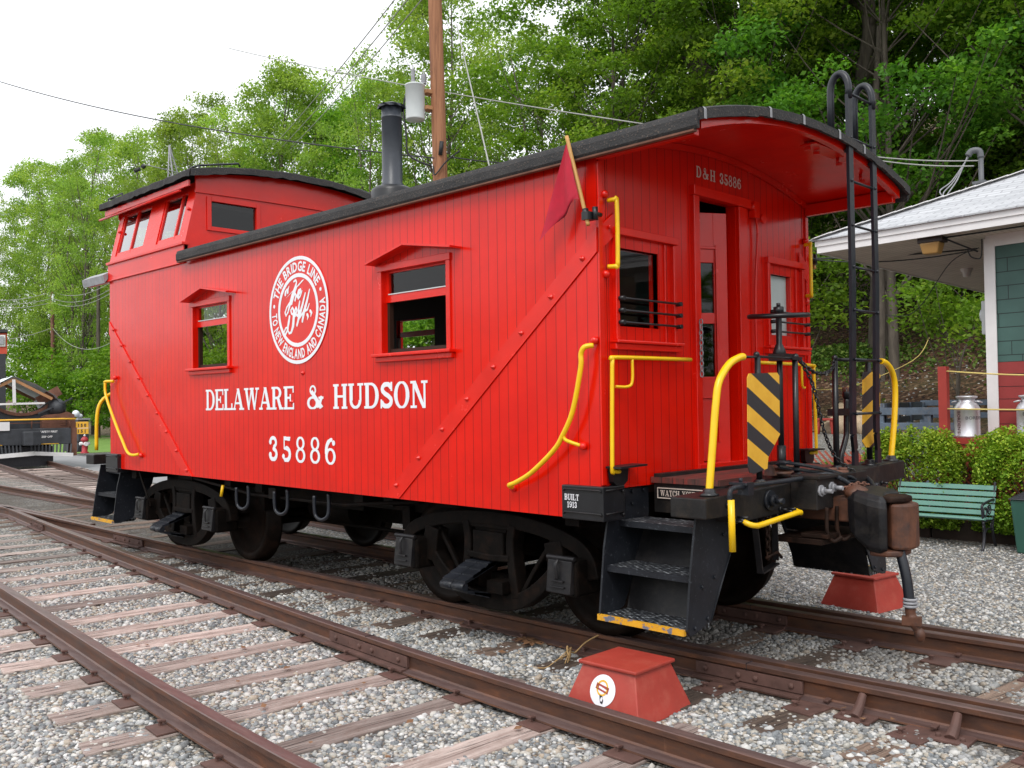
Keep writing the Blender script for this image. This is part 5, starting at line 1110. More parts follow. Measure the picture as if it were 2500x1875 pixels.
while x > -27:
    yc = (fC(x)+float(np.interp(x, [-28, -19.8, -15.7], [6.25, 4.72, 4.05])))/2; tie(x, yc, -.16, 2.7, .22, -.150, 'tie', f'{ordw(i)} pale tie of the track in front of the old locomotive, counted from the caboose', (), 'ties under the locomotive track', spikes=False); i += 1; x -= .62
i = 0; x = -14.5
while x > -24:
    tie(x, 1.35, TR.uniform(-.02, .02), 2.6, .22, -.158, 'tie', f'{ordw(i)} tie of the middle track beyond the far steps, counted from the caboose', (), 'ties of the middle track', spikes=False); i += 1; x -= .62

# ------------------------------------------------------------------ gravel stones
def ico():
    t = (1+5**.5)/2; v = np.array([(-1, t, 0), (1, t, 0), (-1, -t, 0), (1, -t, 0), (0, -1, t), (0, 1, t), (0, -1, -t), (0, 1, -t), (t, 0, -1), (t, 0, 1), (-t, 0, -1), (-t, 0, 1)], float); v /= np.linalg.norm(v[0])
    f = np.array([(0, 11, 5), (0, 5, 1), (0, 1, 7), (0, 7, 10), (0, 10, 11), (1, 5, 9), (5, 11, 4), (11, 10, 2), (10, 7, 6), (7, 1, 8), (3, 9, 4), (3, 4, 2), (3, 2, 6), (3, 6, 8), (3, 8, 9), (4, 9, 5), (2, 4, 11), (6, 2, 10), (8, 6, 7), (9, 8, 1)]); return v, f
IV, IF = ico()
def rotm(n):
    q = rng.normal(size=(n, 4)); q /= np.linalg.norm(q, axis=1)[:, None]; a, b_, c, d = q.T
    return np.stack([np.stack([a*a+b_*b_-c*c-d*d, 2*(b_*c-a*d), 2*(b_*d+a*c)], 1), np.stack([2*(b_*c+a*d), a*a-b_*b_+c*c-d*d, 2*(c*d-a*b_)], 1), np.stack([2*(b_*d-a*c), 2*(c*d+a*b_), a*a-b_*b_-c*c+d*d], 1)], 1)
def stones(name, x, y, size, sink, label):
    n = len(x); R3 = rotm(n); sc = size[:, None]*rng.uniform(.6, 1.25, (n, 3)); v = IV[None]*rng.uniform(.82, 1.12, (n, 12, 1))*sc[:, None, :]; v = np.einsum('nij,nkj->nki', R3, v); v[:, :, 2] *= .72
    z = gz(x, y)+size*.25-sink; v += np.stack([x, y, z], 1)[:, None, :]
    F3 = (IF[None]+12*np.arange(n)[:, None, None]).reshape(-1, 3); tone = np.repeat(rng.random(n), 12)
    nz_ = .5+.5*np.sin(x*2.3+1.7*np.sin(y*2.9))*np.sin(y*3.7+1.3*np.sin(x*3.1)); band = np.clip((1.0-np.abs(y-1.35))/.25, 0, 1); ya_ = np.interp(x, np.linspace(-15, 6, 60), [yA(t) for t in np.linspace(-15, 6, 60)])  # band under the caboose track: its shade put into stone colour, with oily dirt
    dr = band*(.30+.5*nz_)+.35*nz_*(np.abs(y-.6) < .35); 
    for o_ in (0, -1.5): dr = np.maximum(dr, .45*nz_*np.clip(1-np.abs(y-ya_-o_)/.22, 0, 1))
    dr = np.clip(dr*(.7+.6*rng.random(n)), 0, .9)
    o = npmesh(name, v.reshape(-1, 3), F3, 'stones', tone, nper=3, dirt_shade=np.repeat(dr, 12)); return tag(o, label, None, kind='stuff')
def scatter(x0, x1, y0, y1, dens, keep):
    n = int((x1-x0)*(y1-y0)*dens); x = rng.uniform(x0, x1, n); y = rng.uniform(y0, y1, n); k = keep(x, y); return x[k], y[k]
def fwd(x, y): dx = x-CAM.x; dy = y-CAM.y; return dx*F_.x+dy*F_.y, dx*R_.x+dy*R_.y
def near(x, y):
    d, r_ = fwd(x, y); ok = (d > 3.6) & (np.abs(r_) < .60*d+.2) & (d < 11); pr = np.clip(1.15-(d-6)/6, .25, 1); ok &= rng.random(len(x)) < pr
    ya = np.interp(x, np.linspace(-15, 6, 60), [yA(t) for t in np.linspace(-15, 6, 60)])
    for off in (0, -1.5): ok &= np.abs(y-ya-off) > .075
    ok &= (np.abs(y-.60) > .08) & (np.abs(y-2.09) > .08)
    ok &= ~((x > .02) & (x < .58) & (y > -.44) & (y < .10))
    onA = (y > ya-.75-1.27) & (y < ya-.75+1.27); tx = np.array(xs_); dist = np.min(np.abs(x[:, None]-tx[None, :]-.0*(y[:, None])), axis=1); ok &= ~(onA & (dist < .088+.03*np.sin(x*9+y*7)*np.sin(y*13)) & (rng.random(len(x)) > .035))
    for tx_, rz_ in BT:
        on = (np.abs((x-tx_)-(y-1.34)*-math.tan(rz_)) < .11) & (y > .04); pat = np.sin(x*7.3+y*3.1+tx_*9)+np.sin(y*6.7-x*4.2+tx_*5); ok &= ~(on & (pat > -.5) & (rng.random(len(x)) > .12))
    return ok
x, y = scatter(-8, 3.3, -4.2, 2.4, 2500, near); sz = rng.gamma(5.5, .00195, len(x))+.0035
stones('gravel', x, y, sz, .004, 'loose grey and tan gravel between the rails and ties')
def right(x, y):
    d, r_ = fwd(x, y); ok = (d > 4.5) & (r_ < .60*d) & (r_ > .15*d) & (d < 13.5); pr = np.clip(1.1-(d-6)/7, .2, 1); return ok & (rng.random(len(x)) < pr) & (np.abs(y-2.12) > .08) & (np.abs(y-2.33) > .06) & ~((x > -.13) & (x < .42) & (y > 3.05) & (y < 3.62))
x, y = scatter(-4, 3.5, 2.2, 8.4, 1300, right); sz = rng.gamma(6, .0017, len(x))+.003
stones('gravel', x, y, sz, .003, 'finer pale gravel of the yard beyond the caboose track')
# fallen leaves, straw
m = MB()
for k in range(90):
    x = TR.uniform(-3.5, 2.8); y = TR.choice([TR.uniform(.35, .55), TR.uniform(.1, 2.0), TR.uniform(-1.9, -.8)]); z = gz1(x, y)+.03; a = TR.uniform(0, 6.3); s_ = TR.uniform(.015, .035); m.quad(*[(x+s_*math.cos(a+q)*(1 if k_ % 2 else .6), y+s_*math.sin(a+q)*(1 if k_ % 2 else .6), z+TR.uniform(0, .012)) for k_, q in enumerate((0, 1.5, 3.1, 4.6))])
tag(m.build('fallen_leaves', 'dry', fix=False), 'small dry brown leaves lying on the gravel', None, kind='stuff')
m = MB()
for cx0, cy0 in ((-1.12, .46), (-1.02, .43)):
    for k in range(7):
        a = k*.9; P = [(cx0, cy0, -.120)]; r1 = .075
        for s_ in (-1, 1): P.append((cx0+r1*math.cos(a+s_*.35)*.8, cy0+r1*math.sin(a+s_*.35)*.8, -.118))
        P.insert(2, (cx0+r1*1.25*math.cos(a), cy0+r1*1.25*math.sin(a), -.128)); m.quad(*P)
tag(m.build('oak_leaf', 'dry', fix=False), 'curled orange-brown oak leaf on the gravel in front of the near truck', 'leaf')
m = MB(); m.tube(bez([(-.36, .75, .02), (-.45, .62, .018), (-.56, .50, -.05), (-.60, .40, -.12), (-.57, .30, -.05), (-.54, .28, -.13)], 5), .006, 5)
for k in range(6): m.tube([(-.56, .33, -.06), (-.56+TR.uniform(-.08, .05), .28+TR.uniform(-.08, .08), -.14)], .004, 4)
m.tube(bez([(-.55, .28, -.10), (-.52, .14, -.10), (-.56, .06, -.145), (-.72, .04, -.15)], 4), .004, 4)
tag(m.build('dry_stalk', 'straw'), 'dry straw-coloured plant stalk bent over the rail beside the near step box', 'plant')

# ------------------------------------------------------------------ step boxes
def stepbox(cx, cy, rz, label, sticker):
    t = thing('step_box', label, 'step box', (cx, cy, -.165), rz, 'red wooden step boxes', local=True)
    m = MB(); b0, b1, h = .272, .185, .262; b0y, b1y = .262, .172
    V = [(-b0, -b0y, 0), (b0, -b0y, 0), (b0, b0y, 0), (-b0, b0y, 0), (-b1, -b1y, h), (b1, -b1y, h), (b1, b1y, h), (-b1, b1y, h)]; m.add(V, BF); m.build('box_body', 'box', t, bevel=.006)
    m = MB(); m.box(-.205, .205, -.192, .192, h, h+.022); m.build('box_top', 'box', t, bevel=.007)
    if sticker:
        f = lambda u, v: (u, -b0y-.003+(b0y-b1y)*v/h-.0012, v)
        g = lambda u, v, o=0: (u, -b0y-.0035+(b0y-b1y)*v/h-o, v)
        m = MB(); m.quad(*[g(-.01+.088*math.cos(a), .147+.083*math.sin(a)) for a in [k*math.pi/24 for k in range(48)]]); st = m.build('round_sticker', 'white', t, fix=False)
        def deco(nm, mat, mask):
            V, Q = raster(mask, .14, .15, .0012, .0015, lambda u, v: g(-.08+u, .075+v, .0015)); npmesh(nm, V, Q, mat, parent=st)
        deco('sticker_arch', 'signyel', lambda X, Y: ring(X, Y, .066, .085, .040, .042, .010, .010) & (Y > .04))
        deco('sticker_banner', 'box', lambda X, Y: pol(X, Y, [(.018, .078), (.108, .058), (.114, .092), (.024, .108)]) & ~pol(X, Y, [(.040, .083), (.100, .070), (.102, .080), (.042, .095)]))
        deco('sticker_figure', 'iron', lambda X, Y: pol(X, Y, [(.052, .050), (.075, .046), (.088, .022), (.084, .004), (.066, .010), (.060, .030)]) & ~ring(X, Y, .073, .028, .008, .012, .008, .012))
    return t
stepbox(.305, -.165, .02, 'red step box with a round white sticker, between the two nearest rails', True)
stepbox(.135, 3.34, -.12, 'plain red step box on the pale gravel beyond the air hose', False)

# ------------------------------------------------------------------ bench, bin, timber
bt = thing('park_bench', 'park bench with teal green slats and black cast iron ends in front of the hedge', 'bench', (-1.05, 8.15, gz1(-1, 8.2)), math.radians(2), local=True)
def slat(nm, y, z, tilt, wd): MB().obox((0, y, z), (1.24, wd, .020), Matrix.Rotation(tilt, 3, 'X')).build(nm, 'bench', bt, bevel=.004)
for k, (y, z) in enumerate(((-.19, .385), (-.12, .39), (-.04, .385), (.04, .375), (.12, .37))): slat('seat_slat', y, z, 0 if k else -.4, .058)
for k in range(5): slat('back_slat', .20+k*.028, .43+k*.078, R(72), .062)
for sx in (-.60, .60):
    m = MB(); P = lambda *a: [(sx, y, z) for y, z in a]
    m.tube(bez(P((.20, .37), (.24, .50), (.30, .70), (.335, .82)), 5), .016, 8); m.tube(bez(P((-.24, .0), (-.20, .06), (-.16, .20), (-.19, .36)), 5), .018, 8); m.tube(bez(P((.30, 0), (.24, .08), (.18, .22), (.20, .37)), 5), .018, 8)
    m.tube(P((-.19, .36), (.20, .355)), .014, 8); m.tube(bez(P((.27, .60), (.10, .60), (-.10, .585), (-.20, .57), (-.225, .53), (-.19, .36)), 5), .017, 8); m.tube(bez(P((-.16, .2), (0, .26), (.18, .2)), 5), .010, 6)
    for yy2, zz, r_ in ((-.10, .47, .06), (.06, .49, .06), (-.16, .28, .04), (.14, .28, .04), (.02, .50, .035)): m.tube([(sx, yy2+r_*math.cos(a), zz+r_*math.sin(a)) for a in [q*math.pi/6 for q in range(12)]], .008, 6, closed=True)
    m.ball((sx, -.25, .01), .02, 8, 6); m.build('cast_iron_end', 'iron', bt)
tb = thing('trash_can', 'dark green plastic trash can with black lid to the right of the bench', 'trash can', (.12, 8.22, gz1(.2, 8.2)), local=True)
m = MB(); m.add([(-.20, -.20, 0), (.20, -.20, 0), (.20, .20, 0), (-.20, .20, 0), (-.25, -.25, .66), (.25, -.25, .66), (.25, .25, .66), (-.25, .25, .66)], BF); m.build('bin_body', 'trash', tb, bevel=.02)
m = MB(); m.add([(-.28, -.28, .66), (.28, -.28, .66), (.28, .28, .66), (-.28, .28, .66), (-.12, -.12, .76), (.12, -.12, .76), (.12, .12, .76), (-.12, .12, .76)], BF); m.build('bin_lid', 'iron', tb, bevel=.02)
for i, (x0, x1) in enumerate(((-4.9, -2.9), (-2.9, -1.35), (-1.34, .9), (.91, 3.4))):
    m = MB(); m.box(x0, x1-.01, 8.66, 8.86, -.36, -.07); tag(m.build('landscape_timber', 'timber', bevel=.015), ['dark landscape timber left of the bench, partly behind the coupler', 'dark landscape timber behind the left half of the bench', 'dark landscape timber behind the right bench end', 'dark landscape timber behind the trash can'][i], 'timber', 'dark timbers edging the gravel yard')

# ------------------------------------------------------------------ foliage
def leaves(P, size, tone, up=.55):
    n = len(P); nrm = rng.normal(size=(n, 3)); nrm[:, 2] = np.abs(nrm[:, 2])+up; nrm /= np.linalg.norm(nrm, axis=1)[:, None]
    a = np.cross(nrm, rng.normal(size=(n, 3))); a /= np.linalg.norm(a, axis=1)[:, None]; b_ = np.cross(nrm, a); s_ = size[:, None]
    fold = nrm*s_*.28
    V = np.stack([P-a*s_, P-b_*s_*.62+fold, P+a*s_, P+b_*s_*.62+fold], 1).reshape(-1, 3); Q = np.arange(4*n).reshape(-1, 4); return V, Q, np.repeat(tone, 4)
def bush(name, cx, cy, z0, sx, sy, h, n, mat, lsz, label, cat, group=None, seed=1):
    t = thing(name, label, cat, (cx, cy, z0), 0, group, local=True)
    u = rng.random((n, 3)); th = u[:, 0]*2*math.pi; ph = np.arccos(1-1.75*u[:, 1]); rad = .70+.30*u[:, 2]**.4
    d = np.stack([np.sin(ph)*np.cos(th), np.sin(ph)*np.sin(th), np.cos(ph)], 1); d = np.sign(d)*np.abs(d)**.55
    wob = 1+.09*np.sin(3*th+seed)+.06*np.sin(7*th+2*ph*3+seed*2)+.05*np.sin(13*th+9*ph)
    P = d*rad[:, None]*wob[:, None]*np.array([sx, sy, h*.54]); P[:, 2] += h*.50; P += rng.normal(0, .012, P.shape); k = P[:, 2] > .12*h; P = P[k]
    tone = np.clip(.25+.5*rng.random(len(P))+.25*(P[:, 2]/h-.5)+.12*(rad[k]-.85)*6*.2, 0, 1)
    V, Q, tn = leaves(P, rng.uniform(.7, 1.25, len(P))*lsz, tone, .5); npmesh('foliage', V, Q, mat, tn, parent=t)
    m = MB(); rr = random.Random(seed)
    for k in range(14):
        a = rr.uniform(0, 6.3); r_ = rr.uniform(.3, .85); m.tube(bez([(rr.uniform(-.1, .1)*sx, rr.uniform(-.1, .1)*sy, 0), (sx*r_*.5*math.cos(a), sy*r_*.5*math.sin(a), h*.35), (sx*r_*math.cos(a), sy*r_*math.sin(a), h*.75)], 3), .009, 5)
    m.build('stems', 'bark', t); return t
bush('hedge_bush', -1.57, 8.78, gz1(-1.5, 8.8)-.02, .60, .36, 1.40, 24000, 'hedge', .024, 'bright yellow-green clipped bush behind the left part of the bench', 'bush', 'clipped bushes before the porch', 3)
bush('hedge_bush', .06, 8.78, gz1(.2, 8.8)-.02, .84, .36, 1.42, 28000, 'hedge', .024, 'bright yellow-green clipped bush in front of the right milk can', 'bush', 'clipped bushes before the porch', 5)
# ------------------------------------------------------------------ porch, house
ha = Vector((.993, -.118, 0)); hq = Vector((.118, .993, 0)); HC = Vector((-.78, 9.36, 0))
hs_ = thing('house', 'green and red clapboard house with white trim and pale shingled hip roof', 'house', (-.78, 9.36, -.3))
def wallq(m, p, d, ln, z0, z1, th=.1):
    n_ = Vector((-d.y, d.x, 0)); q = [p, p+d*ln, p+d*ln+n_*th, p+n_*th]; m.add([(v.x, v.y, z) for z in (z0, z1) for v in q], BF)
m = MB(); wallq(m, HC+hq*.01, ha, 7, 2.085, 3.84); wallq(m, HC+hq*.1, hq, 8, 2.085, 3.84, -.1); m.build('green_wall', 'green', hs_)
m = MB(); wallq(m, HC+hq*.005, ha, 7, .9, 2.08); wallq(m, HC+hq*.1+ha*-.005, hq, 8, .9, 2.08, -.1); m.build('red_wall', 'barn', hs_)
m = MB(); wallq(m, HC-hq*.02-ha*.025, ha, .15, 1.0, 3.80, .02); wallq(m, HC-hq*.0-ha*.025, hq, .12, 1.0, 3.80, -.02); wallq(m, HC-hq*.015, ha, 7, 3.68, 3.84, .02); m.build('corner_trim', 'trim', hs_, bevel=.004)
E0 = Vector((-3.006, 8.919)); E1 = Vector((6.5, 7.79)); E3 = Vector((-3.22, 16.9)); E2 = Vector((6.5, 17))
m = MB(); m.add([(p.x, p.y, z) for z in (3.84, 3.855) for p in (E0, E1, E2, E3)], BF); m.build('soffit', 'soffit', hs_)
m = MB()
for a, b_ in ((E0, E1), (E0, E3)):
    d = (b_-a).normalized(); n_ = Vector((-d.y, d.x)) if (a-E2).length > 0 and b_ is E3 else Vector((d.y, -d.x)); a2 = a-d*.03
    q = [a2, b_, b_+n_*.03, a2+n_*.03]; m.add([(p.x, p.y, z) for z in (3.825, 3.975) for p in q], BF); q = [a2-d*.02+n_*.03, b_+n_*.03, b_+n_*.05, a2-d*.02+n_*.05]; m.add([(p.x, p.y, z) for z in (3.925, 4.03) for p in q], BF)
m.build('fascia', 'trim', hs_)
m = MB(); A = Vector((-3.10, 8.84, 4.03)); ap = A+Vector((4.15, 4.15, 4.15*.435)); B_ = Vector((6.5, 7.70, 4.03)); rgt = Vector((6.5, ap.y, ap.z)); Cc = Vector((-3.32, 17, 4.03)); bk = Vector((ap.x, 17, ap.z))
m.quad(A, B_, rgt, ap); m.quad(A, ap, bk, Cc)
for a, b_ in ((A, B_), (A, Cc)): m.quad(a, b_, b_-Vector((0, 0, .02)), a-Vector((0, 0, .02)))
m.build('roof', 'shingle', hs_, fix=False)
m = MB(); d = (ap-A); 
for k in range(24): p = A+d*(k/24); q = A+d*((k+1.1)/24); m.bar(p+Vector((0, 0, .012+.002*(k % 2))), q+Vector((0, 0, .022)), .26, .012)
m.build('hip_cap', 'trim', hs_)
m = MB(); m.box(-1.50, -1.16, 8.80, 9.02, 3.76, 3.84); fl = m.build('flood_light', 'brown', hs_, bevel=.01)
m = MB(); m.add([(-1.43, 8.80, 3.60), (-1.23, 8.80, 3.60), (-1.23, 8.98, 3.60), (-1.43, 8.98, 3.60), (-1.47, 8.78, 3.76), (-1.19, 8.78, 3.76), (-1.19, 9.0, 3.76), (-1.47, 9.0, 3.76)], BF); m.build('lamp_lens', 'lamp', fl, bevel=.02)
m = MB(); m.lathe((-2.15, 12.6, 3.84), (0, 0, -1), [(.10, 0), (.09, .05), (.07, .06), (.06, .14), (0, .15)], 14); m.build('soffit_light', 'trim', hs_)
m = MB(); m.tube([(-1.16, 8.9, 3.80), (-.85, 9.25, 3.62)], .012, 6); m.tube([(-1.2, 8.88, 3.81), (2, 8.55, 3.81)], .012, 6); m.tube(bez([(-.93, 9.1, 3.63), (-.90, 9.15, 3.54), (-.84, 9.3, 3.53), (-.82, 9.32, 3.64), (-.82, 9.33, 3.8)], 5), .009, 6)
m.tube(bez([(-2.9, 11.0, 3.0), (-2.4, 10.6, 2.93), (-1.9, 10.0, 3.05), (-1.3, 9.5, 3.55), (-.85, 9.3, 3.68)], 6), .007, 5); m.build('soffit_conduit', 'wire', hs_)
m = MB(); m.box(-.99, -.90, 9.75, 10.0, 2.50, 2.98); m.cyl((-1.03, 9.87, 2.78), (-.99, 9.87, 2.78), .09, n=14); m.cyl((-.95, 9.87, 1.9), (-.95, 9.87, 2.5), .025, n=8); m.build('electric_meter', 'porc', hs_, bevel=.01)
m = MB(); px_, py_ = -1.49, 11.42; m.cyl((px_, py_, 4.55), (px_, py_, 5.46), .040, n=12); m.tube(bez([(px_, py_, 5.44), (px_-.02, py_-.01, 5.55), (px_-.12, py_-.05, 5.56), (px_-.17, py_-.07, 5.49)], 4), .05, 10); m.box(px_-.12, px_+.08, py_-.07, py_+.07, 5.02, 5.06); sm2 = m.build('service_mast', 'mast', hs_)
m = MB(); 
for k in range(3): m.tube(bez([(px_-.17, py_-.07+k*.03, 5.50), (px_-.30-k*.04, py_-.2, 5.1), (px_-.42-k*.05, py_-.35, 4.82+k*.05), (px_-.30, py_-.3, 4.72), (px_-.2, py_-.1, 4.98)], 5), .011, 5)
m.build('drip_loop', 'galv', sm2)
dk = thing('porch_deck', 'red porch deck with terracotta lattice skirt in front of the green and red house', 'porch', (-.5, 9.5, -.3))
D0 = Vector((-1.33, 9.02, 0))
m = MB(); wallq(m, D0, ha, 7, .965, 1.045, 3.0); m.build('deck_board', 'redwood', dk); m = MB(); wallq(m, D0+hq*.02, ha, 7, .80, .96, .05); m.build('deck_rim', 'redwood', dk)
m = MB(); wallq(m, D0+hq*.6, ha, 7, -.3, .8, .05); m.build('crawl_space', 'brown', dk)
m = MB()
for k in range(-10, 70):
    for sg in (1, -1):
        x0 = k*.11; a = D0+hq*(.05+.008*(sg > 0))+ha*x0; p0 = Vector((a.x, a.y, -.3)); e = a+ha*(1.1*sg); p1 = Vector((e.x, e.y, .8)); m.bar(p0, p1, .008, .032, up=(hq.cross(p1-p0)))
m.build('lattice', 'lattice', dk)
pt = MB(); pt.box(-1.30, -1.185, 8.90, 9.015, -.3, 2.035); pp_ = pt.build('porch_post', 'redwood', bevel=.006); tag(pp_, 'square red post beside the left milk can, holding two yellow ropes', 'post')
for nm, z0, lab in (('upper', 1.97, 'upper yellow rope sagging from the red post to the right'), ('lower', 1.45, 'lower yellow rope passing in front of both milk cans')):
    P = [(-1.185+ha.x*t*3, 8.92+ha.y*t*3, z0-(.10 if nm == 'upper' else .02)*math.sin(math.pi*min(t*1.0, 1))-(0)) for t in [i/14 for i in range(15)]]; o = MB().tube(P, .011, 6).build('rope', 'rope'); tag(o, lab, 'rope', 'yellow ropes on the porch')
def can(cx, cy, z, rz, label, txt):
    t = thing('milk_can', label, 'milk can', (cx, cy, z), rz, 'aluminium milk cans on the porch', local=True)
    m = MB(); m.lathe((0, 0, 0), (0, 0, 1), [(0, .005), (.165, .005), (.172, .0), (.172, .03), (.165, .04), (.165, .385), (.170, .392), (.168, .405), (.145, .455), (.112, .49), (.105, .50), (.105, .545), (0, .545)], 36); b_ = m.build('can_body', 'alum', t)
    m = MB(); m.lathe((0, 0, .545), (0, 0, 1), [(.10, -.01), (.135, .005), (.140, .02), (.135, .032), (.05, .04), (0, .038)], 30); m.build('can_lid', 'alum', t)
    for a in (.0, math.pi):
        c, s_ = math.cos(a), math.sin(a); m = MB(); m.tube(bez([(.11*c, .11*s_, .50), (.14*c-.05*s_, .14*s_+.05*c, .505), (.185*c-.03*s_, .185*s_+.03*c, .49), (.185*c+.03*s_, .185*s_-.03*c, .49), (.14*c+.05*s_, .14*s_-.05*c, .505), (.11*c, .11*s_, .50)], 4), .010, 6); m.build('can_handle', 'alum', t)
    lt = MB()
    for s_, size, a0, z0, vert in txt:
        v_, f_, x0, x1 = sans(s_, size)
        if vert: lt.add([(.1665*math.sin(a0+v[1]/.165), -.1665*math.cos(a0+v[1]/.165), z0-v[0]) for v in v_], f_)
        else: lt.add([(.1665*math.sin(a0+v[0]*1.15/.165), -.1665*math.cos(a0+v[0]*1.15/.165), z0+v[1]) for v in v_], f_)
    lt.build('can_lettering', 'iron', t, fix=False)
can(-1.02, 9.18, 1.046, .07, "aluminium milk can beside the red post, upright and level BORDEN lettering", [("BORDEN'S", .066, -.55, .37, True), ("BORDEN'S", .060, .12, .255, False)])
can(-.20, 9.12, 1.046, .45, "aluminium milk can marked NY-53 behind the right bush, cut by the photo's edge", [("BORDEN'S", .066, -.78, .31, False), ("N Y - 5 3", .060, -.62, .235, False)])
# ---- blue-grey fence
def fence(P, z, label, gap, nb=2):
    t = thing('board_fence', label, 'fence', (P[0][0], P[0][1], gz1(*P[0])), 0, 'blue-grey board fences')
    for i, (x, y) in enumerate(P):
        MB().box(x-.05, x+.05, y-.05, y+.05, z-1.2, z-.005).build('post', 'fence', t)
    for a, b_ in zip(P[:-1], P[1:]):
        for k in range(nb):
            zz = z-.06-k*gap; MB().bar((a[0], a[1]-.065, zz), (b_[0], b_[1]-.065, zz+.003*k), .025, .115, up=(0, 0, 1)).build('board', 'fence', t, bevel=.004)
fence([(-2.73, 10.35), (-2.05, 10.50), (-1.40, 10.63)], 1.46, 'front run of the blue-grey board fence beside the red post', .24, 3)
fence([(-2.73, 10.40), (-3.25, 12.2), (-3.75, 14.0), (-4.2, 15.8)], 1.53, 'side run of the blue-grey board fence receding towards the hill', .26)
fence([(-4.2, 15.85), (-3.55, 15.9), (-2.6, 15.95), (-1.4, 16.0)], 1.56, 'back run of the blue-grey board fence below the brown slope', .26)
# ---- small things on the terrace
g = gz1(-8.1, 19.1)
def stool(x, y, label, hh=.42, ww=.42):
    z = gz1(x, y); t = thing('wooden_stool', label, 'stool', (x, y, z), .4, local=True); MB().box(-ww/2, ww/2, -.18, .18, hh-.06, hh).build('seat', 'redwood', t, bevel=.01)
    for sx in (-1, 1):
        for sy in (-1, 1): MB().bar((sx*ww*.36, sy*.12, hh-.06), (sx*ww*.48, sy*.18, 0), .07, .05).build('leg', 'redwood', t)
stool(-8.05, 19.1, 'small dark red wooden stool beside the boulders beyond the caboose')
z = gz1(-3.2, 10.8); t = thing('planter_box', 'low red wooden planter box seen between the ladder stiles', 'planter', (-3.25, 10.85, z), 0, local=True)
for k in range(3): MB().box(-.42, .42, -.25, .25, .02+k*.14, .15+k*.14).build('side_board', 'redwood', t, bevel=.01)
MB().box(-.46, .46, -.29, .29, .44, .48).build('top_board', 'redwood', t, bevel=.01)
def rock(x, y, r_, k, label):
    m = MB(); m.ball((0, 0, 0), (r_*1.2, r_, r_*.8), 14, 9); rr = random.Random(k); m.v = [tuple(c*(1+.16*math.sin(v[0]*9/r_*.3+k)+.12*math.sin(v[1]*7/r_*.4+2*k)+rr.uniform(-.04, .04)) for c in v) for v in m.v]
    o = m.build('boulder', 'rock'); o.location = (x, y, gz1(x, y)+r_*.35); o.rotation_euler = (0, 0, k); tag(o, label, 'boulder', 'tan boulders at the foot of the slope')
for k, (x, y, r_, l) in enumerate([(-8.85, 21.6, .34, 'tan rounded boulder above the red stool, highest of the pile'), (-8.35, 21.3, .30, 'brown boulder just right of the highest tan boulder'), (-7.75, 21.2, .22, 'pale grey boulder at the right end of the pile'), (-7.7, 19.9, .50, 'large pale tan boulder directly right of the red stool'), (-6.95, 19.7, .42, 'grey boulder behind the black standpipe'), (-8.7, 20.6, .30, 'tan boulder left of the red stool'), (-5.9, 22.0, .22, 'small boulder between the ladder and the yellow handrail')]): rock(x, y, r_, k+1, l)
x = rng.uniform(-11, 0, 900); y = rng.uniform(20.6, 26, 900); stones('pebble_gravel', x, y, rng.uniform(.015, .05, 900), .01, 'pale pebbles strewn over the lower brown slope')
def weeds(cx, cy, sx, sy, n, mat, sz, hh, label, seed):
    P = np.stack([rng.normal(cx, sx, n), rng.normal(cy, sy, n), np.zeros(n)], 1); d = np.exp(-((P[:, 0]-cx)/sx)**2/2-((P[:, 1]-cy)/sy)**2/2); P[:, 2] = gz(P[:, 0], P[:, 1])+rng.random(n)*hh*(.3+.7*d)
    V, Q, tn = leaves(P, rng.uniform(.6, 1.3, n)*sz, rng.random(n), .5); o = npmesh('ground_cover', V, Q, mat, tn); tag(o, label, None, kind='stuff')
weeds(-3.9, 10.4, .9, .45, 2600, 'weed', .045, .45, 'green weeds behind the far end of the platform', 1)
weeds(-4.6, 26, .9, .6, 2500, 'weed', .07, .7, 'green undergrowth on the slope left of the porch post', 2); weeds(-10.5, 25.5, 1.3, .6, 3000, 'weed', .07, .6, 'green undergrowth on the slope beside the caboose corner', 3); weeds(-7, 28, 3.5, 2.2, 3000, 'weed', .07, .5, 'scattered green seedlings on the leaf-covered slope', 4)
o = MB().tube(bez([(-9.8, 21.8, 1.9), (-8.9, 22.6, 2.0), (-7.4, 23.3, 2.7), (-7.2, 24.1, 3.4)], 5), .012, 5).build('rope', 'rope'); tag(o, 'thin yellow rope strung up the brown slope', 'rope')
# ------------------------------------------------------------------ poles and wires
def at(px, py, dd): return CAM+dd*(F_+R_*((px-1250)/2287)-U_*((py-937.5)/2287))
up_ = thing('utility_pole', 'tall orange-brown wooden utility pole behind the caboose roof', 'utility pole', (-10.27, 7.66, -.2))
m = MB(); m.tube([(-10.27, 7.66, -.3), (-10.266, 7.594, 6.0), (-10.251, 7.50, 9.6), (-10.24, 7.44, 12.5)], [.16, .145, .135, .125], 18); m.build('pole_shaft', 'pole', up_)
m = MB(); m.lathe((-10.50, 7.17, 7.20), (0, 0, 1), [(0, 0), (.185, 0), (.19, .02), (.19, .66), (.20, .665), (.20, .69), (.12, .72), (0, .73)], 24); tf = m.build('transformer', 'porc', up_)
m = MB()
for dx, dy, h_, r_ in ((-.02, -.03, .30, .045), (.10, .14, .20, .06)):
    c = (-10.50+dx, 7.17+dy, 7.92); m.lathe(c, (0, 0, 1), [(r_, 0)]+[(r_*(1 if k % 2 else .72), .03+k*h_/9) for k in range(8)]+[(.012, h_), (.012, h_+.06)], 12)
m.build('bushing', 'galv', tf)
m = MB(); m.box(-10.45, -10.26, 7.28, 7.50, 7.40, 7.47); m.box(-10.45, -10.26, 7.28, 7.50, 7.72, 7.79); m.build('mount_bracket', 'planks', tf)
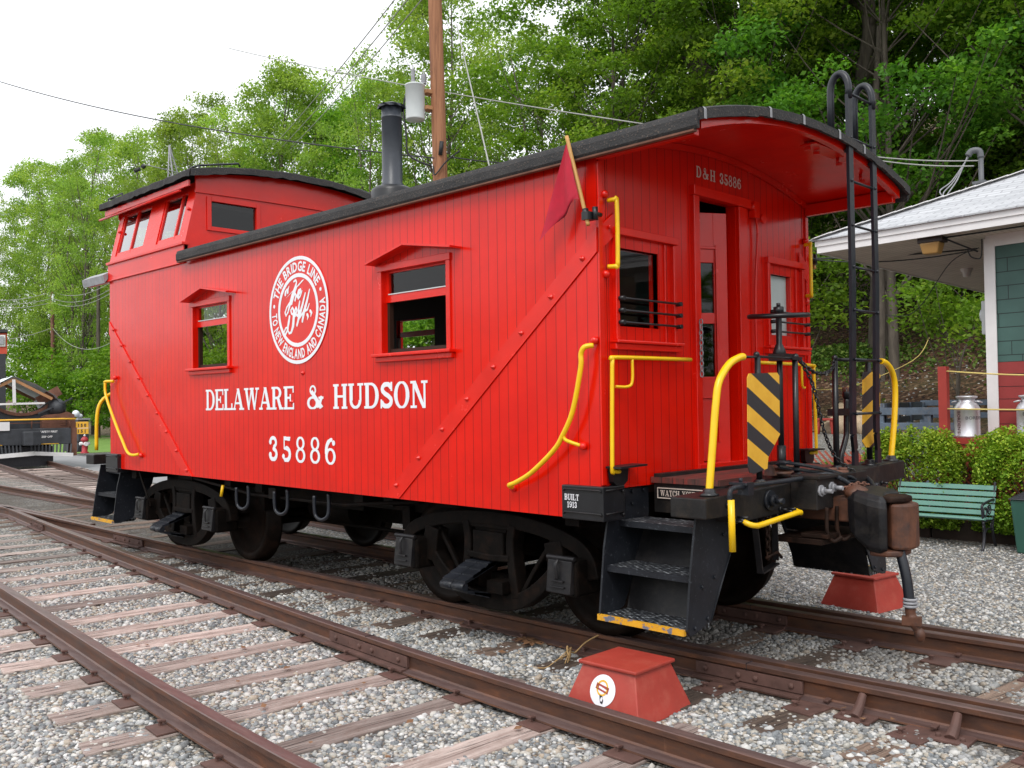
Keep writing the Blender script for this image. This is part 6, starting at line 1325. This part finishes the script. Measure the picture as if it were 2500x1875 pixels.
m = MB(); m.tube(bez([(-10.62, 7.05, 7.75), (-10.66, 7.0, 7.4), (-10.60, 7.02, 6.9), (-10.60, 7.05, 6.55), (-10.45, 7.2, 6.38), (-10.3, 7.4, 6.30)], 5), .02, 6); m.tube(bez([(-10.3, 7.45, 6.3), (-10.2, 7.4, 6.1), (-10.05, 7.55, 6.35), (-9.8, 7.7, 6.55)], 5), .015, 6); m.cyl((-10.15, 7.5, 6.50), (-10.1, 7.5, 6.76), .04, n=8); m.build('drop_cable', 'wire', up_)
def wire(a, b_, sag, r_, mat, label, grp='utility wires'):
    a = Vector(a); b_ = Vector(b_); P = []
    for k in range(25): t = k/24; p = a.lerp(b_, t); p.z -= sag*4*t*(1-t); P.append(p)
    o = MB().tube(P, r_, 5).build('utility_wire', mat); return tag(o, label, 'wire', grp)
PT = Vector((-10.25, 7.45, 0))
wire(at(-60, 180, 34), at(1062, 386, 18.4), .35, .016, 'wire', 'dark wire crossing the sky from the left edge to the utility pole')
wire(at(560, 118, 26), at(1575, 303, 15.2), .10, .011, 'wirel', 'pale wire crossing in front of the transformer down to the caboose roof line')
wire(at(1115, 60, 22), at(1196, 412, 17), .0, .016, 'wirel', 'steep silvery guy wire to the right of the utility pole')
for k, (px, lab) in enumerate(((968, 'leftmost of three parallel wires descending steeply left of the utility pole'), (1000, 'middle one of three parallel wires descending steeply left of the utility pole'), (1035, 'rightmost of three parallel wires descending steeply left of the utility pole'))): wire(at(px+10, -20, 22), at(600+k*22, 420, 60), .3, .016, 'wirel', lab)
wire(at(1100, 383, 18.4), at(1480, 388, 19), .12, .014, 'wire', 'dark cable running right from the utility pole towards the caboose roof')
wire(at(2100, 378, 16), at(2388, 392, 14.9), .04, .010, 'wirel', 'upper service wire from behind the ladder to the house mast'); wire(at(2100, 384, 16), at(2378, 405, 14.9), .05, .010, 'wirel', 'lower service wire from behind the ladder to the house mast')
wire(at(1985, 631, 17), at(2385, 607, 13.3), .03, .013, 'wire', 'upper black cable strung under the house eave'); wire(at(1985, 633, 17), at(2378, 611, 13.3), .10, .010, 'wire', 'lower black cable strung under the house eave')
fp = thing('far_utility_pole', 'slim brown utility pole before the distant trees at the far left', 'utility pole', tuple(at(131, 1045, 68)))
P0 = at(131, 1045, 68); P1 = at(127, 712, 68); MB().tube([P0-Vector((0, 0, .5)), P1], [.15, .12], 10).build('pole_shaft', 'wood2' if 'wood2' in M else 'rust', fp)
m = MB(); m.tube([at(129, 718, 67.7), at(129, 743, 67.7)], .09, 8); m.tube([at(187, 726, 66), at(187, 748, 66)], .10, 8); m.build('insulator', 'porc', fp)
for k, (y0, y1, lab) in enumerate(((733, 712, 'highest wire reaching the far left utility pole'), (741, 728, 'second wire reaching the far left utility pole'), (750, 738, 'third wire reaching the far left utility pole'), (830, 800, 'low sagging wire crossing the far left utility pole'))):
    wire(at(-10, y0, 75), at(128, y1, 68), .2, .022, 'wirel', lab); wire(at(128, y1, 68), at(275, y1-(25 if k < 3 else -34), 50), .5 if k < 3 else .9, .018, 'wirel', lab+', right-hand span')
lm_ = thing('lattice_mast', 'pale thin lattice mast standing behind the caboose cupola', 'mast', tuple(at(425, 480, 45)))
m = MB(); a = [at(406, 450, 45), at(436, 460, 45), at(470, 445, 46)]; top = at(413, 354, 45)
for p in a: m.tube([p-Vector((0, 0, 2)), top], .035, 5)
for k in range(4):
    f_ = .15+.2*k; q = [p.lerp(top, f_) for p in a]; q2 = [p.lerp(top, f_+.2) for p in a]; m.tube([q[0], q2[1], q[2]], .018, 4); m.tube([q[1], q2[0]], .018, 4)
m.tube([at(340, 410, 44), at(356, 402, 44), at(470, 430, 45)], .02, 4); m.build('mast_frame', 'galv', lm_)
m = MB(); m.tube([at(328, 418, 44), at(342, 412, 44)], .09, 8); m.tube([at(347, 404, 44), at(353, 409, 44)], .10, 8); m.build('insulator', 'wire', lm_)
# ------------------------------------------------------------------ old locomotive, far left
lo = thing('derelict_locomotive', 'rusting front end of an old black locomotive under a blue and white tarp tent', 'locomotive', (-27.9, 5.62, -.16), math.atan2(-.17, .985), local=True)
# local: x forward, y to the photo's right, z up
m = MB(); m.box(-.5, 0, -1.45, 1.25, .68, 1.20); m.box(-6, -.5, -1.1, 1.1, .75, 1.15); m.build('pilot_beam', 'locob', lo, bevel=.02)
m = MB()
for k in range(26):
    y = -1.38+k*.105
    if abs(y+.1) < .12: continue
    m.bar((.02, y, .68), (.10, y*.97, .40), .045, .03)
m.build('pilot_bars', 'locob', lo)
m = MB(); m.bar((.10, -1.5, .32), (.14, .15, .42), .05, .13, (0, 0, 1)); m.bar((.14, .15, .42), (.10, 1.28, .33), .05, .12, (0, 0, 1)); m.build('white_step_board', 'trim', lo)
m = MB(); m.box(.0, .45, -.10, .22, .80, 1.02); m.prism([(.35, -.22), (.62, -.20), (.66, .05), (.58, .30), (.30, .25)], 'z', .68, 1.12); m.build('front_coupler', 'locob', lo, bevel=.03)
m = MB(); m.tube([(.05, -1.6, 1.47), (.05, .9, 1.49), (.05, 1.38, 1.48)], .028, 8); m.build('yellow_rail', 'signyel', lo)
m = MB(); m.tube([(.02, -1.6, 1.38), (.02, 1.25, 1.37)], .015, 6); m.tube([(.0, .1, 1.2), (.03, .1, 1.49)], .02, 6); m.tube([(0, 1.2, 1.2), (.03, 1.2, 1.49)], .02, 6); m.build('rail_stanchion', 'rust', lo)
m = MB(); P = [(-1.15, 1.15), (-1.15, 2.0)]+[(1.05*math.cos(t)-.1, 2.62+.95*math.sin(t)) for t in [R(195+150*k/12) for k in range(13)]]+[(.95, 1.9), (.95, 1.15)]; m.prism(P, 'x', -1.2, -.55); m.build('smokebox_saddle', 'locob', lo)
m = MB(); P = [(1.09*math.cos(t)-.1, 2.62+.98*math.sin(t)) for t in [R(200+140*k/12) for k in range(13)]]
for a, b_ in zip(P[:-1], P[1:]): m.bar((-.5, a[0], a[1]), (-.5, b_[0], b_[1]), .10, .06, (1, 0, 0))
m.bar((-.5, .35, 2.05), (-.5, 1.0, 2.42), .30, .04, (1, 0, 0)); m.build('rusty_arc', 'rust', lo)
m = MB(); P = [(.42, 1.15), (.42, 1.55), (.55, 1.62), (.95, 1.66), (1.15, 1.72), (1.36, 1.62), (1.42, 1.15)]; m.prism(P, 'x', -.9, -.1); m.box(-.09, -.05, .95, 1.1, 1.28, 1.55); cyl_ = m.build('cylinder_block', 'rust', lo); MB().box(-.095, -.085, .97, 1.12, 1.28, 1.54).build('port_opening', 'iron', cyl_)
m = MB(); m.box(-.4, -.04, 1.22, 1.42, .3, 1.2); m.build('side_plate', 'rust', lo)
m = MB(); 
for a, b_ in (((-1.6, 2.15), (-.38, 2.80)), ((-.38, 2.80), (.72, 2.18))):
    for x in (-.2, -3.5): m.bar((x, a[0], a[1]-.05), (x, b_[0], b_[1]-.05), .09, .09, (1, 0, 0))
m.build('tent_rafter', 'planks', lo)
m = MB(); m.bar((-.15, -.36, 1.95), (-.15, -.38, 2.75), .09, .05, (1, 0, 0)); m.bar((-.15, -1.2, 1.97), (-.15, .5, 2.0), .06, .05, (1, 0, 0)); m.build('tent_post', 'trim', lo)
m = MB(); rr = random.Random(4); prof = [(-1.9, 1.95), (-1.2, 2.42), (-.38, 2.86), (.2, 2.60), (.8, 2.25), (1.1, 1.75)]; V = [(-.1-.7*i, y+rr.uniform(-.03, .03), z+rr.uniform(-.03, .03)) for i in range(8) for y, z in prof]
m.add(V, [(i*6+j, i*6+j+1, (i+1)*6+j+1, (i+1)*6+j) for i in range(7) for j in range(5)], True); m.build('tarp', 'tarpw', lo)
m = MB(); m.add([(-.05, -1.95, 1.93), (-.05, -1.2, 2.40), (-.05, -.75, 2.62), (-.02, -.85, 2.48), (-.02, -1.9, 1.85)], [(0, 1, 2, 3, 4)]); m.ball((-.3, -1.3, 1.35), (.4, .35, .25), 10, 6); m.build('blue_tarp', 'tarp', lo)
m = MB(); m.ball((-.5, .9, 1.85), (.5, .28, .30), 12, 8); m.bar((-.1, .3, 1.66), (-.1, 1.30, 2.15), .05, .03, (1, 0, 0)); m.build('covered_pump', 'locob', lo)
m = MB(); m.box(-1.2, -.2, -.8, .75, .0, .62); m.tube([(-.9, -.75, .42), (-.9, .75, .42)], .42, 20); m.build('front_wheels', 'iron', lo)
m = MB(); m.box(.02, .05, -.95, -.52, 1.15, 1.42); m.build('white_marker', 'trim', lo)
m = MB(); 
for y0, y1 in ((-1.35, -.72), (.30, .88)):
    m.tube([(.015, y0+.05, .70), (.015, y1, .70)], .014, 5)
m.build('yellow_line', 'signyel', lo)
m = MB()
for y0, t1, t2 in ((-1.30, 'SAFETY FIRST', 'SLOW'), (.34, 'SAFETY FIRST', 'KEEP OFF')):
    for tt, z in ((t1, 1.06), (t2, .90)):
        v_, f_, a, b_ = sans(tt, .085, .002); m.add([(.006, y0+v[0], z+v[1]) for v in v_], f_)
m.build('beam_lettering', 'trim', lo, fix=False)
m = MB(); m.box(-.10, -.06, 1.40, 1.78, .98, 1.38); sg2 = m.build('number_board', 'signyel', lo, bevel=.01)
m = MB()
for tt, z in (('1 5 0', 1.22), ('1 5 1', 1.03)):
    v_, f_, a, b_ = sans(tt, .135, .006); m.add([(-.055, 1.44+v[0]*.95, z+v[1]) for v in v_], f_)
m.build('board_digits', 'iron', sg2, fix=False)
MB().box(-.058, -.054, 1.42, 1.76, 1.165, 1.18).build('board_divider', 'trim', sg2)
t = thing('flat_car', 'small dark rail cart with white bundles behind the yellow number board', 'rail cart', (-37.6, 10.9, -.16), 0, local=True)
MB().box(-1, 1, -.55, -.12, .45, 1.35).build('cart_body', 'locob', t, bevel=.03); MB().box(-1.05, 1.05, -.58, -.08, 1.35, 1.42).build('cart_top', 'galv', t)
m = MB(); m.ball((.6, -.50, 1.62), (.2, .14, .14), 10, 6); m.ball((.5, -.32, 1.52), (.2, .12, .09), 10, 6); m.build('white_bundle', 'tarpw', t)
m = MB(); m.cyl((-.6, -.5, .25), (-.6, -.1, .25), .25, n=14); m.cyl((.6, -.5, .25), (.6, -.1, .25), .25, n=14); m.build('cart_wheel', 'iron', t)
t = thing('fire_hydrant', 'dark red fire hydrant with white caps beyond the old locomotive', 'fire hydrant', (-36.2, 10.45, -.18), 0, local=True)
m = MB(); m.lathe((0, 0, 0), (0, 0, 1), [(.16, 0), (.16, .05), (.11, .06), (.11, .50), (.15, .51), (.15, .55), (.12, .62), (.05, .68), (0, .69)], 16); m.build('barrel', 'hyd', t)
m = MB(); m.cyl((.0, -.20, .40), (0, .20, .40), .07, n=10); m.cyl((0, 0, .38), (.19, 0, .38), .085, n=10); m.ball((0, 0, .73), .045, 8, 6); m.build('hydrant_cap', 'trim', t)
t = thing('rope_barrier', 'low straw-coloured rope barrier behind the hydrant', 'rope') if False else None
rb_ = thing('red_building', 'red gabled building with a white-framed window at the far left edge', 'building', tuple(at(-40, 1003, 60)))
def obb(m, px0, px1, y0, y1, dd, th=1.5):
    a = at(px0, y0, dd); b_ = at(px1, y0, dd); c = at(px0, y1, dd); zt, zl = max(a.z, c.z), min(a.z, c.z); ba = at(px0-3, y0, dd+th)-a; bb = at(px1-3, y0, dd+th)-b_
    m.add([(v.x, v.y, z) for z in (zl, zt) for v in (a, b_, b_+bb, a+ba)], BF)
m = MB(); obb(m, -120, 17, 815, 866, 60, 4); m.build('wall', 'orange', rb_); m = MB(); obb(m, -130, 19, 806, 813, 59.8, 4.5); m.build('roof', 'iron', rb_); m = MB(); obb(m, -14, 13, 818, 846, 59.9, .2); wf = m.build('window', 'trim', rb_); m = MB(); obb(m, -10, 9, 821, 841, 59.8, .05); m.build('pane', 'galv', wf)
m = MB(); obb(m, -160, 14, 866, 1045, 59.5, 4); m.build('lower_roof', 'iron', rb_)

# ------------------------------------------------------------------ trees
def crown(n_cl, per, rad, hgt, z0, lsz, seed, flat=.42, spread=1.0):
    g_ = np.random.default_rng(seed); P = []; T = []; tips = []
    for k in range(n_cl):
        th = g_.uniform(0, 2*math.pi); v = g_.uniform(-1, 1); rr_ = g_.uniform(.35, 1)**.5; prof = math.sqrt(max(.05, 1-abs(v)**2.2)); r_ = rad*prof*rr_*(1+.22*math.sin(3*th+seed)+.12*math.sin(5*th+seed*1.7+v*3)); c = np.array([r_*math.cos(th), r_*math.sin(th), z0+hgt/2+v*hgt/2]); tips.append(c)
        cr = g_.uniform(.5, 1.3)*spread; n = int(per*cr*cr*g_.uniform(.7, 1.3)); d = g_.normal(size=(n, 3)); d /= np.linalg.norm(d, axis=1)[:, None]; d *= (g_.random(n)**.55)[:, None]*cr; d[:, 2] *= flat; d[:, 2] -= (.18*(d[:, 0]**2+d[:, 1]**2)/max(cr, .1)); P.append(c+d); T.append(np.clip(g_.uniform(.15, .7)+g_.normal(0, .16, n)+.12*d[:, 2]/cr, 0, 1))
    P = np.concatenate(P); T = np.concatenate(T); return P, T, tips
def mk_crown_mesh(seed, rad, hgt, z0, n_cl, per, lsz, mat):
    P, T, tips = crown(n_cl, per, rad, hgt, z0, lsz, seed); V, Q, tn = leaves(P, rng.uniform(.7, 1.3, len(P))*lsz, T, .6)
    o = npmesh('crown', V, Q, mat, tn); me = o.data; bpy.data.objects.remove(o)
    m = MB(); rr = random.Random(seed); H = z0+hgt; ln = [(0, 0, -.6), (rr.uniform(-.1, .1), rr.uniform(-.1, .1), H*.2), (rr.uniform(-.3, .3), rr.uniform(-.3, .3), H*.45), (rr.uniform(-.5, .5), rr.uniform(-.5, .5), H*.7), (rr.uniform(-.5, .5), rr.uniform(-.5, .5), H*.93)]
    tk = bez(ln, 5); r0 = .0115*H; m.tube(tk, [r0*(1.25 if i == 0 else 1)*(1-.9*i/(len(tk)-1)) for i in range(len(tk))], 9)
    idx = sorted(range(len(tips)), key=lambda k: tips[k][2]); 
    for q in idx[::3]:
        c = Vector(tips[q]); s_ = max(0, min(len(tk)-3, int(len(tk)*max(.22, (c.z-1.8-.35*math.hypot(c.x, c.y))/H)))); a = Vector(tk[s_]); mid = a.lerp(c, .5)+Vector((rr.uniform(-.3, .3), rr.uniform(-.3, .3), -.25)); rb_2 = r0*(1-.9*s_/(len(tk)-1))*.42
        m.tube(bez([a, mid, c], 3), [max(.012, rb_2*(1-.85*k/6)) for k in range(7)], 5, caps=False)
    t_ = m.build('trunk', 'bark', fix=False); tm = t_.data; bpy.data.objects.remove(t_); return me, tm
KIND = [mk_crown_mesh(1, 4.2, 12.0, 4.5, 190, 210, .088, 'leaf'), mk_crown_mesh(2, 3.4, 13.5, 4.0, 150, 190, .082, 'leafb'), mk_crown_mesh(3, 4.8, 11.0, 5.5, 200, 220, .092, 'leafdk'), mk_crown_mesh(4, 3.9, 11.5, 6.0, 95, 130, .078, 'leafb'), mk_crown_mesh(5, 5.0, 12.5, 3.2, 210, 210, .090, 'leaf')]
KIND.append(mk_crown_mesh(7, 4.6, 9.5, 8.0, 170, 220, .085, 'leaf')); KIND.append(mk_crown_mesh(8, 3.0, 13.5, 4.5, 100, 130, .08, 'leafb'))
SMALL = mk_crown_mesh(6, 1.8, 3.6, 1.3, 55, 150, .085, 'leaf'); BUSHY = mk_crown_mesh(12, 2.9, 5.4, .8, 85, 190, .085, 'leaf'); HANG = mk_crown_mesh(9, 1.25, 1.5, 2.9, 16, 150, .075, 'leaf'); TALLS = mk_crown_mesh(10, 1.5, 3.4, 2.4, 34, 150, .08, 'leaf')
TC = [0]
def tree(x, y, sc, kind, label, group, rz=None, hs=1, tilt=0, name='broadleaf_tree', m2=None):
    me, tm = m2 or KIND[kind]; t = thing(name, label, 'tree', (x, y, gz1(x, y)-.1), TR.uniform(0, 6.28) if rz is None else rz, group, local=True); t.scale = (sc, sc, sc*hs); t.rotation_euler[0] = tilt
    for nm, d in (('crown', me), ('trunk', tm)):
        o = bpy.data.objects.new(nm, d); COL.objects.link(o); o.parent = t; OFF[o.name] = Vector((0, 0, 0))
    return t
KW = ['mid green maple', 'pale yellow-green slender tree', 'dark green spreading maple', 'sparse light green tree', 'broad low-branched green maple', 'tall maple with a high crown', 'slim wispy light green tree']
rows = []
# skyline row, left to right in the photo
first = [(-92, 27, 1.06, 1, 1.38), (-87, 31, 1.06, 6, 1.45), (-83, 24.5, 1.04, 3, 1.3), (-79, 27.5, 1.06, 6, 1.35), (-76, 23.5, 0.97, 1, 1.3), (-72, 26.5, 1.03, 3, 1.3), (-68, 23, 0.97, 6, 1.3), (-65, 26, 0.98, 1, 1.3), (-61, 23.5, 0.93, 3, 1.3), (-57, 26.5, 0.98, 6, 1.3), (-53, 23.5, 0.99, 1, 1.18), (-50, 27, 1.01, 6, 1.18), (-46.5, 23, 0.94, 3, 1.18), (-43, 26, 0.97, 0, 1.18), (-40, 22.6, 0.95, 1, 1.18), (-37, 26.5, 0.93, 4, 1.17), (-34, 22.8, 0.9, 3, 1.18), (-31.5, 26.5, 1.04, 1, 1.17), (-28.5, 23, 0.95, 6, 1.18), (-26, 27.5, 0.83, 0, 1.18), (-23.5, 23.5, 0.81, 3, 1.17), (-20.5, 27, 0.85, 1, 1.18), (-18, 23, 0.95, 5, 1.07), (-15.5, 26.5, 0.95, 2, 1.07), (-13, 24, 0.95, 5, 1.07), (-10.5, 28.5, 0.95, 5, 1.07), (-8.3, 24.2, 0.95, 2, 1.07), (-5.5, 28, 0.95, 5, 1.07), (-3, 25, 0.95, 5, 1.07), (0, 28, 0.95, 2, 1.07), (3, 24.5, 0.95, 5, 1.07), (6, 28, 0.95, 5, 1.07)]
DIR = 'counted along the wood edge from the far left'
for i, (x, y, s_, k, h_) in enumerate(first): tree(x, y, s_, k, f'{KW[k]}, {ordw(i)} of the front row from the far left', 'trees along the front edge of the wood', hs=h_)
for i, (x, h_) in enumerate(((-90, 1.25), (-84, 1.2), (-80.5, 1.3), (-74, 1.25), (-69.5, 1.2), (-63, 1.2), (-59, 1.15), (-48, 1.15), (-44.5, 1.1), (-38.5, 1.1), (-29.8, 1.05))): tree(x, 21.6+1.5*math.sin(i*2.3), .62, 6 if i % 2 else 3, f'slim see-through tree, {ordw(i)} of the sparse outermost row from the far left', 'sparse trees before the wood', hs=1.45*h_)
i = 0
for x in range(-98, 14, 6):
    if i % 3 == 2 and x < -30: i += 1; continue
    k = (i*2+1) % 5 if x < -26 else (0, 4, 2)[i % 3]; tree(x+TR.uniform(-1.5, 1.5), TR.uniform(33, 39), TR.uniform(.85, 1.02)*(1.0 if x > -32 else .62), k, f'{KW[k]}, {ordw(i)} of the rear row from the far left', 'trees higher on the slope'); i += 1
for i, x in enumerate(range(-26, 14, 6)): k = (i*3) % 5; tree(x, TR.uniform(44, 50), TR.uniform(1.0, 1.1), k, f'{KW[k]}, {ordw(i)} on top of the slope behind the utility pole', 'trees on top of the slope')
for i, (x, y, s_, lab) in enumerate([(-16, 20.8, 1.1, 'low leafy sapling behind the utility pole'), (-58, 21.2, 1.3, 'low sapling at the foot of the distant wood'), (-66, 21.4, 1.4, 'leafy sapling behind the far brown utility pole'), (-74, 21, 1.5, 'bushy sapling above the old locomotive')]): tree(x, y, s_, 0, lab, 'young trees at the wood edge', m2=SMALL, name='young_tree')
tree(-5.15, 20.4, 1.0, 0, 'slim young maple with a small bright crown just below the house eave', 'young trees at the wood edge', m2=HANG, name='young_tree')
tree(-9.6, 19.6, 1.0, 0, 'young maple leaning out beside the far corner of the caboose', 'young trees at the wood edge', m2=TALLS, name='young_tree')
tree(-2.7, 18.8, .85, 0, 'young maple beside the electric meter of the house', 'young trees at the wood edge', m2=TALLS, name='young_tree')
for i, (x, y, r_, lab) in enumerate([(-61.0, 20.6, .17, 'pale straight trunk just right of the far brown utility pole'), (-66.5, 20.9, .14, 'thin pale trunk behind the insulators of the far brown utility pole'), (-56.3, 21.3, .13, 'slim pale trunk beside the far end of the caboose'), (-8.68, 24.1, .13, 'straight bare grey trunk on the slope between the ladder and the house'), (-9.9, 26.5, .15, 'pale trunk with flared roots on the slope behind the ladder'), (-4.3, 26.0, .20, 'dark trunk on the slope beside the electric meter')]):
    t = thing('bare_trunk_tree', lab, 'tree', (x, y, gz1(x, y)), 0, 'single trunks on the slope', local=True); MB().tube(bez([(0, 0, -.3), (0, 0, .3), (.05, 0, 3), (-.1, .1, 7), (.2, 0, 11)], 4), [r_*1.9, r_*1.4, r_*1.15]+[r_*(1.05-.03*k) for k in range(14)], 10).build('trunk', 'bark', t)
UL = ['just behind the utility pole', 'right of the utility pole', 'behind the middle of the caboose roof', 'behind the arched roof end', 'behind the ladder hoops', 'right of the ladder hoops', 'behind the service mast', 'right of the service mast', 'high above the house hip', 'high above the house wall']
for i, x in enumerate((-24, -20, -16.5, -13.5, -10.5, -8, -5.5, -3, 0, 3.5)): tree(x, 29.5+1.5*math.sin(i*1.9), 1.0, 0, 'bushy understory maple on the slope '+UL[i], 'understory maples on the slope', m2=BUSHY, name='understory_tree')
for i in range(10): x = -61+i*4.3; tree(x, 21.9+.6*math.sin(i*2.2), 1.0+.12*math.sin(i*3), 0, f'leafy sapling, {ordw(i)} of those hidden behind the caboose from the left', 'saplings behind the caboose', m2=BUSHY, name='young_tree')
# two big leaning trees whose dark stems show
for x, y, P, rs, lab in ((-13.2, 24.5, [(0, 0, -.5), (-.3, -.1, 5), (-1.1, -.3, 9.5), (-2.9, -.6, 13), (-5.5, -1.0, 16)], [.52, .45, .40, .32, .2], 'thick dark leaning tree stem rising behind the middle of the caboose roof'), (-9.6, 26, [(0, 0, -.5), (.2, 0, 5), (-.3, 0, 9), (-.1, 0, 11.5), (-1.8, 0, 14.5)], [.36, .30, .26, .22, .14], 'dark crooked tree stem above the arched end of the caboose roof')):
    t = thing('old_tree', lab, 'tree', (x, y, gz1(x, y)), 0, local=True); q = bez(P, 6); n = len(q); m = MB(); m.tube(q, [float(np.interp(i/(n-1)*4, range(5), rs)) for i in range(n)], 12)
    for k in range(6): a = Vector(q[8+k*2]); m.tube(bez([a, a+Vector((TR.uniform(-1, 1), -.4, 1.2)), a+Vector((TR.uniform(-2.5, 2.5), -.9, 2.6))], 4), [.12, .11, .10, .08, .07, .06, .05, .04, .02], 7)
    m.build('trunk', 'bark', t)
    Pn, T, tips = crown(40, 150, 4.0, 7.0, 11.5, .11, 31, spread=1.0); V, Q, tn = leaves(Pn+np.array([-2.0, 0, 0]), rng.uniform(.7, 1.3, len(Pn))*.11, T, .6); npmesh('crown', V, Q, 'leaf', tn, parent=t)
# unseen trees added behind the camera to darken the paint's low reflections
for i in range(30):
    x = -118+i*5.2; k = (i*2) % 5; tree(x, -27-3*math.sin(i*1.7), .42, k, f'added unseen small {KW[k]}, {ordw(i)} behind the photographer', 'reflection trees added behind the photographer')
for i in range(9):  # more unseen trees, added for the end wall's reflections
    k = (i*3) % 5; tree(36+2*math.sin(i*2.1), -22+i*7.5, .5, k, f'added unseen small {KW[k]}, {ordw(i)} to the right of the photographer', 'trees to the photographer\'s right')
